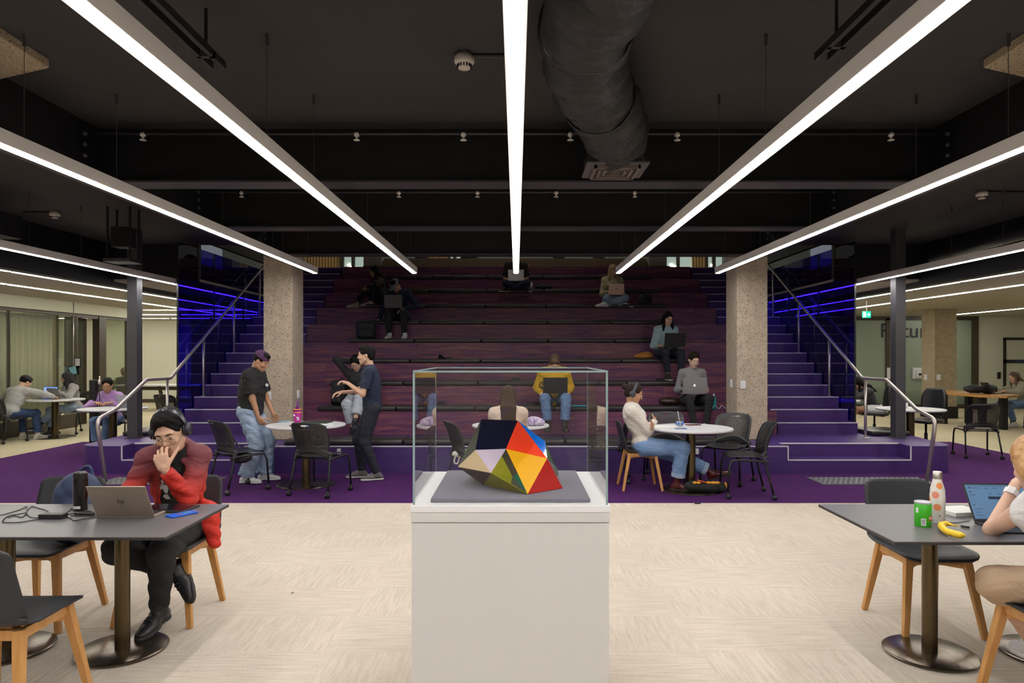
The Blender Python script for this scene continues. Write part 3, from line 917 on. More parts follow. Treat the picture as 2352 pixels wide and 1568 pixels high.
# flexible black duct and vent
def duct():
    g = root('flexible_duct', (.5, 3.5, 3.2), 'fat crinkled black flexible duct running over the ceiling to the square vent', 'duct')
    ctrl = [Vector(p) for p in ((.34, .8, 3.22), (.40, 1.8, 3.2), (.42, 2.6, 3.19), (.34, 3.3, 3.19), (.42, 3.95, 3.2), (.60, 4.5, 3.2), (.72, 4.95, 3.2), (.745, 5.17, 3.15), (.745, 5.19, 3.02))]
    pts = []
    for i in range(len(ctrl) - 1):
        p0 = ctrl[max(i - 1, 0)]; p1 = ctrl[i]; p2 = ctrl[i + 1]; p3 = ctrl[min(i + 2, len(ctrl) - 1)]
        for t in np.linspace(0, 1, 26 if i < 6 else 8, endpoint=False):
            pts.append(.5 * ((2 * p1) + (-p0 + p2) * t + (2 * p0 - 5 * p1 + 4 * p2 - p3) * t * t + (-p0 + 3 * p1 - 3 * p2 + p3) * t ** 3))
    pts.append(ctrl[-1])
    m = MB(); n = 48; prev = None
    rnd = random.Random(3)
    folds = [rnd.uniform(0, 1) for _ in range(len(pts))]
    for i, p in enumerate(pts):
        t = (pts[min(i + 1, len(pts) - 1)] - pts[max(i - 1, 0)]).normalized()
        if prev is None: u = (Vector((0, 0, 1)) - t * t.z).normalized()
        else: u = (prev - t * prev.dot(t)).normalized()
        prev = u; w = t.cross(u)
        for k in range(n):
            a = 2 * PI * k / n
            ring = .006 * math.sin(i * 1.55 + 2.4 * math.sin(a + i * .05)) + .011 * math.sin(i * .42 + 1.3 * math.sin(2 * a + 1)) + .005 * math.sin(7 * a + i * .6)
            sag = -.02 if abs(math.sin(i * .105)) < .12 else 0
            r = .222 + ring + sag
            m.v.append(tuple(p + (u * math.cos(a) + w * math.sin(a)) * r))
    for i in range(len(pts) - 1):
        for k in range(n):
            k2 = (k + 1) % n
            m.f.append((i * n + k, i * n + k2, (i + 1) * n + k2, (i + 1) * n + k)); m.mi.append(0)
    kk = NT('crinkled_black_foil')
    kk.b.inputs['Base Color'].default_value = (.032, .029, .029, 1)
    kk.b.inputs['Roughness'].default_value = .26
    kk.b.inputs['Metallic'].default_value = .25
    v = kk.coords('Object', (9, 3.2, 9), (0, .2, .5))
    kk.bump(kk.noise(v, 3.0, 6, .7), .9, .03)
    m.build('duct_sleeve', kk.m, g, True)
    for i in (38, 78, 118):
        t = (pts[i + 1] - pts[i - 1]).normalized()
        u = Vector((0, 0, 1)); u = (u - t * u.dot(t)).normalized(); w = t.cross(u)
        ring = [pts[i] + (u * math.cos(a) + w * math.sin(a)) * .226 + t * .01 * math.sin(3 * a) for a in [2 * PI * q / 32 for q in range(32)]]
        MB().tube(ring, .011, 6, closed=True).build('tape_band', mat('shiny_black_tape', (.02, .02, .02), .15, .3), g, True)
    v = root('ceiling_vent', (.745, 5.19, 3.0), 'square grey louvred air vent at the end of the black duct', 'air vent')
    MB().box(.517, 4.975, 3.0, .975, 5.41, 3.012).build('face_plate', mat('vent_paint', (.085, .075, .075), .5), v)
    for q in range(4):
        a = .17 - q * .042
        m = MB(); cx, cy = .745, 5.19
        for (x0, y0, x1, y1) in ((-a, -a, a, -a + .018), (-a, a - .018, a, a), (-a, -a, -a + .018, a), (a - .018, -a, a, a)):
            m.box(cx + x0, cy + y0, 2.985 - .004 * (3 - q), cx + x1, cy + y1, 3.0)
        m.build('louvre_ring', mat('vent_louvre', (.15, .12, .105), .45), v)
    MB().box(.6, 5.05, 3.012, .89, 5.34, 3.10).build('plenum_box', M_BLACK, v)
duct()
# dark projector cage and service pipe at the sides
g = root('projector_cage', (-4.75, 8.6, 3.0), 'black ceiling bracket and cage above the steel post by the glass room', 'bracket')
m = MB()
for dx in (-.14, .14):
    for dy in (-.1, .1):
        m.bar((-4.95 + dx, 8.6 + dy, 2.78), (-4.95 + dx, 8.6 + dy, 3.45), .02, .02, (0, 1, 0))
m.build('hanger', M_BLACK, g)
MB().box(-5.12, 8.45, 2.76, -4.78, 8.75, 2.80).build('shelf', M_BLACK, g)
MB().box(-5.05, 8.5, 2.95, -4.85, 8.7, 3.2).build('box', M_BLACK, g)
g = tag(MB().tube([(5.9, 6.2, 3.08), (6.05, 9.9, 3.02)], .09, 16).build('service_pipe', M_BEAM, None, True), 'thick black pipe under the ceiling on the exit sign side', 'pipe')
o = MB().box(-6.7, 7.0, 2.98, -5.9, 8.15, 3.25).build('ceiling_cassette', M_BLACK); tag(o, 'black boxy air unit under the ceiling on the glass room side', 'air unit')

# ---------------- upper floor behind the seating
M_SLAT = NT('timber_slats')
v = M_SLAT.coords('Object'); sx = M_SLAT.n('ShaderNodeSeparateXYZ'); M_SLAT.l(v, sx.inputs[0])
fr = M_SLAT.math('FRACT', M_SLAT.math('MULTIPLY', sx.outputs[0], 11.0))
M_SLAT.l(M_SLAT.ramp(fr, [(.0, (.10, .055, .015)), (.3, (.12, .06, .02)), (.36, (.55, .32, .09)), (.9, (.62, .38, .12))]), M_SLAT.b.inputs['Base Color'])
structure(MB().box(-9, 16.38, 3.4, 9, 27, TOPZ).build('floor_upper', mat('upper_carpet', (.12, .11, .10), .9)))
structure(MB().box(-9, 20.9, TOPZ, 9, 21.0, 6.2).build('wall_back', mat('upper_wall', (.30, .31, .26), .8)))
up = 21.0
def upx(px, d=20.7): return (px - VX) / FOC * d
o = tag(MB().box(upx(700), 20.7, TOPZ, upx(778), 20.85, 6).build('timber_slat_panel', M_SLAT.m), 'wide timber slat panel upstairs', 'wall panel')
o = tag(MB().box(upx(1590), 20.7, TOPZ, upx(1620), 20.85, 6).build('timber_slat_panel', M_SLAT.m), 'narrow golden slatted panel upstairs beside a window', 'wall panel')
o = tag(MB().box(upx(985), 20.7, TOPZ, upx(1030), 20.85, 6).build('timber_slat_panel', M_SLAT.m), 'short timber slat panel upstairs behind the second lamp', 'wall panel')
for (a, bb, nm) in ((785, 838, 'window_1'), (1527, 1590, 'window_2'), (1622, 1660, 'window_3'), (1030, 1060, 'window_4')):
    w = root(nm, (upx((a + bb) / 2), 20.7, TOPZ)); structure(w)
    MB().box(upx(a), 20.78, TOPZ, upx(bb), 20.80, 6).build('pane', mat('pale_green_pane', (.35, .42, .37), .2, emit=(.6, .75, .66), estr=.25), w)
    MB().box(upx(a) - .04, 20.7, TOPZ, upx(a) + .06, 20.8, 6).box(upx((a + bb) / 2) - .06, 20.7, TOPZ, upx((a + bb) / 2) + .04, 20.8, 6).build('window_frame', M_DBROWN, w)
    m = MB()
    for q in range(2):
        m.bar((upx(a) + .18, 20.77, 4.35 - .22 * q), (upx(bb) - .12, 20.77, 4.05 - .22 * q), .012, .035, (0, 0, 1))
    m.build('lit_strip', M_OLED, w)
column(-3.72, -3.28, 16.6, 17.1, TOPZ, 6.2, 'speckled concrete column upstairs near the wide slat panel', M_CONC)
column(3.22, 3.66, 16.6, 17.1, TOPZ, 6.2, 'speckled concrete column upstairs near the narrow golden panel', M_CONC)
for s, nm in ((-1, 'left'), (1, 'right')):
    tag(MB().box(s * 3.48 - .23, 16.5, TOPZ, s * 3.48 + .23, 16.58, TOPZ + .11).build('bin_box', M_BLACK, bevel=.01), 'black box before the upstairs column near the %s panel' % {'left': 'wide slat', 'right': 'narrow golden'}[nm], 'box')
for y in (17.6, 19.6, 21.6):
    for x in (-14.2, -12.9, -11.6, -10.3, -9.0, -7.7):
        tag(MB().box(x - .6, y - .03, 2.752, x + .6, y + .03, 2.762).build('office_strip_light', M_OLED), 'recessed strip light set crosswise far back in the office ceiling', 'ceiling light', 'crosswise office strip lights')
# unseen glowing strips added overhead to brighten the upper floor and seating
M_UFILL = mat('added_upstairs_glow', (1, 1, 1), .5, emit=(1.0, .95, .85), estr=12.0)
for k, (x, y) in enumerate(((-6, 18.6), (-2, 18.6), (2, 18.6), (6, 18.6), (0, 13.0))):
    tag(MB().box(x - 1.2, y - .05, 6.17, x + 1.2, y + .05, 6.2).build('added_fill_strip', M_UFILL), 'added unseen fill light on the high upstairs ceiling, above the picture', 'ceiling light', 'added upstairs fill lights')
tag(MB().box(-3.24, 16.75, TOPZ, 3.18, 17.1, TOPZ + .33).build('upstairs_bench_wall', mat('bench_timber', (.30, .215, .13), .7, var=(5, (.34, .25, .155)))), 'long low tan parapet on the upper floor behind the seating', 'parapet')
for (a, bb, lab) in ((950, 985, 'before the short slat panel'), (1055, 1100, 'between the short slat panel and middle lamp'), (1268, 1300, 'beside the middle lamp'), (1360, 1392, 'nearer the blonde person')):
    m = MB().ell(((upx((a + bb) / 2, 17.2)), 17.25, TOPZ + .36), ((bb - a) / 2 / FOC * 17.2, .12, .16), 16, 8)
    tag(m.build('dark_bag', M_BLACKPL, None, True), 'dark rounded bag upstairs over the parapet, ' + lab, 'bag')
# ================================================================== office areas behind
LX = -9.82
def glass_front(y0, y1, nm, mull):
    w = root(nm, (LX, (y0 + y1) / 2, 0)); structure(w)
    MB().box(LX - .01, y0, .30, LX + .01, y1, 2.5).build('pane', M_OFFG, w)
    m = MB().box(LX - .04, y0, 0, LX + .04, y1, .30).box(LX - .04, y0, 2.46, LX + .04, y1, 2.52)
    for q in mull: m.box(LX - .03, q - .012, .3, LX + .03, q + .012, 2.46)
    m.build('window_frame', M_DBROWN, w)
glass_front(7.0, 15.2, 'window_5', (8.6, 11.2, 13.2, 15.17))
glass_front(16.25, 17.2, 'window_6', (16.28, 17.17))
structure(MB().box(LX - .05, 7, 2.52, LX + .12, 17.2, 2.76).build('wall_glass_bulkhead_left', M_CREAM))
dr = root('door_1', (LX - .25, 15.7, 0)); structure(dr)
MB().box(LX - .26, 15.22, 0, LX - .22, 15.95, 2.45).build('door_leaf', M_DBROWN, dr)
MB().box(LX - .215, 15.32, .35, LX - .205, 15.8, 2.3).build('pane', M_OFFG, dr)
MB().box(LX - .1, 15.98, 0, LX + .06, 16.25, 2.5).box(LX - .1, 15.2, 0, LX + .03, 15.24, 2.5).box(LX - .1, 15.2, 2.44, LX + .04, 16.25, 2.52).build('door_frame', M_DBROWN, dr)
# folding curtains inside the glass room
def curtain(x, y0, y1, nm, col):
    m = MB(); n = int((y1 - y0) / .025); z0, z1 = .05, 2.45
    for i in range(n + 1):
        y = y0 + (y1 - y0) * i / n
        dx = .05 * math.sin(i * .9) + .02 * math.sin(i * 2.3 + 1)
        m.v += [(x + dx, y, z0), (x + dx * .8, y, z1)]
    for i in range(n):
        m.f.append((2 * i, 2 * i + 1, 2 * i + 3, 2 * i + 2)); m.mi.append(0)
    o = m.build('curtain', mat('sheer_curtain_' + nm, col, .9), None, True)
    s = o.modifiers.new('thickness', 'SOLIDIFY'); s.thickness = .006
    return o
for k, (a, bb) in enumerate(((8.2, 11.0), (11.25, 12.2), (12.75, 14.9))):
    tag(curtain(LX - .35, a, bb, 'beige', (.62, .56, .42)), 'pleated beige curtain inside the glass room, %s from the camera' % ['first', 'second', 'third'][k], 'curtain', 'curtains in the glass room')
tag(curtain(LX - .3, 16.3, 16.8, 'beige', (.62, .56, .42)), 'narrow pleated curtain behind the glass beyond the dark door', 'curtain')
structure(MB().box(-15.9, 15.3, 0, LX - .5, 15.4, 2.76).build('wall_glass_room', M_CONC2))
structure(MB().box(-13.2, 6.0, 0, -13.1, 15.3, 2.76).build('wall_glass_room_side', mat('glass_room_wall', (.30, .33, .24), .8)))
plate((LX - .15, 15.86, 1.15), .01, .01, 'front', 'x') if False else None
# tablets / sign holder by the glass door
sg = root('door_sign_holder', (LX + .12, 14.9, 1.3), 'dark panel with notice sheets and a light blue card hanging by the glass door', 'sign')
pA = P(170, 842, 15.0)
MB().box(pA.x - .13, 14.98, pA.z - .17, pA.x + .13, 15.0, pA.z + .02).box(pA.x + .02, 14.98, pA.z - .02, pA.x + .16, 15.0, pA.z + .20).build('panel', M_BLACK, sg)
MB().box(pA.x + .04, 14.97, pA.z + .02, pA.x + .14, 14.98, pA.z + .18).build('notice', M_WHITE, sg)
MB().add([(pA.x - .10, 14.96, pA.z - .02), (pA.x - .03, 14.96, pA.z - .16), (pA.x + .09, 14.96, pA.z - .15), (pA.x + .06, 14.96, pA.z + .02)], [(0, 1, 2, 3)]).build('card', mat('light_blue_card', (.25, .55, .68), .5), sg)
MB().tube([(pA.x + .02, 14.95, pA.z), (pA.x + .02, 14.95, 2.75)], .012, 8).build('hanging_rod', M_STEEL, sg, True)
# right: frosted 'Returns' glass wall
YR = 20.5
w = root('window_7', (12.0, YR, 0)); structure(w)
MB().box(10.0, YR, .12, 13.7, YR + .02, 2.68).build('pane', frosted(), w)
fm = MB().box(10.0, YR - .04, 0, 13.85, YR + .04, .12).box(10.0, YR - .04, 2.64, 13.85, YR + .04, 2.76).box(13.66, YR - .05, 0, 13.85, YR + .05, 2.76)
for px in (2038,):
    x = (px - VX) / FOC * YR; fm.box(x - .06, YR - .04, .1, x + .06, YR + .03, 2.7)
fm.build('window_frame', M_DBROWN, w)
tx = text_mesh('returns_sign', 'Returns', .62, frame_T(((2020 - VX) / FOC * YR, YR - .015, 2.31), (1, 0, 0), (0, 0, 1)), mat('dark_purple_letters', (.022, .012, .04), .5), align='LEFT')
tag(tx, 'dark purple word Returns across the top of the frosted glass wall', 'sign')
rs = root('returns_chute', ((2117 - VX) / FOC * YR, YR, 1.1), 'white returns chute with a dark slot in the frosted glass wall', 'book return')
c = P(2117, 857, YR)
MB().box(c.x - .30, YR - .07, c.z - .17, c.x + .30, YR, c.z + .17).build('panel', M_OUTLET, rs, bevel=.02)
MB().box(c.x - .22, YR - .10, c.z - .12, c.x + .22, YR - .07, c.z + .10).build('surround', M_OUTLET, rs, bevel=.015)
MB().box(c.x - .15, YR - .105, c.z - .06, c.x + .15, YR - .1, c.z).build('slot', M_BLACK, rs)
o = MB().box(*(lambda q: (q.x - .06, YR - .06, q.z - .17, q.x + .08, YR, q.z + .17))(P(2040, 857, YR))).build('card_reader', M_OUTLET, bevel=.01)
tag(o, 'white card reader beside the frame in the frosted glass wall', 'card reader')
structure(MB().box(4.1, YR, 0, 10.0, YR + .05, 2.76).build('wall_returns_left', M_BLACK))
# cream wall and doors at far right
structure(MB().box(13.85, YR, 0, 16, YR + .1, 2.76).build('wall_returns_right', M_CREAM))
structure(MB().box(13.85, YR - .02, 0, 16, YR, .14).build('baseboard_right', M_BLACK))
dd = root('door_2', (15.2, YR, 0)); structure(dd)
xa = (2304 - VX) / FOC * YR
MB().box(xa + .05, YR - .02, .12, 15.98, YR, 2.05).build('door_leaf', M_CREAM, dd)
MB().box(xa, YR - .05, 0, xa + .06, YR, 2.12).box(xa, YR - .05, 2.05, 16, YR, 2.12).box(xa, YR - .05, 1.36, 16, YR, 1.46).build('door_frame', M_BLACK, dd)
c = P(2338, 829, YR)
o = MB().box(c.x - .13, YR - .06, c.z - .035, c.x + .10, YR - .05, c.z + .035).build('door_sign', mat('navy_sign', (.02, .035, .16), .5)); tag(o, 'small navy sign on the far cream door', 'sign')
c = P(2294, 862, YR)
tag(MB().box(c.x - .05, YR - .02, c.z - .1, c.x + .05, YR, c.z + .1).build('door_button', M_BLACK), 'small black button plate on the cream wall beside the far door', 'switch plate')
# exit sign
c = P(1991, 722, 14.5)
ex = root('exit_sign', c, 'small green exit sign with running figure and arrow under the office ceiling', 'exit sign')
MB().box(c.x - .085, 14.5, c.z - .07, c.x + .085, 14.53, c.z + .07).build('panel', mat('exit_green', (.0, .35, .2), .5, emit=(0, .45, .28), estr=.8), ex)
m = MB()
M1 = lambda x, z: (c.x + x, 14.497, c.z + z)
m.bar(M1(.0, 0), M1(.055, 0), .004, .014, (0, 0, 1)); m.bar(M1(.035, .03), M1(.06, 0), .004, .012, (0, 0, 1)); m.bar(M1(.035, -.03), M1(.06, 0), .004, .012, (0, 0, 1))
m.box(c.x - .075, 14.495, c.z - .06, c.x - .05, 14.5, c.z + .06)
m.bar(M1(-.035, .03), M1(-.03, -.01), .004, .014); m.bar(M1(-.03, -.01), M1(-.015, -.05), .004, .01); m.bar(M1(-.03, -.01), M1(-.045, -.045), .004, .01); m.ell(M1(-.03, .045), (.01, .003, .01), 8, 6)
m.build('pictogram', mat('exit_white', (.9, 1, .95), .5, emit=(.8, 1, .9), estr=1.0), ex)
MB().tube([(c.x, 14.51, c.z + .07), (c.x, 14.51, 2.75)], .008, 6).build('hanger', M_LAMPB, ex)
# plates on the office column
for dx, lab in ((0, 'left face'), (1, 'right face')):
    p = Vector((10.53, 17.56, 1.03)) if dx == 0 else P(2156, 866, 17.19)
    tag(MB().cbox((p.x, p.y, p.z), (.024, .09, .14) if dx == 0 else (.09, .024, .14)).build('switch_plate', M_OUTLET), 'white switch plate on the %s of the brown office column' % {'left face': 'narrow side', 'right face': 'wide side'}[lab], 'switch plate')

# ================================================================== chairs
def rounded_poly(pts, r, n=5):
    out = []
    N = len(pts)
    for i in range(N):
        p = Vector(pts[i]); a = Vector(pts[i - 1]) - p; c = Vector(pts[(i + 1) % N]) - p
        ra = min(r, a.length * .45, c.length * .45)
        A = p + a.normalized() * ra; B = p + c.normalized() * ra
        for k in range(n + 1):
            t = k / n
            out.append(tuple(A * (1 - t) ** 2 + p * 2 * t * (1 - t) + B * t * t))
    return out

def sheet(fn, nu, nv, th, uvs=False):
    """curved sheet with thickness; fn(u,v)->point, u,v in 0..1"""
    m = MB()
    Pt = [[Vector(fn(i / nu, j / nv)) for j in range(nv + 1)] for i in range(nu + 1)]
    Nn = [[None] * (nv + 1) for _ in range(nu + 1)]
    for i in range(nu + 1):
        for j in range(nv + 1):
            du = Pt[min(i + 1, nu)][j] - Pt[max(i - 1, 0)][j]
            dv = Pt[i][min(j + 1, nv)] - Pt[i][max(j - 1, 0)]
            Nn[i][j] = du.cross(dv).normalized() if du.cross(dv).length > 1e-9 else Vector((0, 0, 1))
    idx = lambda i, j, s: (i * (nv + 1) + j) * 2 + s
    for i in range(nu + 1):
        for j in range(nv + 1):
            m.v.append(tuple(Pt[i][j] + Nn[i][j] * th / 2)); m.v.append(tuple(Pt[i][j] - Nn[i][j] * th / 2))
    U = []
    def f(a, uv): m.f.append(a); m.mi.append(0); U.append(uv)
    for i in range(nu):
        for j in range(nv):
            u0, u1, v0, v1 = i / nu, (i + 1) / nu, j / nv, (j + 1) / nv
            f((idx(i, j, 0), idx(i + 1, j, 0), idx(i + 1, j + 1, 0), idx(i, j + 1, 0)), [(u0, v0), (u1, v0), (u1, v1), (u0, v1)])
            f((idx(i, j, 1), idx(i, j + 1, 1), idx(i + 1, j + 1, 1), idx(i + 1, j, 1)), [(u0, v0), (u0, v1), (u1, v1), (u1, v0)])
    for i in range(nu):
        for j in (0, nv):
            q = (idx(i, j, 0), idx(i, j, 1), idx(i + 1, j, 1), idx(i + 1, j, 0))
            f(q if j == 0 else q[::-1], [(0, 0)] * 4)
    for j in range(nv):
        for i in (0, nu):
            q = (idx(i, j, 0), idx(i, j + 1, 0), idx(i, j + 1, 1), idx(i, j, 1))
            f(q if i == 0 else q[::-1], [(0, 0)] * 4)
    return m, U

def rrect_x(v, w, rb, rt, h):
    """half width of a rounded rectangle at height fraction v"""
    y = v * h
    hw = w / 2
    if y < rb: return hw - rb + math.sqrt(max(rb * rb - (rb - y) ** 2, 0))
    if h - y < rt: return hw - rt + math.sqrt(max(rt * rt - (rt - (h - y)) ** 2, 0))
    return hw

# chair local frame: seat faces -Y (the sitter looks towards -Y), origin on the floor
def shell_chair():
    c = root('wooden_leg_chair')
    prof = []       # (y, z) side profile from front of seat to top of back
    pts = [(-.235, .452), (-.20, .462), (-.05, .450), (.12, .448), (.18, .462), (.212, .50), (.232, .58), (.262, .70), (.285, .80), (.288, .812)]
    cum = [0]
    for i in range(1, len(pts)): cum.append(cum[-1] + math.dist(pts[i], pts[i - 1]))
    L = cum[-1]
    def pr(t):
        s = t * L
        for i in range(1, len(pts)):
            if s <= cum[i] + 1e-9:
                k = (s - cum[i - 1]) / (cum[i] - cum[i - 1])
                return (pts[i - 1][0] * (1 - k) + pts[i][0] * k, pts[i - 1][1] * (1 - k) + pts[i][1] * k)
        return pts[-1]
    def fn(u, v):
        y, z = pr(v)
        s = v * L
        hw = .225
        if s < .10: hw = .225 - .03 * (1 - s / .10) ** 2
        if v > .6: hw = .225 - .02 * (v - .6) / .4
        hw_r = rrect_x(v, 2 * hw, .05, .045, L)
        x = (u - .5) * 2 * min(hw, hw_r)
        q = (x / .225) ** 2
        if s < .45: z += .020 * q * min(1, s / .2); 
        else: y -= .028 * q
        if s < .08: z -= .012 * (1 - s / .08) 
        return (x, y, z)
    m, U = sheet(fn, 14, 44, .011)
    m.build('seat_shell', M_SHELL, c, True)
    for sx in (-1, 1):
        m = MB(); m.bar((sx * .165, -.15, .44), (sx * .225, -.225, 0), .046, .038, (0, 1, 0), .032, .028); m.build('leg', M_OAK, c, bevel=.004)
        m = MB(); m.bar((sx * .165, .15, .44), (sx * .22, .235, 0), .046, .038, (0, 1, 0), .032, .028); m.build('leg', M_OAK, c, bevel=.004)
    m = MB()
    for a, b2 in (((-.16, -.14), (.16, .14)), ((-.16, .14), (.16, -.14))):
        m.bar((a[0], a[1], .405), (b2[0], b2[1], .405), .028, .06)
    for a, b2 in (((-.165, -.145), (.165, -.145)), ((-.165, .15), (.165, .15)), ((-.165, -.145), (-.165, .15)), ((.165, -.145), (.165, .15))):
        m.bar((a[0], a[1], .42), (b2[0], b2[1], .42), .024, .042)
    m.build('apron', M_OAK, c)
    return c

def perforated(name, nx, ny, thr, slant=False):
    k = NT(name)
    tc = k.nt.nodes.new('ShaderNodeTexCoord')
    sx = k.n('ShaderNodeSeparateXYZ'); k.l(tc.outputs['UV'], sx.inputs[0])
    u, v = sx.outputs[0], sx.outputs[1]
    a = k.math('MULTIPLY', u, float(nx)); b_ = k.math('MULTIPLY', v, float(ny))
    p = k.math('ADD', a, b_); q = k.math('SUBTRACT', a, b_)
    fp = k.math('ABSOLUTE', k.math('SUBTRACT', k.math('FRACT', p), .5)); fq = k.math('ABSOLUTE', k.math('SUBTRACT', k.math('FRACT', q), .5))
    hole = k.math('MULTIPLY', k.math('LESS_THAN', fp, thr), k.math('LESS_THAN', fq, thr * 1.0))
    # keep a solid rim
    m1 = k.math('LESS_THAN', k.math('ABSOLUTE', k.math('SUBTRACT', u, .5)), .40)
    m2 = k.math('MULTIPLY', k.math('GREATER_THAN', v, .10), k.math('LESS_THAN', v, .80))
    hole = k.math('MULTIPLY', hole, k.math('MULTIPLY', m1, m2))
    # hand hold
    hu = k.math('DIVIDE', k.math('SUBTRACT', u, .5), .13); hv = k.math('DIVIDE', k.math('SUBTRACT', v, .89), .035)
    hh = k.math('LESS_THAN', k.math('ADD', k.math('POWER', k.math('ABSOLUTE', hu), 3.0), k.math('POWER', k.math('ABSOLUTE', hv), 2.0)), 1.0)
    hole = k.math('MAXIMUM', hole, hh) if not slant else hole
    tr = k.n('ShaderNodeBsdfTransparent')
    mx = k.n('ShaderNodeMixShader')
    k.b.inputs['Base Color'].default_value = (.016, .016, .017, 1); k.b.inputs['Roughness'].default_value = .42
    k.l(hole, mx.inputs[0]); k.l(k.b.outputs[0], mx.inputs[1]); k.l(tr.outputs[0], mx.inputs[2])
    k.l(mx.outputs[0], k.out.inputs[0])
    return k.m
M_PERFB = perforated('perforated_chair_back', 15, 13, .30)
M_PERFS = perforated('perforated_chair_seat', 17, 17, .17, True)
M_SEATP = mat('dark_grey_seat_plastic', (.05, .052, .055), .5)

def mesh_chair():
    c = root('mesh_back_chair')
    def back(u, v):
        h = .36
        hw = .225 + .02 * math.sin(v * PI)
        if v > .86: hw -= .05 * ((v - .86) / .14) ** 2
        hw *= 1.0 - .10 * (1 - v)
        x = (u - .5) * 2 * hw
        z = .475 + h * v + .012 * math.cos((u - .5) * PI)
        y = .215 + .075 * v + .05 * v * v - .075 * (x / .22) ** 2
        return (x, y, z)
    m, U = sheet(back, 16, 20, .009); m.build('backrest', M_PERFB, c, True, uvs=U)
    def lumbar(u, v):
        x = (u - .5) * 2 * .235
        q = (x / .235) ** 2
        z = .50 - .11 * q * (1 - v * .3) + v * .07
        y = .222 - .085 * q
        return (x, y, z)
    m, U = sheet(lumbar, 16, 4, .016); m.build('back_support', M_BLACKPL, c, True)
    def seat(u, v):
        y = -.22 + .43 * v
        hw = .225 * (1 - .18 * abs(2 * v - 1) ** 3)
        x = (u - .5) * 2 * hw
        z = .452 + .018 * (x / .22) ** 2 - .03 * max(0, .25 - v) ** 1 * 1.2
        return (x, y, z)
    m, U = sheet(seat, 14, 16, .012); m.build('seat', M_PERFS, c, True, uvs=U)
    for s in (-1, 1):
        fr = [(s * .225, .20, .415), (s * .228, .10, .425), (s * .228, -.12, .432), (s * .235, -.20, .425), (s * .242, -.225, .36), (s * .25, -.245, .07)]
        g = MB().tube(fr, .0125, 10).build('leg', M_BLACK, c, True)
        cast(s * .25, -.245, g)
        bk = [(s * .222, .155, .47), (s * .224, .165, .42), (s * .238, .20, .25), (s * .25, .245, .07)]
        g = MB().tube(bk, .0125, 10).build('leg', M_BLACK, c, True)
        cast(s * .25, .245, g)
    MB().tube([(-.228, -.10, .422), (.228, -.10, .422)], .009, 8).tube([(-.225, .14, .42), (.225, .14, .42)], .009, 8).build('cross_bar', M_BLACK, c, True)
    return c
def cast(x, y, parent):
    T = Matrix.Translation((x, y + .01, .027)) @ Matrix.Rotation(PI / 2, 4, 'Y')
    m = MB()
    for o_ in (-.014, .014):
        m.lathe([(.0, -.009 + o_), (.024, -.009 + o_), (.027, -.004 + o_), (.027, .004 + o_), (.024, .009 + o_), (0, .009 + o_)], n=14, T=T)
    m.tube([(x, y, .075), (x, y + .005, .04)], .012, 8)
    m.build('caster', M_BLACKPL, parent, True)

def task_chair():
    c = root('swivel_task_chair')
    def back(u, v):
        hw = .21 * (1 - .35 * abs(2 * v - 1) ** 3); x = (u - .5) * 2 * hw
        return (x, .23 + .06 * v - .05 * (x / .2) ** 2, .56 + .46 * v)
    m, U = sheet(back, 12, 14, .045); m.build('backrest', M_BLACKPL, c, True)
    def seat(u, v):
        hw = .24 * (1 - .25 * abs(2 * v - 1) ** 3)
        return ((u - .5) * 2 * hw, -.24 + .46 * v, .47 - .02 * max(0, .3 - v))
    m, U = sheet(seat, 12, 12, .055); m.build('seat', M_BLACKPL, c, True)
    MB().tube([(0, .0, .43), (0, .16, .42), (0, .25, .47), (0, .275, .62)], .018, 8).build('back_support', M_BLACK, c, True)
    MB().lathe([(.028, .10), (.028, .26), (.018, .26), (.018, .44)], n=14).build('gas_column', M_BLACK, c, True)
    for k in range(5):
        a = 2 * PI * k / 5 + .3
        g = MB().bar((0, 0, .115), (.29 * math.cos(a), .29 * math.sin(a), .075), .05, .035, (0, 0, 1), .03, .025).build('base_arm', M_BLACKPL, c)
        x, y = .29 * math.cos(a), .29 * math.sin(a)
        MB().lathe([(0, -.02), (.025, -.02), (.028, 0), (.025, .02), (0, .02)], n=12, T=Matrix.Translation((x, y, .028)) @ Matrix.Rotation(PI / 2, 4, 'Y')).tube([(x, y, .08), (x, y, .04)], .01, 6).build('caster', M_BLACK, g, True)
    return c

PROTO = {}
def place(kind, loc, yaw, label, cat='chair', group=None, scale=1.0):
    if kind not in PROTO:
        o = {'shell': shell_chair, 'mesh': mesh_chair, 'task': task_chair}[kind]()
        freeze(o); PROTO[kind] = o
    else:
        o = copy_tree(PROTO[kind])
    o.location = (loc[0], loc[1], loc[2] if len(loc) > 2 else 0)
    o.rotation_euler = (0, 0, math.radians(yaw))
    o.scale = (scale,) * 3
    for k in ('group',):
        if k in o: del o[k]
    tag(o, label, cat, group)
    return o
g1 = 'wooden leg chairs with black shells'
g2 = 'black mesh back chairs'
place('shell', (-2.135, 4.22), 0, 'black shell chair with wooden legs under the person in red jacket', group=g1)
place('shell', (-2.86, 4.15), 0, 'black shell chair with wooden legs holding the navy backpack', group=g1)
place('shell', (-2.26, 3.03), 180, 'black shell chair with wooden legs cut off by the picture corner', group=g1)
place('shell', (2.41, 4.06), 0, 'empty black shell chair behind the table with the banana', group=g1)
place('shell', (2.46, 3.06), 182, 'black shell chair with wooden legs under the person in tan shorts', group=g1)
place('shell', (1.49, 8.24), 90, 'black shell chair with wooden legs under the person in white sweatshirt', group=g1)
place('mesh', (-3.30, 8.12), 138, 'black mesh chair with a black bag near the person in black t-shirt', group=g2)
place('mesh', (-2.27, 7.92), 163, 'black mesh chair in front of the table with the magenta tumbler', group=g2)
place('mesh', (-.52, 7.98), 112, 'black mesh chair with a white tote bag, seen through the glass case', group=g2)
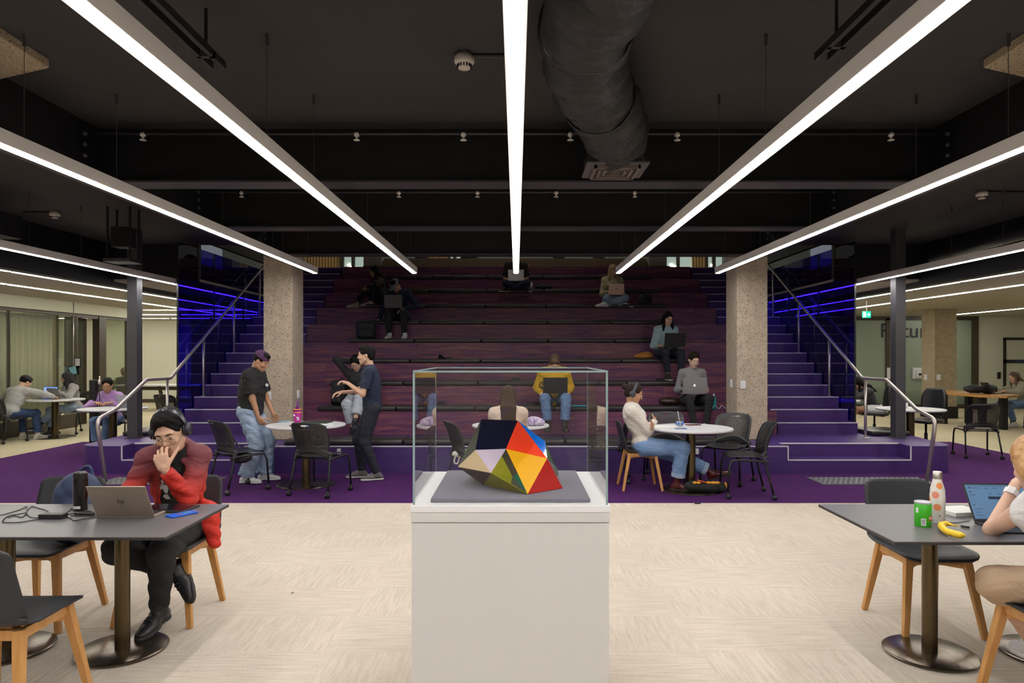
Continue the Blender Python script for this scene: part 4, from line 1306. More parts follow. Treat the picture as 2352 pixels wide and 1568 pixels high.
place('mesh', (-.09, 7.62), 180, 'black mesh chair under the person in the cream jumper', group=g2)
place('mesh', (1.18, 8.75), -100, 'black mesh chair behind the person in white sweatshirt', group=g2)
place('mesh', (1.93, 9.0) if False else (1.93, 8.86), -15, 'black mesh chair behind the iced coffee, on the platform side', group=g2)
place('mesh', (2.66, 8.62), -38, 'black mesh chair half turned to the camera before the column', group=g2)
place('mesh', (2.62, 7.80), -97, 'black mesh chair seen from its side at the iced coffee table', group=g2)
place('mesh', (-9.38, 12.5), 170, 'black mesh chair under the person in the grey hoodie by the glass wall', group=g2)
place('mesh', (-8.98, 14.0), -20, 'black mesh chair under the person in the black headscarf', group=g2)
place('mesh', (-6.98, 11.85), 12, 'black mesh chair under the person in the lilac sweater', group=g2)
place('mesh', (-6.75, 13.4), 170, 'empty black mesh chair in the office above the red jacket person', group=g2)
place('mesh', (7.25, 10.75), 168, 'empty black mesh chair at the purple carpet edge near the handrail', group=g2)
place('mesh', (11.42, 15.2), -98, 'black mesh chair under the person in the khaki jacket', group=g2)
place('mesh', (-9.95, 11.7), 150, 'black mesh chair under the person in charcoal, cut off by the picture', group=g2)
place('task', (7.05, 11.75), -62, 'empty black swivel chair with a tall rounded back by the steel post', group='black swivel chairs')
place('task', (6.95, 13.25), -110, 'black swivel chair under the person in white shorts', group='black swivel chairs')
place('task', (-10.35, 18.2), 185, 'black swivel chair under the person in green', group='black swivel chairs')
place('task', (-9.6, 20.6), 20, 'empty black swivel chair behind the far desk in the office', group='black swivel chairs')

# ================================================================== tables
def round_table(x, y, r, label, h=.742, colr=.032, base=.355, top=None):
    t = root('round_table', (x, y, 0), label, 'table')
    MB().lathe([(0, h - .026), (r - .012, h - .026), (r, h - .018), (r, h - .003), (r - .003, h), (0, h)], (x, y, 0), 64).build('table_top', top or M_WHITE, t, True, auto=35)
    MB().lathe([(colr, .012), (colr, h - .03)], (x, y, 0), 24).lathe([(.11, h - .034), (.11, h - .027)], (x, y, 0), 24).build('pillar', M_BRONZE, t, True, auto=35)
    MB().lathe([(base, 0), (base, .006), (base - .01, .014), (.04, .016), (0, .016)], (x, y, 0), 56).build('base_plate', M_BRONZEB, t, True, auto=35)
    return t
round_table(-2.60, 8.45, .475, 'round white table with the magenta tumbler', colr=.055)
round_table(2.07, 8.10, .485, 'round white table with the iced coffee cup', colr=.055)
round_table(-.07, 8.42, .475, 'round white table seen through the glass case', colr=.055)
round_table(-6.53, 11.05, .5, 'round white table before the person in the lilac jumper', colr=.06)
round_table(6.32, 10.95, .5, 'round white table with a paper cup behind a steel post', colr=.06)
round_table(-8.95, 13.25, .5, 'round white table by the glass wall with two laptops', colr=.06)
round_table(6.05, 13.1, .5, 'round white table under the elbows of the person in white shorts', colr=.06)

def rect_table(x0, x1, y0, y1, bases, label, h=.742):
    t = root('grey_table', ((x0 + x1) / 2, (y0 + y1) / 2, 0), label, 'table')
    MB().box(x0, y0, h - .004, x1, y1, h).build('table_top', M_TABLEG, t)
    MB().box(x0, y0, h - .016, x1, y1, h - .004).build('table_edge', M_TABLEE, t)
    for (x, y) in bases:
        MB().lathe([(.038, .012), (.038, h - .017)], (x, y, 0), 28).build('pillar', M_BRONZE, t, True, auto=35)
        MB().lathe([(.20, .0), (.20, .004), (.225, .006), (.228, .014), (.218, .020), (.05, .022), (0, .022)], (x, y, 0), 56).build('base_plate', M_BRONZEB, t, True, auto=35)
    return t
rect_table(-3.55, -1.655, 3.22, 3.93, [(-2.135, 3.70), (-2.76, 3.70)], 'long grey table with the champagne laptop and black bottle')
rect_table(1.74, 3.6, 3.14, 3.93, [(2.21, 3.65), (2.83, 3.65)], 'long grey table with the green can and banana')

# wooden meeting table at the right and far desk at the left
t = root('meeting_table', (10.6, 15.4, 0), 'oak topped meeting table with black legs in the office', 'table')
MB().prism([(9.77, 16.05), (9.84, 14.5), (10.2, 14.2), (10.75, 14.6), (10.85, 16.1), (10.4, 16.5)], .70, .75).build('table_top', M_OAK2, t)
for (x, y) in ((9.95, 15.9), (10.0, 14.65), (10.6, 16.0), (10.45, 14.65)):
    MB().box(x - .06, y - .06, 0, x + .06, y + .06, .70).build('leg', M_BLACK, t)
t = root('far_desk', (-10.0, 19.7, 0), 'white topped desk with slanted dark legs far back in the office', 'table')
MB().box(-11.4, 19.3, .72, -8.2, 20.2, .75).build('table_top', M_WHITE, t)
for (x, s) in ((-11.2, 1), (-10.2, -1), (-9.6, 1), (-8.5, -1)):
    MB().bar((x, 19.5, .72), (x - .15 * s, 19.5, 0), .07, .07, (0, 1, 0)).build('leg', M_DBROWN, t)
MB().box(-11.0, 19.42, .60, -8.6, 19.5, .70).build('apron', M_DBROWN, t)
# black bollard with cable and small fittings
g = root('power_bollard', (-7.15, 11.55, 0), 'slim black power bollard behind a handrail', 'post')
MB().box(-7.2, 11.5, 0, -7.1, 11.6, 1.18).build('body', M_BLACK, g, bevel=.008)
MB().tube([(-7.03, 11.5, 1.16), (-7.03, 11.5, 1.0), (-7.0, 11.48, .8), (-7.01, 11.5, .55)], .008, 6).build('cable', M_BLACK, g, True)
MB().lathe([(.0, 1.10), (.03, 1.11), (.03, 1.16), (.01, 1.2), (.012, 1.24), (0, 1.25)], (-7.02, 11.5, 0), 10).build('fitting', M_STEEL, g, True)

# ================================================================== display case
PZ = 1.0; cxn = -.024; HW = .395; Y0 = 2.73; Y1 = Y0 + .79
pd = root('display_plinth', (cxn, (Y0 + Y1) / 2, 0), 'tall white plinth under the glass case', 'plinth')
MB().box(cxn - HW, Y0, 0, cxn + HW, Y1, PZ - .072).build('plinth_body', M_PLINTH, pd, bevel=.0015)
MB().box(cxn - HW - .003, Y0 - .003, PZ - .069, cxn + HW + .003, Y1 + .003, PZ - .03).build('plinth_rail', M_PLINTH, pd, bevel=.002)
MB().box(cxn - HW - .004, Y0 - .004, PZ - .029, cxn + HW + .004, Y1 + .004, PZ - .001).build('plinth_top', M_PLINTHIN, pd, bevel=.002)
gc = root('glass_case', (cxn, (Y0 + Y1) / 2, PZ), 'clear glass display case over the faceted sculpture', 'display case')
gx0, gx1, gy0, gy1, gz1 = cxn - HW + .005, cxn + HW - .005, Y0 + .005, Y1 - .005, PZ + .533
t_ = .008
def pane(nm, x0, y0, z0, x1, y1, z1):
    # two skins without edges: thin clear glass
    m = MB().box(x0, y0, z0, x1, y1, z1)
    return m.build(nm, M_CASE, gc)
pane('glass_pane', gx0, gy0, PZ, gx1, gy0 + t_ * .2, gz1)
pane('glass_pane', gx0, gy1 - t_ * .2, PZ, gx1, gy1, gz1)
pane('glass_pane', gx0, gy0, PZ, gx0 + t_ * .2, gy1, gz1)
pane('glass_pane', gx1 - t_ * .2, gy0, PZ, gx1, gy1, gz1)
m = MB().box(gx0, gy0, gz1, gx1, gy1, gz1 + .0015); m.build('glass_lid', glass('lid_glass', (.9, .92, .93), 1.2, .05, .5, (.36, .36, .40)), gc)  # grey mixed into the lid's colour stands for its hazy reflection
m = MB(); e = .008
for x in (gx0 - .001, gx1 - e + .001):
    for y in (gy0 - .001, gy1 - e + .001):
        ee = e if y < gy0 + .1 else .003
        m.box(x + (0 if x < cxn else e - ee), y, PZ, x + (ee if x < cxn else e), y + ee, gz1)
for y in (gy0 - .001, gy1 - .004):
    m.box(gx0, y, gz1 - .003, gx1, y + .005, gz1 + .004)
for x in (gx0 - .001, gx1 - .004):
    m.box(x, gy0, gz1 - .003, x + .005, gy1, gz1 + .004)
m.build('glass_edges', M_CASEEDGE, gc)
fb = MB().box(cxn - .325, Y0 + .05, PZ, cxn + .325, Y1 - .05, PZ + .014).build('display_board', M_FELT, bevel=.001)
tag(fb, 'grey felt covered board under the sculpture inside the glass case', 'board')
# faceted sculpture of coloured panels; front vertices on measured depths
def gem(name, col, rough=.06, tr=0.0, refl=.12, spec=.25):
    k = NT(name)
    k.b.inputs['Specular IOR Level'].default_value = spec
    k.b.inputs['Base Color'].default_value = (*col, 1); k.b.inputs['Roughness'].default_value = rough
    k.b.inputs['Coat Weight'].default_value = .0
    if tr > 0:
        t = k.n('ShaderNodeBsdfTransparent'); t.inputs[0].default_value = (*[min(1, c_ * 1.0) for c_ in col], 1)
        gl = k.n('ShaderNodeBsdfGlossy'); gl.inputs['Roughness'].default_value = .02
        gl.inputs[0].default_value = (1, 1, 1, 1)
        m1 = k.n('ShaderNodeMixShader'); m1.inputs[0].default_value = tr
        m2 = k.n('ShaderNodeMixShader'); m2.inputs[0].default_value = refl
        k.l(k.b.outputs[0], m1.inputs[1]); k.l(t.outputs[0], m1.inputs[2])
        k.l(m1.outputs[0], m2.inputs[1]); k.l(gl.outputs[0], m2.inputs[2])
        k.l(m2.outputs[0], k.out.inputs[0])
    return k.m
def S(cx_, cy_, d):   # crop pixel of the sculpture close-up -> world
    return P(1000 + cx_ * .14029, 940 + cy_ * .14029, d)
zb = PZ + .016
def onb(v): v = v.copy(); v.z = zb; return v
A_ = S(750, 160, 3.14); B_ = S(1350, 182, 3.14)
C_ = S(655, 662, 3.02); D_ = S(1155, 645, 2.98)
E_ = S(365, 938, 3.10); F_ = S(910, 1040, 2.90)
Gv = G(1000 + 1510 * .14029, 940 + 1385 * .14029, zb)
H_ = S(1830, 800, 3.02)
I_ = G(1000 + 2085 * .14029, 940 + 1288 * .14029, zb)
J_ = S(1795, 525, 3.20)
K_ = G(1000 + 785 * .14029, 940 + 1240 * .14029, zb)
L_ = onb(S(2040, 1170, 3.20)); N_ = S(1990, 960, 3.28)
O_ = onb(Vector((A_.x - .03, 3.34, 0))); Q_ = onb(Vector((B_.x + .02, 3.38, 0)))
R_ = Vector((A_.x + .03, 3.33, A_.z - .08))
sc_ = root('faceted_sculpture', ((A_.x + B_.x) / 2, 3.1, zb), 'faceted sculpture of coloured transparent panels in the glass case', 'sculpture')
cen = (A_ + B_ + E_ + I_ + O_ + Gv) / 6
def panel(pts, material, th=.003):
    pts = [Vector(p) for p in pts]
    n = (pts[1] - pts[0]).cross(pts[2] - pts[0]).normalized()
    mid = sum(pts, Vector()) / len(pts)
    if n.dot(mid - cen) < 0: pts = pts[::-1]; n = -n
    k = len(pts)
    vs = pts + [p - n * th for p in pts]
    fs = [tuple(range(k)), tuple(range(k, 2 * k))[::-1]] + [(i, k + i, k + (i + 1) % k, (i + 1) % k) for i in range(k)]
    MB().add(vs, fs).build('panel', material, sc_)
RED = gem('orange_red_panel', (1.0, .050, .006), .3)
YEL = gem('yellow_panel', (1.0, .48, .0), .3)
DRED = gem('deep_red_panel', (.48, .001, .001), .5, 0, 0, .08)
BLU = gem('blue_panel', (.0, .20, .85), .06)
NAV = gem('navy_mirror_panel', (.003, .005, .045), .5, .5, .0, 0)
LIL = gem('lilac_panel', (.80, .66, .82), .2, .2, .06)
PEA = gem('peach_panel', (.88, .68, .42), .2, .2, .06)
OLI = gem('olive_glass_panel', (.62, .60, .02), .2, .6, .03)
SMO = gem('smoke_glass_panel', (.18, .19, .13), .3, .7, .0)
GRN = gem('green_panel', (.0, .22, .11), .05, .5, .15)
SIL = gem('silver_mirror_panel', (.45, .52, .48), .04, .3, .35)
BRO = gem('amber_glass_panel', (.22, .10, .03), .05, .7, .1)
panel((A_, B_, D_, C_), NAV)
panel((B_, H_, D_), RED)
panel((D_, H_, Gv), YEL)
panel((H_, I_, Gv), DRED)
panel((B_, J_, H_), BLU)
panel((J_, L_, I_, H_), SIL) if False else (panel((J_, N_, H_), GRN), panel((N_, I_, H_), SIL), panel((N_, L_, I_), SIL))
panel((C_, D_, F_), LIL)
panel((C_, F_, E_), PEA)
panel((A_, C_, E_), SMO)
pn_ = (D_ - F_).cross(Gv - F_).normalized()
def onpl(cx_, cy_):
    e_ = Vector((0, 0, EYE)); r_ = S(cx_, cy_, 3.0) - e_
    return e_ + r_ * ((F_ - e_).dot(pn_) / r_.dot(pn_))
M1_, M2_, M3_, M4_ = onpl(1090, 760), onpl(1262, 1098), onpl(1345, 1035), onpl(1235, 1215)
panel((F_, M1_, M2_), OLI)
panel((M1_, D_, M3_, M2_), gem('dark_brown_glass_panel', (.10, .085, .05), .2, .45, .03))
panel((M2_, M3_, Gv), GRN)
panel((F_, M2_, M4_), gem('yellow_green_panel', (.42, .44, .01), .2, .5, .03))
panel((M4_, M2_, Gv), SMO)
mid = (F_ + Gv) / 2
panel((E_, F_, K_), BRO)
panel((F_, Gv, K_), OLI)
panel((A_, E_, O_), SMO)
panel((E_, K_, O_), OLI)
panel((A_, R_, B_), BLU)
panel((A_, O_, R_), GRN)
panel((R_, O_, Q_), BLU)
panel((R_, Q_, B_), SMO)
panel((B_, Q_, J_), LIL)
panel((J_, Q_, N_), SMO)
panel((N_, Q_, L_), SIL)

# ================================================================== laptops
def laptop(label, hinge, yaw, w=.31, dp=.22, open_deg=105, body=(.35, .33, .30), scr=(.05, .05, .05), scre=0, logo=None, name='laptop', metal=.6, logo_emit=False):
    """hinge = centre of the hinge line; yaw = direction the screen faces (0: towards -Y)"""
    g = root(name, (0, 0, 0), label, 'laptop')
    mb_ = mat('laptop_body_%d_%d_%d' % tuple(int(c * 100) for c in body), body, .38, metal)
    # local: hinge at origin along X, base extends to -Y, lid rises
    MB().box(-w / 2, -dp, 0, w / 2, 0, .011).build('base', mb_, g, bevel=.003)
    MB().box(-w / 2 + .018, -dp + .085, .011, w / 2 - .018, -.02, .0118).build('keyboard', M_BLACKPL, g)
    a = math.radians(open_deg - 90)
    T = Matrix.Translation((0, .001, .010)) @ Matrix.Rotation(-a, 4, 'X')
    MB().box(-w / 2, -.003, 0, w / 2, .003, dp * .98, T=T).build('lid', mb_, g, bevel=.002)
    sm = mat('screen_%d_%d_%d_%d' % (*[int(c * 100) for c in scr], int(scre * 10)), scr, .12, emit=scr if scre else None, estr=scre)
    MB().box(-w / 2 + .008, -.0042, .012, w / 2 - .008, -.003, dp * .98 - .01, T=T).build('screen', sm, g)
    if logo == 'apple':
        m = MB(); TT = T @ frame_T((0, .0034, dp * .5), (-1, 0, 0), (0, 0, 1))
        pts = []
        for i in range(28):
            t = 2 * PI * i / 28
            r = .0155 * (1 + .05 * math.cos(2 * t))
            x, y = r * math.cos(t), r * math.sin(t) * 1.02
            if x > .009 and abs(y - .002) < .0085: x = .0165 - math.sqrt(max(.0085 ** 2 - (y - .002) ** 2, 0)) 
            if abs(x) < .004 and y > 0: y -= .003
            pts.append((x, y))
        m.prism(pts, 0, .0006, T=TT)
        m.prism([(.001, .0165), (.006, .020), (.007, .0255), (.002, .0225)], 0, .0006, T=TT)
        m.build('logo', mat('white_logo', (.85, .88, .92), .4, emit=(1, 1, 1), estr=.9) if logo_emit else mat('dark_logo', (.03, .03, .03), .3), g)
    elif logo:
        text_mesh('logo', logo, dp * .2, T @ frame_T((0, .0034, dp * .5), (-1, 0, 0), (0, 0, 1)), mat('dark_logo', (.03, .03, .03), .3), g, .0006, shear=.25)
    g.location = hinge
    g.rotation_euler = (0, 0, math.radians(yaw))
    return g
TH = .742
# the hp laptop: seen from behind, screen faces away from the camera
lp = laptop('champagne laptop with hp letters before the person in red jacket', (-2.06, 3.60, TH), 180, .305, .20, 118, (.42, .35, .28), (.05, .06, .08), 0, 'hp')
lp.rotation_euler = (0, 0, math.radians(180))
lpr = laptop('black laptop with a blue page on screen by the floral bottle', (2.50, 3.47, TH), -4, .33, .21, 122, (.02, .02, .022), (.055, .10, .165), .75, None, metal=.2)
def screen_marks(g, marks, material, w, dp, deg):
    a = math.radians(deg - 90); T = Matrix.Rotation(math.radians(-4), 4, 'Z') @ Matrix.Translation((0, .001, .010)) @ Matrix.Rotation(-a, 4, 'X')
    L = Matrix.Translation(g.location)
    for (u, v, du, dv) in marks:
        x0 = -w / 2 + u * w; z0 = v * dp
        o = MB().box(x0, -.0046, z0, x0 + du * w, -.0043, z0 + dv * dp, T=T)
        ob = link_mesh('page_mark', [Vector(q) for q in o.v], o.f, material, None, recenter=False)
        ob.parent = g; ob.rotation_euler = (0, 0, math.radians(4))
screen_marks(lpr, [(.06, .84, .05, .02), (.14, .84, .08, .012), (.30, .84, .06, .012), (.42, .84, .08, .012), (.06, .90, .86, .008), (.06, .74, .04, .02), (.06, .66, .09, .012), (.06, .40, .03, .02), (.06, .30, .12, .010), (.06, .22, .08, .010), (.06, .14, .09, .010), (.34, .70, .05, .012), (.48, .70, .05, .012), (.32, .56, .26, .07), (.60, .58, .14, .03)], mat('dark_blue_page_marks', (.012, .02, .07), .4), .33, .21, 122)

# items on the left grey table
b = root('water_bottle', (-2.42, 3.74, TH), 'black steel drink bottle with a small white label', 'bottle')
p = P(177, 1160, 3.75); bx, by = p.x, 3.78
b.location = (bx, by, TH)
MB().lathe([(0, TH), (.033, TH), (.036, TH + .004), (.036, TH + .165), (.034, TH + .178)], (bx, by, 0), 32).build('body', mat('black_bottle_paint', (.008, .006, .006), .28, coat=.3), b, True, auto=40)
MB().lathe([(.033, TH + .172), (.034, TH + .19), (.0335, TH + .205), (.024, TH + .212), (0, TH + .213)], (bx, by, 0), 32).box(bx - .02, by - .034, TH + .19, bx + .012, by - .02, TH + .209).build('cap', M_BLACKPL, b, True, auto=40)
m = MB()
for i in range(8):
    a0, a1 = math.radians(-135 + 9.5 * i), math.radians(-135 + 9.5 * (i + 1))
    r = .0365
    m.add([(bx + r * math.cos(a0), by + r * math.sin(a0), TH + .013), (bx + r * math.cos(a1), by + r * math.sin(a1), TH + .013), (bx + r * math.cos(a1), by + r * math.sin(a1), TH + .028), (bx + r * math.cos(a0), by + r * math.sin(a0), TH + .028)], [(0, 1, 2, 3)])
m.build('label_sticker', M_WHITE, b)
# phone with blue case, tablet
T = Matrix.Translation((-1.795, 3.665, TH)) @ Matrix.Rotation(math.radians(-32), 4, 'Z')
ph = root('phone', (-1.795, 3.665, TH), 'phone face down in a bright blue case', 'phone')
MB().box(-.036, -.075, 0, .036, .075, .009, T=T).build('case', mat('blue_phone_case', (.006, .10, .62), .35), ph, bevel=.004)
MB().box(-.02, .0, .009, .022, .05, .0096, T=T).build('card', mat('teal_card', (.02, .22, .35), .3), ph)
MB().box(-.012, -.025, .009, .012, -.008, .0098, T=T).build('badge', mat('orange_brown_badge', (.35, .12, .05), .5), ph)
T = Matrix.Translation((-1.93, 3.80, TH)) @ Matrix.Rotation(math.radians(-6), 4, 'Z')
tb = root('tablet', (-1.93, 3.80, TH), 'black tablet lying flat behind the champagne laptop', 'tablet')
MB().box(-.13, -.085, 0, .13, .085, .011, T=T).build('case', M_BLACKPL, tb, bevel=.004)
MB().box(-.12, -.076, .011, .12, .076, .0115, T=T).build('screen', mat('glossy_black_glass', (.01, .01, .014), .06), tb)
# power brick and cables
pb = root('power_adapter', P(122, 1188, 3.58), 'black laptop power brick with looped cables', 'charger')
c0 = G(122, 1190, TH)
MB().box(c0.x - .063, c0.y - .026, TH, c0.x + .063, c0.y + .026, TH + .026).build('brick', M_BLACKPL, pb, bevel=.004)
def gp(cx_, cy_, z=TH + .004): # from close-up pixels of the left table
    return G(cx_ * .14031, 1080 + cy_ * .14031, z)
def spl(pts, n=8):
    out = []
    for i in range(len(pts) - 1):
        p0 = pts[max(i - 1, 0)]; p1 = pts[i]; p2 = pts[i + 1]; p3 = pts[min(i + 2, len(pts) - 1)]
        for t in np.linspace(0, 1, n, endpoint=False):
            out.append(.5 * ((2 * p1) + (-p0 + p2) * t + (2 * p0 - 5 * p1 + 4 * p2 - p3) * t * t + (-p0 + 3 * p1 - 3 * p2 + p3) * t ** 3))
    return out + [pts[-1]]
M_CABLE = mat('black_cable', (.012, .012, .012), .5)
for pts in ([(-200, 760), (0, 735), (200, 680), (330, 640), (430, 590), (440, 650), (450, 720), (520, 770), (640, 775)],
            [(640, 795), (500, 820), (300, 850), (60, 850), (60, 800), (140, 745), (300, 715), (420, 690), (470, 630), (530, 590), (650, 620), (770, 660), (800, 700)],
            [(140, 770), (240, 740), (360, 765), (425, 700)],
            [(1010, 735), (1100, 680), (1200, 610), (1300, 580), (1380, 550)],
            [(1060, 770), (1150, 775), (1220, 820), (1380, 790), (1600, 760)],
            [(1060, 730), (1200, 705), (1300, 680), (1450, 665), (1540, 690), (1480, 730), (1380, 740), (1160, 745)],
            [(1240, 705), (1350, 690), (1420, 720), (1500, 700), (1560, 730), (1500, 750), (1400, 735), (1330, 700), (1420, 680), (1530, 700)]):
    MB().tube(spl([gp(*q) for q in pts]), .0026, 6).build('cable', M_CABLE, pb, True)
MB().tube([gp(1230, 708, TH + .01), gp(1540, 712, TH + .012)], .008, 8).build('cable_tie_bundle', M_CABLE, pb, True)

# backpack on the chair behind
def blob(name, material, parts, parent=None, voxel=.012, noise=.0, smooth=2):
    """soft rounded shape grown from overlapping ellipsoids [(centre, radii, rotz)]"""
    lo = np.min([np.array(c) - np.max(r) * 1.2 for c, r, *_ in parts], axis=0); hi = np.max([np.array(c) + np.max(r) * 1.2 for c, r, *_ in parts], axis=0)
    f = Field(lo, hi, voxel)
    for q in parts:
        c, r = q[0], q[1]; rz = q[2] if len(q) > 2 else 0
        f.ell(c, r, Matrix.Rotation(rz, 3, 'Z'), .03)
    if noise: f.wrinkle(noise, 22)
    vs, fs = f.mesh()
    return link_mesh(name, vs, fs, material, parent, True)
# ================================================================== people
def skin(name, c):
    return mat(name, c, .5, spec=.35, var=(14, tuple(min(1, x * 1.08) for x in c), .3))
SK_LIGHT = skin('skin_light', (.56, .34, .235)); SK_FAIR = skin('skin_fair', (.64, .42, .31)); SK_TAN = skin('skin_tan', (.42, .22, .13)); SK_BROWN = skin('skin_brown', (.27, .13, .07))
M_HAIRB = mat('black_hair', (.006, .005, .005), .6, spec=.12, bump=(90, .5))
M_HAIRDK = mat('dark_brown_tied_hair', (.020, .012, .008), .6, spec=.15, bump=(90, .5))
M_HAIRBR = mat('brown_hair', (.085, .045, .025), .45, bump=(90, .5))
M_HAIRBL = mat('blonde_hair', (.50, .33, .14), .45, bump=(90, .5), var=(20, (.36, .22, .08)))
M_HAIRST = mat('strawberry_blonde_hair', (.40, .20, .07), .45, bump=(80, .5), var=(25, (.55, .32, .14)))
M_EYEW = mat('eye_white', (.7, .68, .65), .3)
M_IRIS = mat('dark_iris', (.02, .012, .008), .2)
M_LIP = mat('lip_red', (.36, .12, .09), .5)
M_DENIM = mat('blue_denim', (.10, .17, .32), .85, var=(9, (.16, .25, .42)), bump=(120, .2))
M_DENIML = mat('light_denim', (.26, .36, .50), .85, var=(7, (.36, .46, .60)), bump=(120, .2))
M_DENIMD = mat('dark_denim', (.025, .05, .13), .85, var=(9, (.04, .075, .18)))
M_BLKCL = mat('black_cloth', (.012, .012, .014), .85, var=(8, (.02, .02, .022)))
M_NAVYCL = mat('navy_cloth', (.010, .016, .045), .85)
M_DARKTR = mat('dark_navy_trousers', (.012, .014, .026), .85)
M_SHOEW = mat('white_leather', (.68, .68, .67), .5)
M_SHOEB = mat('black_leather', (.014, .014, .016), .4)
M_SOLEW = mat('white_sole', (.66, .63, .58), .6)
M_SOLEB = mat('dark_sole', (.03, .028, .026), .7)
M_METALF = mat('thin_gold_frame', (.62, .50, .32), .25, .9)
M_DARKF = mat('dark_glasses_frame', (.03, .02, .02), .3)

def V3(x): return Vector(x)
def norm(v): v = Vector(v); return v.normalized() if v.length > 1e-9 else Vector((0, 0, 1))
def ik(a, t, l1, l2, pole):
    a, t = Vector(a), Vector(t); d = t - a; L = d.length
    if L > (l1 + l2) * .998: d = d * ((l1 + l2) * .998 / L); L = d.length
    if L < abs(l1 - l2) + .01: d = norm(d) * (abs(l1 - l2) + .01); L = d.length
    x = (l1 * l1 - l2 * l2 + L * L) / (2 * L); h = math.sqrt(max(l1 * l1 - x * x, 0))
    u = norm(d); p = Vector(pole); p = p - u * p.dot(u); p = norm(p)
    return a + u * x + p * h, a + d

def add_hand(f, wrist, d, palm, thumb, s=1.0, curl=.35, spread=1.0, tcurl=.3):
    """palm and five separate fingers; d = direction of the fingers, palm = where the palm looks, thumb = thumb side"""
    d = norm(d); palm = norm(Vector(palm) - d * Vector(palm).dot(d)); thumb = norm(d.cross(palm) if d.cross(palm).dot(Vector(thumb)) > 0 else palm.cross(d))
    w = Vector(wrist)
    offs = [(.030, .074, .0088, (.040, .025, .020)), (.010, .080, .0090, (.044, .028, .021)), (-.010, .076, .0086, (.041, .026, .020)), (-.029, .066, .0075, (.032, .020, .017))]
    ends = []
    for o, ln, r, seg in offs:
        k = w + d * (ln * s) + thumb * (o * s)
        f.cone(w + d * .012 * s + thumb * (o * .6 * s), k, .0145 * s, .0115 * s, .012 * s)
        ends.append((k, o, r, seg))
    f.ell(w + d * .045 * s + thumb * .018 * s + palm * .008 * s, (.018 * s,) * 3, None, .014 * s)
    for qi, (k, o, r, seg) in enumerate(ends):
        p = k; dd = norm(d + thumb * (o * 4 * spread * s)); c = curl * (1 + .15 * qi)
        for j, L in enumerate(seg):
            ang = c * (.8, 1.0, .7)[j]
            ax = dd.cross(palm)
            ax = norm(ax)
            dd = norm(Matrix.Rotation(ang, 3, ax) @ dd)
            q = p + dd * L * s
            f.cone(p, q, r * s * (1 - .07 * j), r * s * (.95 - .09 * j), .002)
            p = q
    t0 = w + d * .022 * s + thumb * .022 * s + palm * .008 * s
    dd = norm(d * .75 + thumb * .75 + palm * .35)
    rr = (.0135, .0105, .0092, .008)
    p = t0
    for j, L in enumerate((.042, .033, .026)):
        q = p + dd * L * s
        f.cone(p, q, rr[j] * s, rr[j + 1] * s, .008 * s if j == 0 else .002)
        p = q
        dd = norm(dd + d * tcurl * .8 - thumb * tcurl * .5 + palm * tcurl * .3)

def head_frame(fwd, up):
    f_ = norm(fwd); u = norm(Vector(up) - f_ * Vector(up).dot(f_)); r = f_.cross(u)   # r = person's right when f forward, u up
    return r, f_, u
def HT(c, R, p, s=1.0):
    return c + (R[0] * p[0] + R[1] * p[1] + R[2] * p[2]) * s
def RM(R): return Matrix((R[0], R[1], R[2])).transposed()

def add_head(f, c, R, s=1.0, face=True, female=False, k=.02):
    M = RM(R); e = lambda p, r, kk, sub=False, rot=None: f.ell(HT(c, R, p, s), [q * s for q in r], M if rot is None else M @ rot, kk * s, sub)
    e((0, -.014, .036), (.074, .094, .084), .02)
    e((0, .020, -.012), (.063, .070, .075), .03)
    jw = .052 if not female else .045
    f.cone(HT(c, R, (jw, .012, -.058), s), HT(c, R, (.012, .066, -.098), s), .020 * s, .017 * s, .03 * s)
    f.cone(HT(c, R, (-jw, .012, -.058), s), HT(c, R, (-.012, .066, -.098), s), .020 * s, .017 * s, .03 * s)
    e((0, .050, -.065), (.042, .040, .038), .025)
    if face:
        e((0, .078, .030), (.050, .014, .011), .018)
        for q in (-1, 1):
            e((q * .032, .098, .006), (.017, .014, .012), .014, True)
            e((q * .040, .066, -.026), (.020, .018, .018), .02)
            e((q * .032, .079, .005), (.0125, .011, .0105), .004)
        f.cone(HT(c, R, (0, .086, .016), s), HT(c, R, (0, .106, -.020), s), .0085 * s, .0115 * s, .010 * s)
        for q in (-1, 1): e((q * .010, .099, -.025), (.008, .009, .007), .005)
        e((0, .086, -.051), (.021, .011, .006), .006); e((0, .084, -.062), (.018, .011, .006), .006)
        e((0, .093, -.0565), (.019, .006, .0016), .003, True)
    for q in (-1, 1):
        e((q * .077, -.008, -.004), (.008, .018, .030), .006, False, Matrix.Rotation(q * .25, 3, 'Z'))

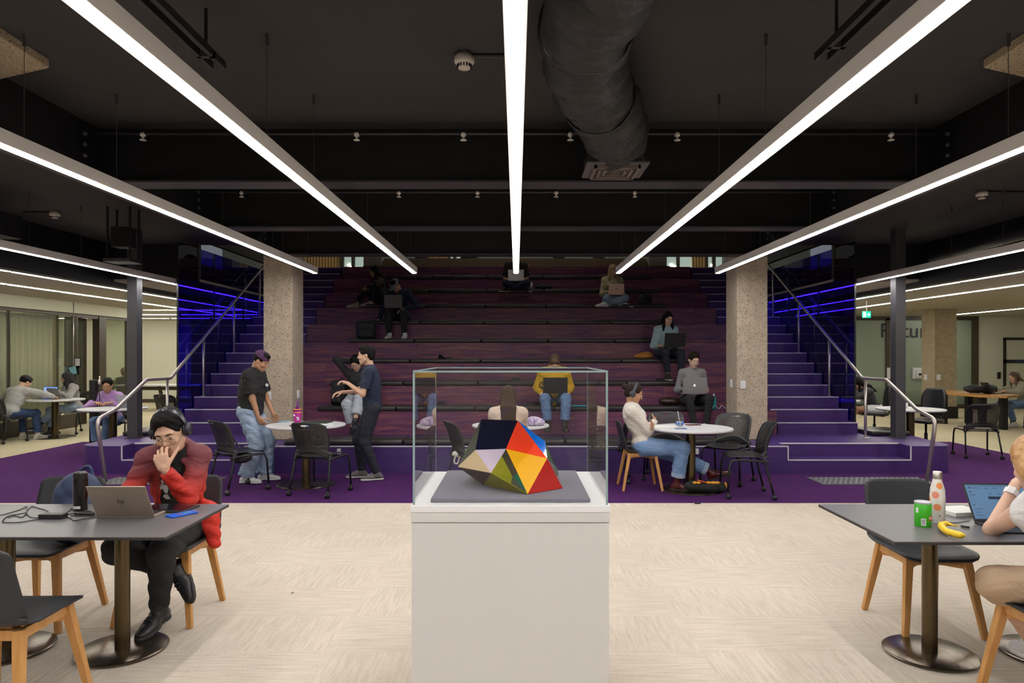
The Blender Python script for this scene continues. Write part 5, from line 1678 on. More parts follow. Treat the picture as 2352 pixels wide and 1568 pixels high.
def face_parts(parent, c, R, s, brow=M_HAIRB, eyes=True, lips=M_LIP, closed=.0, glasses=None, near=False):
    M = RM(R)
    m = MB()
    for q in (-1, 1):
        m.ell(HT(c, R, (q * .032, .0815, .0045), s), (.0115 * s, .0095 * s, .0075 * s), 12, 8, M)
    m.build('eyes', M_EYEW, parent, True)
    m = MB()
    for q in (-1, 1):
        m.ell(HT(c, R, (q * .032, .0885, .0025), s), (.0055 * s, .0035 * s, .0055 * s), 10, 6, M)
    m.build('irises', M_IRIS, parent, True)
    for q in (-1, 1):
        pts = [HT(c, R, (q * x, y, z), s) for x, y, z in ((.012, .0935, .026), (.024, .093, .031), (.036, .088, .032), (.050, .077, .026))]
        MB().tube(pts, [.0022 * s, .0032 * s, .003 * s, .0015 * s], 6).build('eyebrow', brow, parent, True)
        if near:
            pts = [HT(c, R, (q * x, y, z), s) for x, y, z in ((.019, .0915, .006), (.027, .0935, .0105), (.037, .0915, .0105), (.045, .085, .005))]
            MB().tube(pts, .0011 * s, 5).build('eyelashes', M_HAIRB, parent, True)
    m = MB()
    m.ell(HT(c, R, (0, .0925, -.0515), s), (.0185 * s, .0055 * s, .0042 * s), 14, 6, M)
    m.ell(HT(c, R, (0, .0915, -.0605), s), (.0165 * s, .0060 * s, .0052 * s), 14, 6, M)
    m.build('lips', lips, parent, True)
    if glasses:
        gcol = glasses
        g = None
        m = MB()
        for q in (-1, 1):
            ring = []
            for i in range(22):
                a = 2 * PI * i / 22
                ca, sa = math.cos(a), math.sin(a)
                x = .0235 * (abs(ca) ** .75) * (1 if ca > 0 else -1); z = .0195 * (abs(sa) ** .75) * (1 if sa > 0 else -1)
                ring.append(HT(c, R, (q * .034 + x, .107 - .18 * abs(q * .034 + x) * .5, -.004 + z), s))
            m.tube(ring, .0012 * s, 6, closed=True)
            m.tube([HT(c, R, (q * .057, .102, .003), s), HT(c, R, (q * .074, .06, .004), s), HT(c, R, (q * .079, .0, .004), s)], .0012 * s, 6)
        m.tube([HT(c, R, (-.011, .1065, .002), s), HT(c, R, (0, .110, .005), s), HT(c, R, (.011, .1065, .002), s)], .0012 * s, 6)
        m.build('glasses', gcol, parent, True)

def hair_mesh(style, c, R, s, h=.008, neck=None, length=.3, side=0, TR=None):
    """returns (verts, faces)"""
    lo = np.array(c) - .22 * s; hi = np.array(c) + .22 * s
    if style in ('long', 'hijab'): lo = lo - np.array((.2, .2, length)); hi = hi + np.array((.2, .2, 0))
    f = Field(lo, hi, h); M = RM(R)
    e = lambda p, r, kk, sub=False: f.ell(HT(c, R, p, s), [q * s for q in r], M, kk * s, sub)
    X, Y, Z = [Vector(v) for v in R]
    if style in ('short', 'bun', 'tied', 'long', 'bob', 'fade'):
        top = .014 if style != 'short' else .018
        e((0, -.018, .042), (.078 + .006, .098 + .006, .084 + top * .6), .01)
        if style in ('long', 'bob'):
            e((0, -.04, -.02), (.086, .075, .10), .03)
        elif style != 'fade':
            e((0, -.055, -.01), (.070, .055, .07), .02)
        # carve the face
        hl = .101 if style in ('short', 'fade', 'bun', 'tied') else .088
        f.ell(HT(c, R, (0, .118, -.025), s), [.078 * s if style != 'bob' else .062 * s, .085 * s, (.025 + hl + .0) * s], M, .008, True)
        f.ell(HT(c, R, (0, .07, -.09), s), [.12 * s, .075 * s, .10 * s], M, .008, True)
        if style in ('short', 'fade', 'bun', 'tied'):
            for q in (-1, 1): e((q * .085, .012, -.03), (.03, .042, .055), .008, True)
            e((0, -.02, -.16), (.2, .2, .092), .01, True)
    if style == 'short' or style == 'fade':
        e((0, .022, .098), (.062, .062, .030), .02)
    if style == 'bun':
        e((0, -.135, .035), (.035, .033, .035), .008)
    if style == 'tied':
        e((0, -.115, .0), (.030, .030, .035), .012)
        f.cone(HT(c, R, (0, -.125, -.01), s), HT(c, R, (0, -.13, -.01), s) + Vector((0, 0, -.12 * s)), .024 * s, .012 * s, .012)
    if style in ('long', 'hijab'):
        dn = Vector((0, 0, -1))
        b0 = HT(c, R, (0, -.075, -.01), s)
        tx, tf, tu = TR or (X, Y, Z); nk = neck if neck is not None else c + dn * .17
        for q in (-1, -.35, .35, 1):
            st = HT(c, R, (q * .055, -.055 + .03 * abs(q), -.01), s)
            mid_ = nk - tf * (.11 - .02 * abs(q)) * s + tx * q * .055 - tu * .01
            en = nk - tu * (length - .14) * s - tf * .155 * s + tx * q * (.06 + side)
            f.cone(st, mid_, .038 * s, .034 * s, .03); f.cone(mid_, en, .034 * s, .014 * s, .02)
        for q in (-1, 1):
            st = HT(c, R, (q * .070, .012, -.0), s); mid_ = st + dn * .13 * s - Y * .0 * s + X * q * .012
            f.cone(st, mid_, .020 * s, .026 * s, .02); f.cone(mid_, mid_ + dn * (length * .55) * s - Y * .02, .026 * s, .010 * s, .02)
    if style == 'hijab':
        e((0, -.012, .030), (.092, .108, .100), .03)
        e((0, -.0, -.10), (.085, .085, .075), .04)
        e((0, .125, -.015), (.052, .075, .072), .006, True)
    if style == 'beanie':
        e((0, -.018, .050), (.088, .105, .088), .01)
        f.halfspace(HT(c, R, (0, .09, .03), s), -(Z * 1.0 + Y * .15))
    if style == 'cap':
        e((0, -.014, .048), (.084, .104, .088), .01)
        f.halfspace(HT(c, R, (0, 0, .028), s), -Z)
        f.ell(HT(c, R, (0, .12, .036), s), [.068 * s, .075 * s, .010 * s], M, .012)
    if style in ('short', 'fade', 'bun', 'tied', 'bob', 'long'):
        f.wrinkle(.0035 if style in ('short', 'fade') else .0026, 70)
    return f.mesh()

def folded(m):
    '''soft cloth folds as a bump on a garment material'''
    if m is None or m.get('folds'): return m
    m['folds'] = 1
    nt = m.node_tree; b = next(n for n in nt.nodes if n.type == 'BSDF_PRINCIPLED')
    geo = nt.nodes.new('ShaderNodeNewGeometry'); mp = nt.nodes.new('ShaderNodeMapping'); mp.inputs['Scale'].default_value = (7, 7, 15); mp.inputs['Rotation'].default_value = (.5, .4, 0)
    n = nt.nodes.new('ShaderNodeTexNoise'); n.inputs['Scale'].default_value = 1.0; n.inputs['Detail'].default_value = 3; n.inputs['Distortion'].default_value = 1.2
    bp = nt.nodes.new('ShaderNodeBump'); bp.inputs['Strength'].default_value = .65; bp.inputs['Distance'].default_value = .028
    nt.links.new(geo.outputs['Position'], mp.inputs[0]); nt.links.new(mp.outputs[0], n.inputs['Vector']); nt.links.new(n.outputs['Fac'], bp.inputs['Height'])
    if b.inputs['Normal'].is_linked: nt.links.new(b.inputs['Normal'].links[0].from_socket, bp.inputs['Normal'])
    nt.links.new(bp.outputs['Normal'], b.inputs['Normal'])
    return m
def person(label, pose, look, name='person', vox=.012, fvox=None, s=1.0):
    """pose: joint positions in world space; look: clothes and hair"""
    J = {k: Vector(v) for k, v in pose.items() if k not in ('hd', 'hf', 'hu', 'fw', 'ft', 'curl', 'flat')}
    fem = look.get('female', False)
    base = Vector((J['pelvis'].x, J['pelvis'].y, min(J['anL'].z, J['anR'].z) - .08))
    g = root(name, base, label, 'person')
    fvox = fvox or min(vox, .007)
    up = norm(J['neck'] - J['pelvis']); rt = norm(J['shR'] - J['shL']); fw = norm(up.cross(rt)) 
    # r x f = u must hold: right x forward = up
    fw = norm(up.cross(rt)); rt = norm(fw.cross(up))
    TR = (rt, fw, up); TM = RM(TR)
    hR = head_frame(pose['hf'], pose.get('hu', (0, 0, 1)))
    hc = J['head']
    bl = look.get('bulk', 1.0) * s
    allp = np.array([tuple(v) for v in J.values()])
    lo, hi = allp.min(0) - .2, allp.max(0) + .2
    mid_ = (J['pelvis'] + J['neck']) / 2; chest = J['pelvis'].lerp(J['neck'], .72)
    def torso(f, o=0.0, k=.04, hips=True, hem=None):
        f.ell(chest, ((.158 if not fem else .138) * bl + o, (.105 if not fem else .098) * bl + o, .17 * s + o), TM, k)
        f.ell(mid_ - up * .02, ((.140 if not fem else .118) * bl + o, (.098 if not fem else .085) * bl + o, .15 * s + o), TM, k)
        if fem:
            for q in (-1, 1): f.ell(chest + rt * q * .062 * s + fw * .075 * s - up * .015, (.05 * bl + o * .6,) * 3, TM, .03)
        if hips: f.ell(J['pelvis'] + up * .01, ((.160 if not fem else .165) * bl + o, .112 * bl + o, .115 * s + o), TM, k)
        f.cone(J['shL'] - up * .012, J['neck'] - up * .035, .050 * bl + o, .052 * s + o * .6, k)
        f.cone(J['shR'] - up * .012, J['neck'] - up * .035, .050 * bl + o, .052 * s + o * .6, k)
    # ---- body (skin)
    f = Field(lo, hi, vox)
    torso(f, -.006)
    ca = .82 if look.get('top') and look['top'].get('sleeve', 1) >= 1 else 1.0
    cl = .80 if look.get('pants') and look['pants'].get('len', .95) > .5 else 1.0
    for q in 'LR':
        f.cone(J['sh' + q], J['el' + q], .044 * bl * ca, .034 * bl * ca, .03 * ca); f.cone(J['el' + q], J['wr' + q], .035 * bl * ca, .023 * s, .02)
        f.cone(J['hip' + q], J['kn' + q], .078 * bl * cl, .053 * bl * cl, .03); f.cone(J['kn' + q], J['an' + q], .052 * bl * cl, .031 * s, .02)
        cf = J['kn' + q].lerp(J['an' + q], .3); sh = norm(J['an' + q] - J['kn' + q]); bk = norm(J['hip' + q] - J['kn' + q]); 
        f.cone(J['kn' + q].lerp(J['an' + q], .2) + bk * .010, J['kn' + q].lerp(J['an' + q], .5) + bk * .006, .046 * bl * cl, .036 * bl, .02)
        if not look.get('shoes'): f.cone(J['an' + q], J['an' + q] + norm(pose['ft'][q]) * .08 * s, .028 * s, .016 * s, .01)
    f.cone(J['neck'] - up * .03, hc - hR[2] * .06 * s - hR[1] * .02 * s, .050 * s, .046 * s, .03)
    body = f.mesh()
    # head and neck, finer
    f = Field(np.array(hc) - .17 * s, np.array(hc) + .17 * s, fvox)
    add_head(f, hc, hR, s, True, fem)
    f.cone(J['neck'] - up * .02, hc - hR[2] * .05 * s - hR[1] * .025 * s, .056 * s if not fem else .048 * s, .052 * s if not fem else .044 * s, .025)
    head = f.mesh()
    hands = []
    for q in 'LR':
        hd = pose['hd'][q]; w = J['wr' + q]
        f = Field(np.array(w) - .22 * s, np.array(w) + .22 * s, min(fvox, .006) if vox < .012 else .0065)
        f.cone(w + norm(J['el' + q] - w) * .05, w + norm(hd[0]) * .01, .025 * s, .022 * s, .01)
        add_hand(f, w, hd[0], hd[1], hd[2], s * 1.0, hd[3] if len(hd) > 3 else .35, tcurl=hd[4] if len(hd) > 4 else .3)
        hands.append(f.mesh())
    v, fc = join(body, head, *hands)
    link_mesh('body', v, fc, look['skin'], g, True)
    if look.get('face', True):
        face_parts(g, hc, hR, s, look.get('brow', M_HAIRB), glasses=look.get('glasses'), near=vox < .01, lips=look.get('lips', M_LIP))
    # ---- hair / headwear
    if look.get('hair'):
        v, fc = hair_mesh(look['hair'], hc, hR, s, .006 if vox < .01 else .009, length=look.get('hlen', .32), side=look.get('hside', 0), neck=J['neck'], TR=TR)
        link_mesh({'cap': 'cap', 'beanie': 'beanie', 'hijab': 'headscarf'}.get(look['hair'], 'hair'), v, fc, look['hairmat'], g, True)
        if look.get('underhair'):
            v, fc = hair_mesh('fade', hc, hR, s * .99, .008); link_mesh('hair', v, fc, look['underhair'], g, True)
    # ---- clothes
    lp_ = look.get('top')
    if lp_:
        f = Field(lo, hi, vox); o = lp_.get('o', .012)
        torso(f, o, .04, True)
        if lp_.get('boxy'): f.ell(mid_ - up * .03, (.160 * bl + o, .116 * bl + o, .30 * s), TM, .05)
        hem = lp_.get('hem', .05)
        # flat hem
        hp = J['pelvis'] - up * hem
        f.halfspace(hp, -up)
        f.cone(J['neck'] - up * .04, J['neck'] + up * lp_.get('collar', .005), .060 * s, .058 * s, .02, capb=True)
        if lp_.get('drape'):   # coat tails hanging from the hips
            for (a, b, r1, r2) in lp_['drape']: f.cone(a, b, r1, r2, .04)
        if lp_.get('open'):
            w0, w1 = lp_['open']; cc = chest; n_ = np.array(tuple(rt)); fn_ = np.array(tuple(fw)); un = np.array(tuple(up)); c_ = np.array(tuple(cc))
            off = lp_.get('open_shift', 0.0)
            def wedge(x, y, z):
                a = (x - c_[0]) * n_[0] + (y - c_[1]) * n_[1] + (z - c_[2]) * n_[2] - off
                b = (x - c_[0]) * fn_[0] + (y - c_[1]) * fn_[1] + (z - c_[2]) * fn_[2]
                h_ = (x - c_[0]) * un[0] + (y - c_[1]) * un[1] + (z - c_[2]) * un[2]
                w = w0 + (w1 - w0) * np.clip((.18 - h_) / .5, 0, 1)
                return np.maximum(np.abs(a) - w, .02 - b)
            f.cut(wedge)
        sl = lp_.get('sleeve', 1.0)
        for q in 'LR':
            if sl >= .999 or sl > 1:
                f.cone(J['sh' + q], J['el' + q], .047 * bl + o, .040 * bl + o * .9, .03)
                e_ = J['el' + q].lerp(J['wr' + q], lp_.get('cuff', .97))
                f.cone(J['el' + q], e_, .042 * bl + o * .9, .029 * s + o * .5, .02, capb=True)
            elif sl > 0:
                e_ = J['sh' + q].lerp(J['el' + q], sl)
                f.cone(J['sh' + q], e_, .052 * bl + o, .052 * bl + o * 1.3, .03, capb=True)
            elif sl == 0: pass
        if lp_.get('hood'):
            for q in (-1, 1):
                f.cone(J['neck'] - fw * .065 * s + up * .01, J['neck'] + rt * q * .075 * s + up * .005 + fw * .01, .026 * s, .021 * s, .02)
                f.cone(J['neck'] + rt * q * .075 * s + up * .005 + fw * .01, J['neck'] + rt * q * .055 * s - up * .05 + fw * .085 * s, .021 * s, .012 * s, .02)
        f.wrinkle(lp_.get('wr', .0035), lp_.get('wf', 24), J['pelvis'].x)
        v, fc = f.mesh(); link_mesh(lp_.get('name', 'shirt'), v, fc, folded(lp_['mat']), g, True)
    un = look.get('under')
    if un:
        f = Field(lo, hi, vox); torso(f, .004, .04, True); f.cone(J['neck'] - up * .04, J['neck'] - up * .012, .058 * s, .056 * s, .02, capb=True)
        f.halfspace(J['pelvis'] - up * .02, -up); f.wrinkle(.002, 24)
        v, fc = f.mesh(); link_mesh('undershirt', v, fc, un, g, True)
    pt = look.get('pants')
    if pt:
        f = Field(lo, hi, vox); o = pt.get('o', .010)
        f.ell(J['pelvis'] + up * .0, ((.160 if not fem else .166) * bl + o * .6, .114 * bl + o * .6, .112 * s), TM, .04)
        ln = pt.get('len', .95)
        f.halfspace(J['pelvis'] + up * .13, up)
        for q in 'LR':
            if ln < .5:
                f.cone(J['hip' + q], J['hip' + q].lerp(J['kn' + q], ln * 2), .086 * bl + o, .070 * bl + o, .04, capb=True)
            else:
                f.cone(J['hip' + q], J['kn' + q], .086 * bl + o, .060 * bl + o, .04)
                kf = (ln - .5) * 2
                f.cone(J['kn' + q], J['kn' + q].lerp(J['an' + q], kf), .060 * bl + o, pt.get('hemr', .046) * s + o, .03, capb=True)
        f.wrinkle(pt.get('wr', .004), 26, J['pelvis'].x + 1)
        v, fc = f.mesh(); link_mesh(pt.get('name', 'trousers'), v, fc, folded(pt['mat']), g, True)
        if pt.get('cuffs'):
            for q in 'LR':
                a = J['kn' + q].lerp(J['an' + q], kf - .10); b_ = J['kn' + q].lerp(J['an' + q], kf + .01)
                r_ = pt.get('hemr', .046) * s + o + .006
                MB().tube([a, b_], [r_, r_], 18).build('turn_up', pt['cuffs'], g, True, auto=40)
    # ---- socks
    sk_ = look.get('socks', M_BLKCL)
    if sk_ and look.get('shoes'):
        for q in 'LR':
            a = J['an' + q]; u_ = norm(J['kn' + q] - a)
            MB().tube([a - u_ * .01, a + u_ * .04, a + u_ * .10, a + u_ * .16], [.040 * s, .041 * s, .042 * s, .044 * s], 16).build('sock', sk_, g, True)
    # ---- shoes
    if look.get('shoes'):
        sm, so, hi_ = look['shoes'][:3]
        for q in 'LR':
            a = J['an' + q]; d = norm(pose['ft'][q])
            # sole normal: perpendicular to the foot, away from the shin
            n = (a - J['kn' + q]); n = n - d * n.dot(d); n = norm(n)
            if pose.get('flat', {}).get(q, True) and abs(d.z) < .3: n = Vector((0, 0, -1)) - d * (-d.z); n = norm(n)
            sd = norm(d.cross(n))
            R3 = Matrix((sd, d, -n)).transposed()
            f = Field(np.array(a) - .26, np.array(a) + .26, min(vox, .009))
            hl = a + n * .042 * s - d * .03 * s; bl_ = a + n * .050 * s + d * .105 * s; te = a + n * .055 * s + d * .165 * s
            f.ell(hl, (.039 * s, .048 * s, .040 * s), R3, .02); f.ell(bl_, (.046 * s, .070 * s, .031 * s), R3, .03); f.ell(te, (.036 * s, .042 * s, .022 * s), R3, .02)
            shn = norm(J['kn' + q] - a)
            f.cone(a + n * .02, bl_ - d * .03 - n * .012, .042 * s, .036 * s, .03)
            f.cone(a + shn * (hi_ + .045), a + n * .01, .043 * s, .043 * s, .02)
            f.halfspace(a + n * .078 * s, n)
            f.halfspace(a + shn * (hi_ + .035), shn)
            v, fc = f.mesh()
            sh_ = link_mesh('shoe', v, fc, sm, g, True)
            f = Field(np.array(a) - .26, np.array(a) + .26, min(vox, .008))
            f.ell(a + n * .07 * s - d * .03 * s, (.040 * s, .052 * s, .05 * s), R3, .02); f.ell(a + n * .07 * s + d * .10 * s, (.047 * s, .085 * s, .05 * s), R3, .04); f.ell(a + n * .07 * s + d * .16 * s, (.041 * s, .052 * s, .05 * s), R3, .03)
            f.halfspace(a + n * .082 * s, n); f.halfspace(a + n * .060 * s, -n)
            v, fc = f.mesh()
            link_mesh('sole', v, fc, so, sh_, True)
            if len(look['shoes']) > 3:
                m = MB()
                for k in range(4):
                    pz = a + d * (.045 + .022 * k) * s - n * (.012 - .009 * k) * s
                    m.tube([pz - sd * .022, pz - n * .012, pz + sd * .022], .0028, 5)
                m.build('laces', look['shoes'][3], sh_, True)
    if look.get('headphones'):
        hm, pad = look['headphones']
        hp_ = []
        for i in range(17):
            a = PI * i / 16
            hp_.append(HT(hc, hR, (.094 * math.cos(a), -.012, .008 + .128 * math.sin(a)), s))
        gph = root('headphones', hc, look.get('hplabel', 'headphones worn over the hair'), 'headphones')
        m = MB()
        for i in range(16):
            d_ = norm(hp_[i + 1] - hp_[i]); m.bar(hp_[i], hp_[i + 1], .005 * s, .026 * s, hR[1])
        gph_b = MB()
        prof = []
        for sgn in (-.013, .013): prof.append([p + hR[1] * sgn * s for p in hp_])
        vs = []; fs = []
        for i, p in enumerate(hp_):
            a = PI * i / 16
            nrm = hR[0] * math.cos(a) + hR[2] * math.sin(a)
            w_ = .015 * s
            for (u_, t_) in ((-w_, -.003), (w_, -.003), (w_, .004), (-w_, .004)):
                vs.append(p + hR[1] * u_ + nrm * t_)
        for i in range(16):
            for k in range(4): fs.append((4 * i + k, 4 * i + (k + 1) % 4, 4 * i + 4 + (k + 1) % 4, 4 * i + 4 + k))
        fs.append((0, 1, 2, 3)); fs.append((67, 66, 65, 64))
        o = MB().add(vs, fs).build('headband', hm, gph, auto=40)
        for q in (-1, 1):
            cc = HT(hc, hR, (q * .094, -.012, -.006), s)
            T = Matrix.Translation(cc) @ RM(hR).to_4x4() @ Matrix.Rotation(PI / 2, 4, 'Y')
            MB().lathe([(0, -.016 * s), (.030 * s, -.016 * s), (.036 * s, -.010 * s), (.036 * s, .010 * s), (.030 * s, .016 * s), (0, .016 * s)], n=22, T=T).build('ear_cup', hm, gph, True, auto=50)
            T2 = Matrix.Translation(HT(hc, hR, (q * .082, -.012, -.006), s)) @ RM(hR).to_4x4() @ Matrix.Rotation(PI / 2, 4, 'Y')
            MB().lathe([(.018 * s, -.008 * s), (.034 * s, -.010 * s), (.040 * s, 0), (.034 * s, .010 * s), (.018 * s, .008 * s)], n=22, T=T2).build('ear_pad', pad, gph, True)
    return g, J, TR, hR

def mk(loc, yaw, hipz, floor=0.0, lean=10, s=1.0, female=False, head=(15, 0), roll=0, neck_lean=None,
       hands=None, elbows=None, feet=None, knees=None, hd=None, ft=None, side_lean=0, z0=None, headoff=(0, 0, 0), shrug=0):
    """build joint positions. Local axes: r (person's right), f (forward), u (up); numbers in metres from the point under the pelvis"""
    y = math.radians(yaw)
    F = Vector((math.sin(y), -math.cos(y), 0)); Rr = Vector((-math.cos(y), -math.sin(y), 0)); U = Vector((0, 0, 1))
    O = Vector((loc[0], loc[1], floor))
    W = lambda t: O + Rr * t[0] + F * t[1] + U * t[2]
    D = lambda t: Rr * t[0] + F * t[1] + U * t[2]
    p = {}
    p['pelvis'] = O + U * hipz
    ln = math.radians(lean); sl = math.radians(side_lean)
    up = norm(F * math.sin(ln) + Rr * math.sin(sl) + U * math.cos(ln))
    p['neck'] = p['pelvis'] + up * (.50 if not female else .47) * s
    sw = (.175 if not female else .150) * s
    shc = p['pelvis'] + up * (.445 if not female else .415) * s + U * shrug
    fdir = norm(up.cross(Rr)) if False else F
    p['shR'] = shc + Rr * sw; p['shL'] = shc - Rr * sw
    hp_ = math.radians(head[0]); hy = math.radians(head[1])
    hf = norm(F * math.cos(hy) + Rr * math.sin(hy)); hfp = norm(hf * math.cos(hp_) - U * math.sin(hp_)); hu = norm(U * math.cos(hp_) + hf * math.sin(hp_))
    nl = norm(up + F * (.15 if neck_lean is None else neck_lean))
    p['head'] = p['neck'] + nl * .075 * s + hu * .075 * s + hfp * .015 * s + D(headoff)
    p['hf'] = hfp; p['hu'] = norm(hu + Rr * math.sin(math.radians(roll)))
    hw = (.09 if not female else .095) * s
    p['hipR'] = p['pelvis'] + Rr * hw - U * .02; p['hipL'] = p['pelvis'] - Rr * hw - U * .02
    hands = hands or {'R': (.2, .35, .7), 'L': (-.2, .35, .7)}
    elbows = elbows or {'R': (.6, -.3, -.8), 'L': (-.6, -.3, -.8)}
    knees = knees or {'R': (.1, .8, .6), 'L': (-.1, .8, .6)}
    ft = ft or {'R': (.1, 1, 0), 'L': (-.1, 1, 0)}
    p['hd'] = {}; p['ft'] = {}
    for q in 'RL':
        a, b = ik(p['sh' + q], W(hands[q]), .29 * s, .25 * s, D(elbows[q])); p['el' + q] = a; p['wr' + q] = b
        kk = .43 * s
        a, b = ik(p['hip' + q], W(feet[q]), kk, .41 * s, D(knees[q])); p['kn' + q] = a; p['an' + q] = b
        p['ft'][q] = D(ft[q])
        fd = norm(p['wr' + q] - p['el' + q])
        med = Rr * (-1 if q == 'R' else 1)
        if hd and q in hd:
            h = hd[q]; p['hd'][q] = (D(h[0]), D(h[1]), D(h[2]), *h[3:])
        else:
            p['hd'][q] = (norm(fd + F * .3 - U * .15), -U, med, .45)
    return p
def SIT(fw=.45, z=.08, sep=.12): return {'R': (sep, fw, z), 'L': (-sep, fw, z)}
M_PRINT = mat('faded_white_print', (.50, .50, .52), .8)
def cloth_print(o, polys, material, name='print'):
    '''flat print on a garment: each outline (given as seen from the front) is projected on the cloth and lies 2 mm off it'''
    me = o.data; off = wloc(o)
    V = np.empty(len(me.vertices) * 3); me.vertices.foreach_get('co', V); V = V.reshape(-1, 3) + np.array(off)
    px = V[:, 0] / V[:, 1] * FOC + VX; py = VY - (V[:, 2] - EYE) / V[:, 1] * FOC
    def depth(x, y):
        r = np.hypot(px - x, py - y); m = r < 7
        if not m.any(): m = r < r.min() + 3
        k = np.where(m)[0]; dmin = V[k, 1].min(); k = k[V[k, 1] < dmin + .05]
        w = 1 / (r[k] + .5)
        return float((V[k, 1] * w).sum() / w.sum())
    mb = MB()
    for pl in polys:
        # dense triangulated fan over a small grid inside the outline
        xs = [p[0] for p in pl]; ys = [p[1] for p in pl]
        cx, cy = sum(xs) / len(xs), sum(ys) / len(ys)
        ring0 = [Vector((x, y)) for x, y in pl]; n = len(ring0); base = []
        K = 4
        for k in range(K):
            t = (k + 1) / K
            base.append([P(cx + (p.x - cx) * t, cy + (p.y - cy) * t, depth(cx + (p.x - cx) * t, cy + (p.y - cy) * t) - .004) for p in ring0])
        c = P(cx, cy, depth(cx, cy) - .004)
        vs = [c] + [q for r_ in base for q in r_]
        fs = [(0, 1 + i, 1 + (i + 1) % n) for i in range(n)]
        for k in range(K - 1):
            a0 = 1 + k * n; b0 = 1 + (k + 1) * n
            fs += [(a0 + i, b0 + i, b0 + (i + 1) % n, a0 + (i + 1) % n) for i in range(n)]
        mb.add(vs, fs)
    return mb.build(name, material, o)
# ------------------------------------------------------------------ foreground man in the red jacket
jk = NT('red_to_maroon_jacket_cloth')
tc = jk.nt.nodes.new('ShaderNodeTexCoord'); sx = jk.n('ShaderNodeSeparateXYZ')
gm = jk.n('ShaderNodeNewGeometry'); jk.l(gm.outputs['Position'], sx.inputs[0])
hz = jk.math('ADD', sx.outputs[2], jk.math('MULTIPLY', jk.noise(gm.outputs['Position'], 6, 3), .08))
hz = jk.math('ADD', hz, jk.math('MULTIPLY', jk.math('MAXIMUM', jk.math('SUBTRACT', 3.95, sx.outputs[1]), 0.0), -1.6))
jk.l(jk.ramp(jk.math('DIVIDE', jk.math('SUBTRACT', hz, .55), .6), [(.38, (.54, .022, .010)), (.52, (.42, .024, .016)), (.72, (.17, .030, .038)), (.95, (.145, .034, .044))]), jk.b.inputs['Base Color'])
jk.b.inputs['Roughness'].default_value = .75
jk.bump(jk.noise(gm.outputs['Position'], 260, 2), .15, .002)
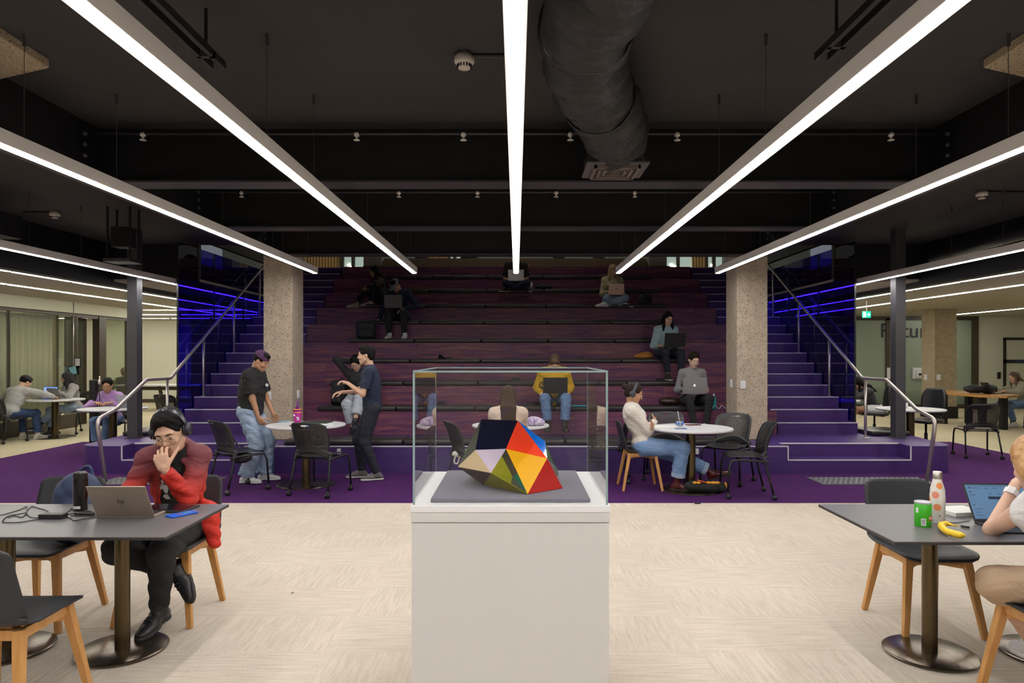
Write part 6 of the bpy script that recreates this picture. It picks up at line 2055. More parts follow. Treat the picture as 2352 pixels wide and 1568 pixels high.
def hero():
    s = 1.03
    p = {}
    p['pelvis'] = Vector((-2.12, 4.30, .57))
    p['neck'] = Vector((-2.045, 4.10, 1.055))
    p['shR'] = P(340, 1050, 4.05); p['shL'] = P(458, 1044, 4.12)
    p['head'] = P(390, 990, 3.99)
    p['hf'] = Vector((.14, -.88, -.44)); p['hu'] = Vector((-.10, -.35, 1.0))
    p['elR'] = P(306, 1120, 3.98); p['wrR'] = P(268, 1166, 3.80)
    p['elL'] = P(432, 1142, 3.98); p['wrL'] = P(377, 1078, 3.86)
    p['hipR'] = p['pelvis'] + Vector((-.10, -.02, -.02)); p['hipL'] = p['pelvis'] + Vector((.10, -.02, -.02))
    p['knR'] = P(350, 1262, 3.93); p['anR'] = P(362, 1408, 3.98)
    p['knL'] = P(262, 1262, 3.98); p['anL'] = P(398, 1322, 3.90)
    # leg that stands on the floor is the man's left; the crossed one rests its ankle on the other shin
    p['knL'], p['knR'] = P(372, 1266, 3.90), P(268, 1262, 3.90)
    p['anL'], p['anR'] = P(366, 1398, 3.97), P(396, 1312, 4.02)
    p['ft'] = {'L': Vector((-.05, -1, -.12)), 'R': Vector((.40, .15, .55))}
    p['ft']['R'] = Vector((.22, -.25, -.32))
    p['flat'] = {'L': True, 'R': False}
    p['hd'] = {'R': (Vector((.1, -1, -.25)), Vector((0, 0, -1)), Vector((1, 0, 0)), .35),
               'L': (Vector((-.28, -.02, 1)), Vector((-.25, 1, .1)), Vector((.9, .3, .2)), .75, .05)}
    look = dict(skin=SK_LIGHT, hair='short', hairmat=M_HAIRB, female=False,
                glasses=M_METALF, bulk=.98, under=M_BLKCL,
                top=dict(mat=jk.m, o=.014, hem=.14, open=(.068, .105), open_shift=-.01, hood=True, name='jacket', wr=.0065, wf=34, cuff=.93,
                         drape=[(Vector((-1.93, 4.26, .62)), Vector((-1.865, 4.22, .44)), .075, .035)]),
                pants=dict(mat=M_BLKCL, o=.014, len=.98, hemr=.036, wr=.006),
                shoes=(M_SHOEB, M_SOLEB, .045, mat('black_laces', (.02, .02, .022), .6)),
                headphones=(mat('black_headphone_plastic', (.02, .022, .03), .3), mat('black_ear_pad', (.012, .012, .012), .6)), hplabel='black over-ear headphones on the person in red jacket')
    g, J, TR, hR = person('person in a red zip jacket with glasses, hand over mouth', p, look, vox=.0085, fvox=.0042, s=s)
    shirt = [c for c in g.children if c.name.startswith('undershirt')][0]
    jkt = [c for c in g.children if c.name.startswith('jacket')][0]
    rt, fw, up = TR
    MB().tube(spl([J['neck'] + rt * .052 + fw * .085 - up * .02, J['neck'] + rt * .068 + fw * .118 - up * .12, J['neck'] + rt * .082 + fw * .128 - up * .24, J['neck'] + rt * .095 + fw * .125 - up * .38]), .004, 6).build('zip', mat('dark_red_zip', (.12, .02, .02), .4), jkt, True)
    cloth_print(shirt, [[(372, 1099), (378, 1096), (382, 1101), (380, 1108), (373, 1110), (369, 1105)], [(366, 1112), (374, 1109), (378, 1116), (372, 1124), (363, 1126), (359, 1119)], [(376, 1114), (383, 1112), (387, 1122), (384, 1134), (377, 1130), (374, 1122)], [(360, 1128), (366, 1128), (365, 1140), (360, 1142)], [(378, 1134), (386, 1136), (392, 1146), (382, 1146), (374, 1140)],
                        [(344, 1086), (346, 1086), (347, 1094), (344, 1094)], [(349, 1086), (351, 1086), (355, 1091), (355, 1086), (357, 1086), (357, 1095), (355, 1095), (351, 1090), (351, 1095), (349, 1095)],
                        [(360, 1087), (366, 1087), (366, 1089), (362, 1089), (362, 1093), (366, 1093), (366, 1095), (360, 1095)], [(369, 1087), (376, 1087), (376, 1089), (373.5, 1089), (373.5, 1095), (371.5, 1095), (371.5, 1089), (369, 1089)]], M_PRINT)
    return g, J, TR, hR
HERO = hero()

TIER = lambda i: PLAT + RISE * i           # top of tier i (0 = platform)
# ------------------------------------------------------------------ people standing
bt = NT('black_tee_cloth'); bt.b.inputs['Base Color'].default_value = (.010, .010, .011, 1); bt.b.inputs['Roughness'].default_value = .85
A = mk((-3.36, 8.62), 90, .90, lean=6, s=1.0, head=(32, 5), neck_lean=.35,
       hands={'R': (.15, .17, .78), 'L': (-.15, .26, .78)}, elbows={'R': (.3, -1, -.2), 'L': (-.3, -1, -.2)},
       feet={'R': (.10, -.02, .085), 'L': (-.11, .13, .085)}, knees={'R': (0, 1, 0), 'L': (0, 1, 0)},
       hd={'R': ((-.3, .5, -.8), (-1, 0, 0), (0, 1, .2), .5), 'L': ((.3, .5, -.8), (1, 0, 0), (0, 1, .2), .5)})
PA = person('person standing in a black t-shirt, wide jeans and purple beanie', A,
       dict(skin=SK_TAN, hair='beanie', hairmat=mat('purple_beanie_knit', (.075, .025, .085), .9, bump=(120, .3)), underhair=M_HAIRB, bulk=1.15,
            top=dict(mat=bt.m, o=.022, hem=.21, sleeve=.78, boxy=True, name='t_shirt', wr=.005), pants=dict(mat=M_DENIML, o=.022, len=.99, hemr=.072, wr=.008), shoes=(M_SHOEW, M_SHOEW, .02, M_SHOEW)), vox=.011)
B = mk((-1.86, 8.82), -78, .93, lean=4, s=1.03, head=(6, 4), neck_lean=.2,
       hands={'R': (.10, .38, 1.12), 'L': (-.10, .30, 1.24)}, elbows={'R': (.5, -.5, -.8), 'L': (-.5, -.6, -.7)},
       feet={'R': (.12, .13, .085), 'L': (-.10, -.06, .085)}, knees={'R': (0, 1, 0), 'L': (0, 1, 0)})
person('person standing in a navy t-shirt, dark trousers and grey sneakers', B,
       dict(skin=SK_LIGHT, hair='short', hairmat=M_HAIRB, bulk=1.0,
            top=dict(mat=M_NAVYCL, o=.010, hem=.12, sleeve=.75, boxy=True, name='t_shirt'), pants=dict(mat=M_DARKTR, o=.010, len=.98, hemr=.045), shoes=(mat('grey_suede', (.13, .12, .12), .8), M_SOLEW, .02, M_SHOEW)), vox=.011)

# ------------------------------------------------------------------ people on the seating steps
def seatp(px, tier, yaw=0, dy=.22, **kw):
    """someone sitting on a seating tier at the place seen at pixel column px"""
    d = TF[tier - 1] + dy; x = (px - VX) / FOC * d
    return (x, d), TIER(tier) + .075
# person with pale jeans, crossed legs, low left
loc, z = seatp(822, 1, dy=.18)
p5 = mk(loc, 8, .10, floor=z, lean=6, female=True, head=(40, 15), neck_lean=.5, s=.98,
        hands={'R': (.10, -.02, .68), 'L': (-.10, .28, .30)}, elbows={'R': (1, .2, .5), 'L': (-.6, -.3, -.8)},
        feet={'R': (.03, .42, -.34), 'L': (-.01, .62, -.20)}, knees={'R': (.2, 1, .4), 'L': (0, 1, .9)})
person('seated person in a black top and pale wide jeans', p5,
       dict(skin=SK_LIGHT, female=True, hair='bob', hairmat=M_HAIRB, top=dict(mat=M_BLKCL, o=.010, name='top'),
            pants=dict(mat=mat('pale_grey_denim', (.42, .46, .52), .85), o=.018, len=.86, hemr=.062), socks=None, shoes=(M_SHOEB, M_SOLEB, .02, M_BLACKPL)), vox=.012)
# grey cap and navy sweatshirt
loc, z = seatp(922, 5, dy=.18)
p6 = mk(loc, -6, .10, floor=z, lean=22, s=1.02, head=(48, 22), neck_lean=.7,
        hands={'R': (.42, .10, .03), 'L': (-.13, .30, .22)}, elbows={'R': (.8, -.4, .2), 'L': (-1, -.3, -.2)},
        feet={'R': (.13, .36, -.285), 'L': (-.17, .36, -.285)}, knees={'R': (.1, 1, .5), 'L': (-.1, 1, .5)},
        hd={'R': ((.5, .6, -.4), (0, 0, -1), (-1, 0, 0), .3)})
P6 = person('person in a grey cap and navy sweatshirt bent over a laptop', p6,
       dict(skin=SK_LIGHT, hair='cap', hairmat=mat('grey_cap_cloth', (.20, .22, .24), .85), underhair=M_HAIRB,
            top=dict(mat=M_NAVYCL, o=.018, name='sweatshirt'), pants=dict(mat=M_BLKCL, o=.008, len=.94), shoes=(M_SHOEW, M_SHOEW, .02, M_SHOEW)), vox=.012)
# plaid shirt, dark hair
pk = NT('dark_plaid_flannel')
gm = jk and pk.n('ShaderNodeNewGeometry'); sx = pk.n('ShaderNodeSeparateXYZ'); pk.l(gm.outputs['Position'], sx.inputs[0])
w1 = pk.math('LESS_THAN', pk.math('FRACT', pk.math('MULTIPLY', pk.math('ADD', sx.outputs[0], sx.outputs[1]), 16.0)), .16)
w2 = pk.math('LESS_THAN', pk.math('FRACT', pk.math('MULTIPLY', sx.outputs[2], 16.0)), .16)
pk.l(pk.mix(pk.math('MULTIPLY', pk.math('ADD', w1, w2), .5), (.016, .014, .012), (.20, .17, .11)), pk.b.inputs['Base Color']); pk.b.inputs['Roughness'].default_value = .9
loc, z = seatp(880, 6, dy=.30)
p7 = mk(loc, -62, .10, floor=z, lean=12, female=True, head=(20, 0), side_lean=6, s=.98,
        hands={'R': (.14, .30, .34), 'L': (-.12, .36, .36)}, elbows={'R': (1, -.3, -.2), 'L': (-1, 0, -.2)},
        feet={'R': (.10, .52, .02), 'L': (-.10, .30, .04)}, knees={'R': (.4, .3, 1), 'L': (-.3, .3, 1)})
person('person with long dark hair in a dark plaid shirt', p7,
       dict(skin=SK_TAN, female=True, hair='long', hairmat=M_HAIRB, hlen=.34, top=dict(mat=pk.m, o=.022, hem=.1, name='plaid_shirt'),
            pants=dict(mat=M_BLKCL, o=.010, len=.95), shoes=(mat('cream_shoe', (.40, .35, .24), .7), M_SOLEW, .01)), vox=.012)
# middle top
loc, z = seatp(1185, 7, dy=.30)
p8 = mk(loc, 0, .10, floor=z, lean=18, s=1.0, head=(40, 0),
        hands={'R': (.16, .30, .20), 'L': (-.16, .30, .20)}, elbows={'R': (.35, -.5, -1), 'L': (-.35, -.5, -1)},
        feet={'R': (-.16, .26, .02), 'L': (.16, .30, .02)}, knees={'R': (1, .6, .25), 'L': (-1, .6, .25)}, ft={'R': (-1, .2, 0), 'L': (1, .2, 0)})
P8 = person('person in black sitting cross-legged below the middle lamp', p8,
       dict(skin=SK_LIGHT, hair='short', hairmat=M_HAIRB, top=dict(mat=M_BLKCL, o=.016, sleeve=.8, name='t_shirt'), pants=dict(mat=M_NAVYCL, o=.012, len=.93), shoes=(M_SHOEB, M_SOLEW, .01)), vox=.012)
# blonde cross-legged
loc, z = seatp(1405, 6, dy=.30)
p9 = mk(loc, 3, .10, floor=z, lean=8, female=True, head=(32, 0), s=1.0,
        hands={'R': (.13, .30, .24), 'L': (-.13, .30, .24)}, elbows={'R': (.35, -.5, -1), 'L': (-.35, -.5, -1)},
        feet={'R': (-.20, .28, .02), 'L': (.20, .34, .02)}, knees={'R': (1, .6, .25), 'L': (-1, .6, .25)}, ft={'R': (-1, .2, 0), 'L': (1, .2, 0)})
P9 = person('person with long blonde hair in a pale yellow jumper', p9,
       dict(skin=SK_FAIR, female=True, hair='long', hairmat=M_HAIRBL, hlen=.34, brow=M_HAIRBR, top=dict(mat=mat('pale_yellow_knit', (.52, .47, .27), .9), o=.022, name='jumper'),
            pants=dict(mat=M_DENIML, o=.016, len=.94, hemr=.055), socks=None, shoes=(M_SHOEW, M_SHOEW, .01)), vox=.012)
# pale blue jumper
loc, z = seatp(1527, 3, dy=.20)
p10 = mk(loc, 8, .10, floor=z, lean=8, female=True, head=(26, -5), s=1.0,
        hands={'R': (.14, .26, .22), 'L': (-.17, .28, .24)}, elbows={'R': (.35, -.5, -1), 'L': (-.35, -.5, -1)},
        feet={'R': (.08, .36, -.285), 'L': (-.10, .52, -.30)}, knees={'R': (.2, 1, .5), 'L': (-.1, 1, .5)})
P10 = person('person with dark hair in a pale blue jumper', p10,
       dict(skin=SK_LIGHT, female=True, hair='long', hairmat=M_HAIRB, hlen=.24, top=dict(mat=mat('pale_blue_knit', (.30, .42, .45), .9), o=.020, hem=.09, cuff=.55, name='jumper'),
            pants=dict(mat=M_DARKTR, o=.010, len=.92, hemr=.044), socks=None, shoes=(mat('black_canvas', (.02, .02, .02), .8), M_SOLEW, .01)), vox=.012)
# grey long sleeve
loc, z = seatp(1588, 1, dy=.24)
p11 = mk(loc, 0, .10, floor=z, lean=8, female=True, head=(24, -8), s=1.02,
        hands={'R': (.15, .24, .27), 'L': (-.15, .26, .27)}, elbows={'R': (.35, -.5, -1), 'L': (-.35, -.5, -1)},
        feet={'R': (.06, .44, -.285), 'L': (-.12, .40, -.285)}, knees={'R': (.2, 1, .5), 'L': (-.2, 1, .5)})
P11 = person('person in a grey long sleeved top and black leggings', p11,
       dict(skin=SK_FAIR, female=True, hair='fade', hairmat=M_HAIRDK, top=dict(mat=mat('grey_marl_jersey', (.25, .24, .25), .9, bump=(120, .2)), o=.010, hem=.10, collar=-.035, name='long_sleeved_top'),
            pants=dict(mat=M_BLKCL, o=.004, len=.96, hemr=.040, name='leggings'), shoes=(M_SHOEW, M_SHOEW, .01)), vox=.011)
# yellow sweatshirt
loc, z = seatp(1272, 1, dy=.24)
p12 = mk(loc, 0, .10, floor=z, lean=15, female=False, head=(55, 0), neck_lean=.5, s=1.0,
        hands={'R': (.20, .22, .20), 'L': (-.20, .22, .20)}, elbows={'R': (.35, -.5, -1), 'L': (-.35, -.5, -1)},
        feet={'R': (.11, .40, -.275), 'L': (-.14, .42, -.275)}, knees={'R': (.2, 1, .5), 'L': (-.2, 1, .5)})
P12 = person('person in a yellow sweatshirt and blue jeans', p12,
       dict(skin=SK_FAIR, hair='bob', hairmat=M_HAIRBR, bulk=1.05, top=dict(mat=mat('yellow_fleece', (.68, .40, .02), .9), o=.026, hem=.09, name='sweatshirt'),
            pants=dict(mat=M_DENIM, o=.014, len=.90, hemr=.055), shoes=(mat('dark_brown_boot', (.035, .03, .024), .6), M_SOLEB, .05)), vox=.011)

# ------------------------------------------------------------------ people at the round tables
p13 = mk((1.53, 8.20), 80, .53, lean=-19, female=True, head=(22, 0), neck_lean=.30, s=1.04,
        hands={'R': (-.10, .13, .80), 'L': (.12, .10, .77)}, elbows={'R': (.5, .5, -1), 'L': (-.5, .5, -1)},
        feet={'R': (.10, .38, .09), 'L': (-.10, .88, .17)}, knees={'R': (.1, 1, 1), 'L': (0, 1, .7)}, ft={'R': (.05, 1, 0), 'L': (.0, 1, .35)},
        hd={'R': ((-1, .15, .0), (0, -1, 0), (0, .1, 1), .3), 'L': ((1, .1, 0), (0, -1, 0), (0, .1, 1), .3)})
person('person in a white sweatshirt, jeans and dark red boots', p13,
       dict(skin=SK_TAN, female=True, hair='bun', hairmat=M_HAIRDK, glasses=M_METALF, bulk=1.12,
            top=dict(mat=mat('white_fleece', (.62, .58, .52), .9, bump=(60, .2)), o=.018, hem=.06, name='sweatshirt', wr=.005),
            pants=dict(mat=mat('mid_blue_denim', (.13, .235, .43), .85, var=(6, (.20, .31, .52)), bump=(150, .2)), o=.018, len=.90, hemr=.058, wr=.006, cuffs=M_DENIML),
            shoes=(mat('oxblood_leather', (.085, .012, .014), .25), M_SOLEB, .07, M_BLACKPL),
            headphones=(mat('slate_headphone_plastic', (.035, .042, .055), .4), mat('slate_ear_pad', (.02, .022, .03), .6)), hplabel='dark slate headphones on the person in the white sweatshirt'), vox=.010, fvox=.005)
p14 = mk((-.09, 7.70), 182, .53, lean=12, female=True, head=(30, 0), neck_lean=.4,
        hands={'R': (.08, .40, .80), 'L': (-.08, .40, .80)}, elbows={'R': (.2, -.2, -1), 'L': (-.2, -.2, -1)},
        feet=SIT(.40), knees={'R': (.1, 1, 1), 'L': (-.1, 1, 1)})
person('person with long dark hair in a cream jumper, back turned', p14,
       dict(skin=SK_LIGHT, female=True, hair='long', hairmat=mat('dark_ombre_hair', (.050, .028, .018), .6, spec=.12, bump=(90, .5)), hlen=.60, bulk=1.05,
            top=dict(mat=mat('cream_knit', (.56, .44, .35), .9, bump=(50, .3)), o=.024, hem=.10, name='jumper'), pants=dict(mat=M_DENIMD, o=.012, len=.92), shoes=(M_SHOEB, M_SOLEB, .01)), vox=.012)

# ------------------------------------------------------------------ office people, left
p15 = mk((-9.38, 12.62), 172, .53, lean=30, head=(30, 20), s=1.0,
        hands={'R': (.42, .55, .80), 'L': (-.22, .45, .80)}, elbows={'R': (1, -.1, -.1), 'L': (-1, -.1, -.4)}, feet={'R': (.20, .42, .085), 'L': (-.12, .42, .085)}, knees={'R': (.1, 1, 1), 'L': (-.1, 1, 1)})
person('person in a light grey hoodie and black beanie', p15,
       dict(skin=SK_LIGHT, hair='beanie', hairmat=M_BLKCL, underhair=M_HAIRB, top=dict(mat=mat('light_grey_fleece', (.36, .36, .35), .9), o=.030, hem=.14, hood=True, name='hoodie'), pants=dict(mat=M_DENIMD, o=.012, len=.95), shoes=(mat('cream_sneaker', (.50, .46, .40), .6), M_SOLEW, .01)), vox=.013)
st_ = NT('striped_jersey'); gm = st_.n('ShaderNodeNewGeometry'); sx = st_.n('ShaderNodeSeparateXYZ'); st_.l(gm.outputs['Position'], sx.inputs[0])
st_.l(st_.mix(st_.math('LESS_THAN', st_.math('FRACT', st_.math('MULTIPLY', sx.outputs[2], 38.0)), .45), (.52, .50, .47), (.07, .07, .075)), st_.b.inputs['Base Color']); st_.b.inputs['Roughness'].default_value = .9
p16 = mk((-9.02, 13.95), -30, .53, lean=12, female=True, head=(6, 25),
        hands={'R': (.12, .42, .82), 'L': (-.08, .36, .86)}, elbows={'R': (1, -.1, -.8), 'L': (-1, -.1, -.6)}, feet={'R': (.03, .44, .085), 'L': (-.06, .70, .22)}, knees={'R': (.1, 1, 1), 'L': (0, 1, 1.2)})
person('person in a black headscarf, striped top and pale jeans', p16,
       dict(skin=SK_TAN, female=True, hair='hijab', hairmat=M_BLKCL, hlen=.30, glasses=M_DARKF, top=dict(mat=st_.m, o=.024, hem=.12, name='striped_top'), pants=dict(mat=M_DENIML, o=.014, len=.90), shoes=(M_SHOEB, M_SOLEW, .03, M_SHOEW)), vox=.013)
p17 = mk((-7.0, 11.80), 14, .50, lean=16, female=True, head=(22, -4),
        hands={'R': (.10, .44, .80), 'L': (-.14, .44, .80)}, elbows={'R': (1, -.1, -.8), 'L': (-1, -.1, -.8)}, feet={'R': (.10, .45, .085), 'L': (-.02, .52, .085)}, knees={'R': (.1, 1, 1), 'L': (-.1, 1, 1)})
person('person in a lilac jumper and round glasses', p17,
       dict(skin=SK_TAN, female=True, hair='tied', hairmat=M_HAIRB, glasses=M_METALF, top=dict(mat=mat('lilac_knit', (.42, .25, .52), .9), o=.022, hem=.14, name='jumper'), pants=dict(mat=M_DENIM, o=.014, len=.90), shoes=(M_SHOEW, M_SHOEW, .01)), vox=.012)
p18 = mk((-10.0, 11.62), 165, .53, lean=10, head=(20, 0), hands={'R': (.2, .4, .75), 'L': (-.2, .4, .75)}, feet=SIT(.4), knees={'R': (.1, 1, 1), 'L': (-.1, 1, 1)})
person('person in charcoal cut off by the picture edge', p18,
       dict(skin=SK_TAN, hair='short', hairmat=M_HAIRB, top=dict(mat=mat('charcoal_cloth', (.03, .03, .04), .9), o=.03, name='jacket'), pants=dict(mat=M_BLKCL, o=.012, len=.94), shoes=(M_SHOEB, M_SOLEB, .01)), vox=.014)
p19 = mk((-10.4, 18.1), -150, .53, lean=8, female=True, head=(10, 0), hands={'R': (.2, .4, .78), 'L': (-.2, .4, .78)}, feet=SIT(.4), knees={'R': (.1, 1, 1), 'L': (-.1, 1, 1)})
person('person in a green top far back in the office', p19,
       dict(skin=SK_TAN, female=True, hair='tied', hairmat=M_HAIRBR, top=dict(mat=mat('olive_green_cloth', (.16, .20, .04), .9), o=.018, name='top'), pants=dict(mat=M_BLKCL, o=.012, len=.94), shoes=(M_SHOEB, M_SOLEB, .01)), vox=.015)
# ------------------------------------------------------------------ office people, right
p20 = mk((6.98, 13.28), -84, .55, lean=30, female=True, head=(45, 0), neck_lean=.6,
        hands={'R': (.10, .52, 1.06), 'L': (-.08, .50, 1.04)}, elbows={'R': (.3, .6, -1), 'L': (-.3, .6, -1)}, feet={'R': (.04, .42, .085), 'L': (-.02, .62, .20)}, knees={'R': (.1, 1, 1), 'L': (0, 1, 1.2)},
        hd={'R': ((0, .2, 1), (0, -1, .2), (-1, 0, 0), .4), 'L': ((0, .2, 1), (0, -1, .2), (1, 0, 0), .4)})
person('person in a dark grey top and white shorts, head in hands', p20,
       dict(skin=SK_TAN, female=True, hair='long', hairmat=M_HAIRB, hlen=.30, top=dict(mat=mat('dark_grey_jersey', (.045, .042, .05), .9), o=.010, hem=.02, name='top'), pants=dict(mat=mat('white_cotton', (.6, .6, .62), .9), o=.020, len=.30, name='shorts'), socks=None, shoes=(M_SHOEW, M_SHOEW, .01)), vox=.012)
p21 = mk((11.38, 15.25), -100, .53, lean=20, female=True, head=(20, -10),
        hands={'R': (.15, .5, .80), 'L': (-.2, .5, .80)}, elbows={'R': (1, -.1, -.5), 'L': (-1, -.1, -.5)}, feet={'R': (.15, .40, .085), 'L': (-.15, .30, .085)}, knees={'R': (.2, 1, 1), 'L': (-.1, 1, 1)})
person('person in a khaki jacket and jeans at the meeting table', p21,
       dict(skin=SK_LIGHT, female=True, hair='long', hairmat=M_HAIRBR, hlen=.24, top=dict(mat=mat('khaki_cotton', (.24, .23, .17), .9), o=.034, hem=.22, name='jacket'), pants=dict(mat=M_DENIM, o=.014, len=.92), shoes=(M_SHOEW, M_SOLEW, .01)), vox=.013)
# ------------------------------------------------------------------ right foreground person
def near_right():
    p = {}
    p['pelvis'] = Vector((2.50, 3.05, .575)); p['neck'] = P(2415, 1130, 2.95)
    p['shR'] = P(2475, 1175, 2.90); p['shL'] = P(2352, 1172, 3.05)
    p['head'] = P(2374, 1066, 3.12)
    p['hf'] = Vector((.25, .85, -.45)); p['hu'] = Vector((.1, .4, 1))
    p['elL'] = P(2278, 1216, 3.28); p['wrL'] = P(2332, 1112, 3.34)
    p['elR'] = P(2440, 1228, 3.2); p['wrR'] = P(2385, 1222, 3.42)
    p['hipR'] = p['pelvis'] + Vector((.10, .02, -.02)); p['hipL'] = p['pelvis'] + Vector((-.09, .02, -.02))
    p['knL'] = P(2285, 1338, 3.16); p['anL'] = P(2375, 1480, 3.35)
    p['knR'] = P(2400, 1338, 3.25); p['anR'] = P(2420, 1500, 3.3)
    p['ft'] = {'L': Vector((.2, 1, -.1)), 'R': Vector((.2, 1, 0))}
    p['hd'] = {'L': (Vector((1, .1, .6)), Vector((.6, .1, -1)), Vector((0, -1, 0)), .8), 'R': (Vector((-.75, .6, -.1)), Vector((0, 0, -1)), Vector((-.6, .5, 0)), .4)}
    look = dict(skin=mat('skin_freckled', (.62, .39, .28), .5, spec=.35, var=(60, (.66, .43, .32), .3)), female=True, hair='bob', hairmat=M_HAIRST,
                top=dict(mat=mat('white_cotton_top', (.62, .61, .6), .9), o=.008, hem=.06, sleeve=0, collar=-.04, name='sleeveless_top'),
                pants=dict(mat=mat('tan_cotton', (.46, .32, .21), .85), o=.012, len=.58, hemr=.055, name='shorts', wr=.006), socks=None, shoes=(M_SHOEW, M_SOLEW, .01))
    g, J, TR, hR = person('person with strawberry blonde hair and tan shorts', p, look, vox=.0085, fvox=.005, s=1.0)
    w = J['wrL']; d = norm(J['elL'] - w)
    a, b_ = w + d * .035, w + d * .062
    wt = root('wrist_watch', w, 'white watch on the wrist of the strawberry blonde person', 'watch')
    MB().tube([a, b_], [.031, .031], 22).build('strap', mat('white_silicone', (.75, .75, .75), .5), wt, True, auto=40)
    n_ = norm(Vector((-.7, -.7, .1)) - d * Vector((-.7, -.7, .1)).dot(d))
    cc = (a + b_) / 2 + n_ * .032
    MB().bar(cc - d * .018, cc + d * .018, .034, .010, n_).build('face', mat('white_watch_case', (.8, .8, .8), .2), wt, bevel=.004)
near_right()
def garment(pp, nm): return [c for c in pp[0].children if c.name.split('.')[0] == nm][0]
def disc(cx, cy, r, n=14, r0=None): return [(cx + r * math.cos(2 * PI * i / n), cy + r * math.sin(2 * PI * i / n)) for i in range(n)]
cloth_print(garment(P12, 'sweatshirt'), [[(1246 + 5 * math.cos(a) * 1.6 * k2, 884 + 8 * math.sin(a) * k2) for a, k2 in [(2 * PI * i / 20, 1) for i in range(20)]]], mat('ball_line_black', (.02, .02, .02), .8))
cloth_print(garment(P12, 'sweatshirt'), [disc(1246, 884, 6.6, 5)], mat('ball_yellow', (.62, .38, .03), .8))
cloth_print(garment(P12, 'sweatshirt'), [disc(1246, 884, 2.6, 5), disc(1241, 880, 1.4, 5), disc(1251, 880, 1.4, 5), disc(1246, 890, 1.4, 5)], mat('ball_line_black', (.02, .02, .02), .8))
cloth_print(garment(PA, 't_shirt'), [disc(613, 884, 4, 6), disc(559, 874, 3.5, 7)], M_OUTLET)
cloth_print(garment(P6, 'sweatshirt'), [[(902 + 3.2 * i, 694), (904.6 + 3.2 * i, 694), (904.6 + 3.2 * i, 698), (902 + 3.2 * i, 698)] for i in range(7)], M_OUTLET)
# ================================================================== laptops of the seated people
def lap_laptop(pp, label, yaw, fwd=.36, up_=.20, side=0, **kw):
    y = math.radians(yaw); F = Vector((math.sin(y), -math.cos(y), 0)); Rr = Vector((-math.cos(y), -math.sin(y), 0))
    kn = (Vector(pp['knL']) + Vector(pp['knR'])) / 2; pv = Vector(pp['pelvis'])
    h = pv + F * fwd + Rr * side; h.z = pv.z + up_
    # laptop local: lid hinge at origin, base towards -Y = towards the sitter; sitter looks along +F
    return laptop(label, h, yaw + 180, **kw)
lap_laptop(p6, 'dark grey laptop on the knees of the person in the grey cap', -6, .47, .125, .02, w=.34, dp=.24, body=(.10, .10, .11), logo='apple', open_deg=100)
lap_laptop(p8, 'silver laptop of the person below the end of the middle lamp', 0, .42, .06, 0, w=.33, dp=.23, body=(.42, .42, .44), open_deg=100)
lap_laptop(p9, 'pinkish gold laptop of the blonde person sitting cross-legged', 3, .46, .07, 0, w=.31, dp=.22, body=(.50, .36, .30), logo='apple', open_deg=100)
lap_laptop(p10, 'black laptop on the knees of the person in the pale blue jumper', 8, .44, .10, -.01, w=.37, dp=.235, body=(.015, .015, .016), metal=.1, open_deg=100)
lap_laptop(p11, 'grey laptop with a glowing white mark on its lid', 0, .40, .10, .06, w=.355, dp=.245, body=(.34, .34, .35), logo='apple', logo_emit=True, open_deg=98)
lap_laptop(p12, 'black laptop on the knees of the person in the yellow sweatshirt', 0, .42, .10, 0, w=.37, dp=.25, body=(.015, .015, .016), metal=.1, logo='HP', open_deg=100)
laptop('grey laptop open before the person in the lilac jumper', (-6.30, 11.12, TH), 186, w=.33, dp=.23, body=(.33, .33, .37), open_deg=115)
laptop('silver laptop before the person in the black headscarf', (-8.98, 13.28, TH), 160, w=.32, dp=.22, body=(.28, .27, .26), logo='apple', open_deg=105)
laptop('laptop with a bright blue screen before the grey hoodie', (-9.2, 13.45, TH), -15, w=.34, dp=.23, body=(.02, .02, .02), scr=(.12, .22, .85), scre=1.2, open_deg=100)
laptop('black laptop standing open on the oak meeting table', (10.35, 15.0, .752), 80, w=.36, dp=.25, body=(.02, .02, .02), open_deg=105)

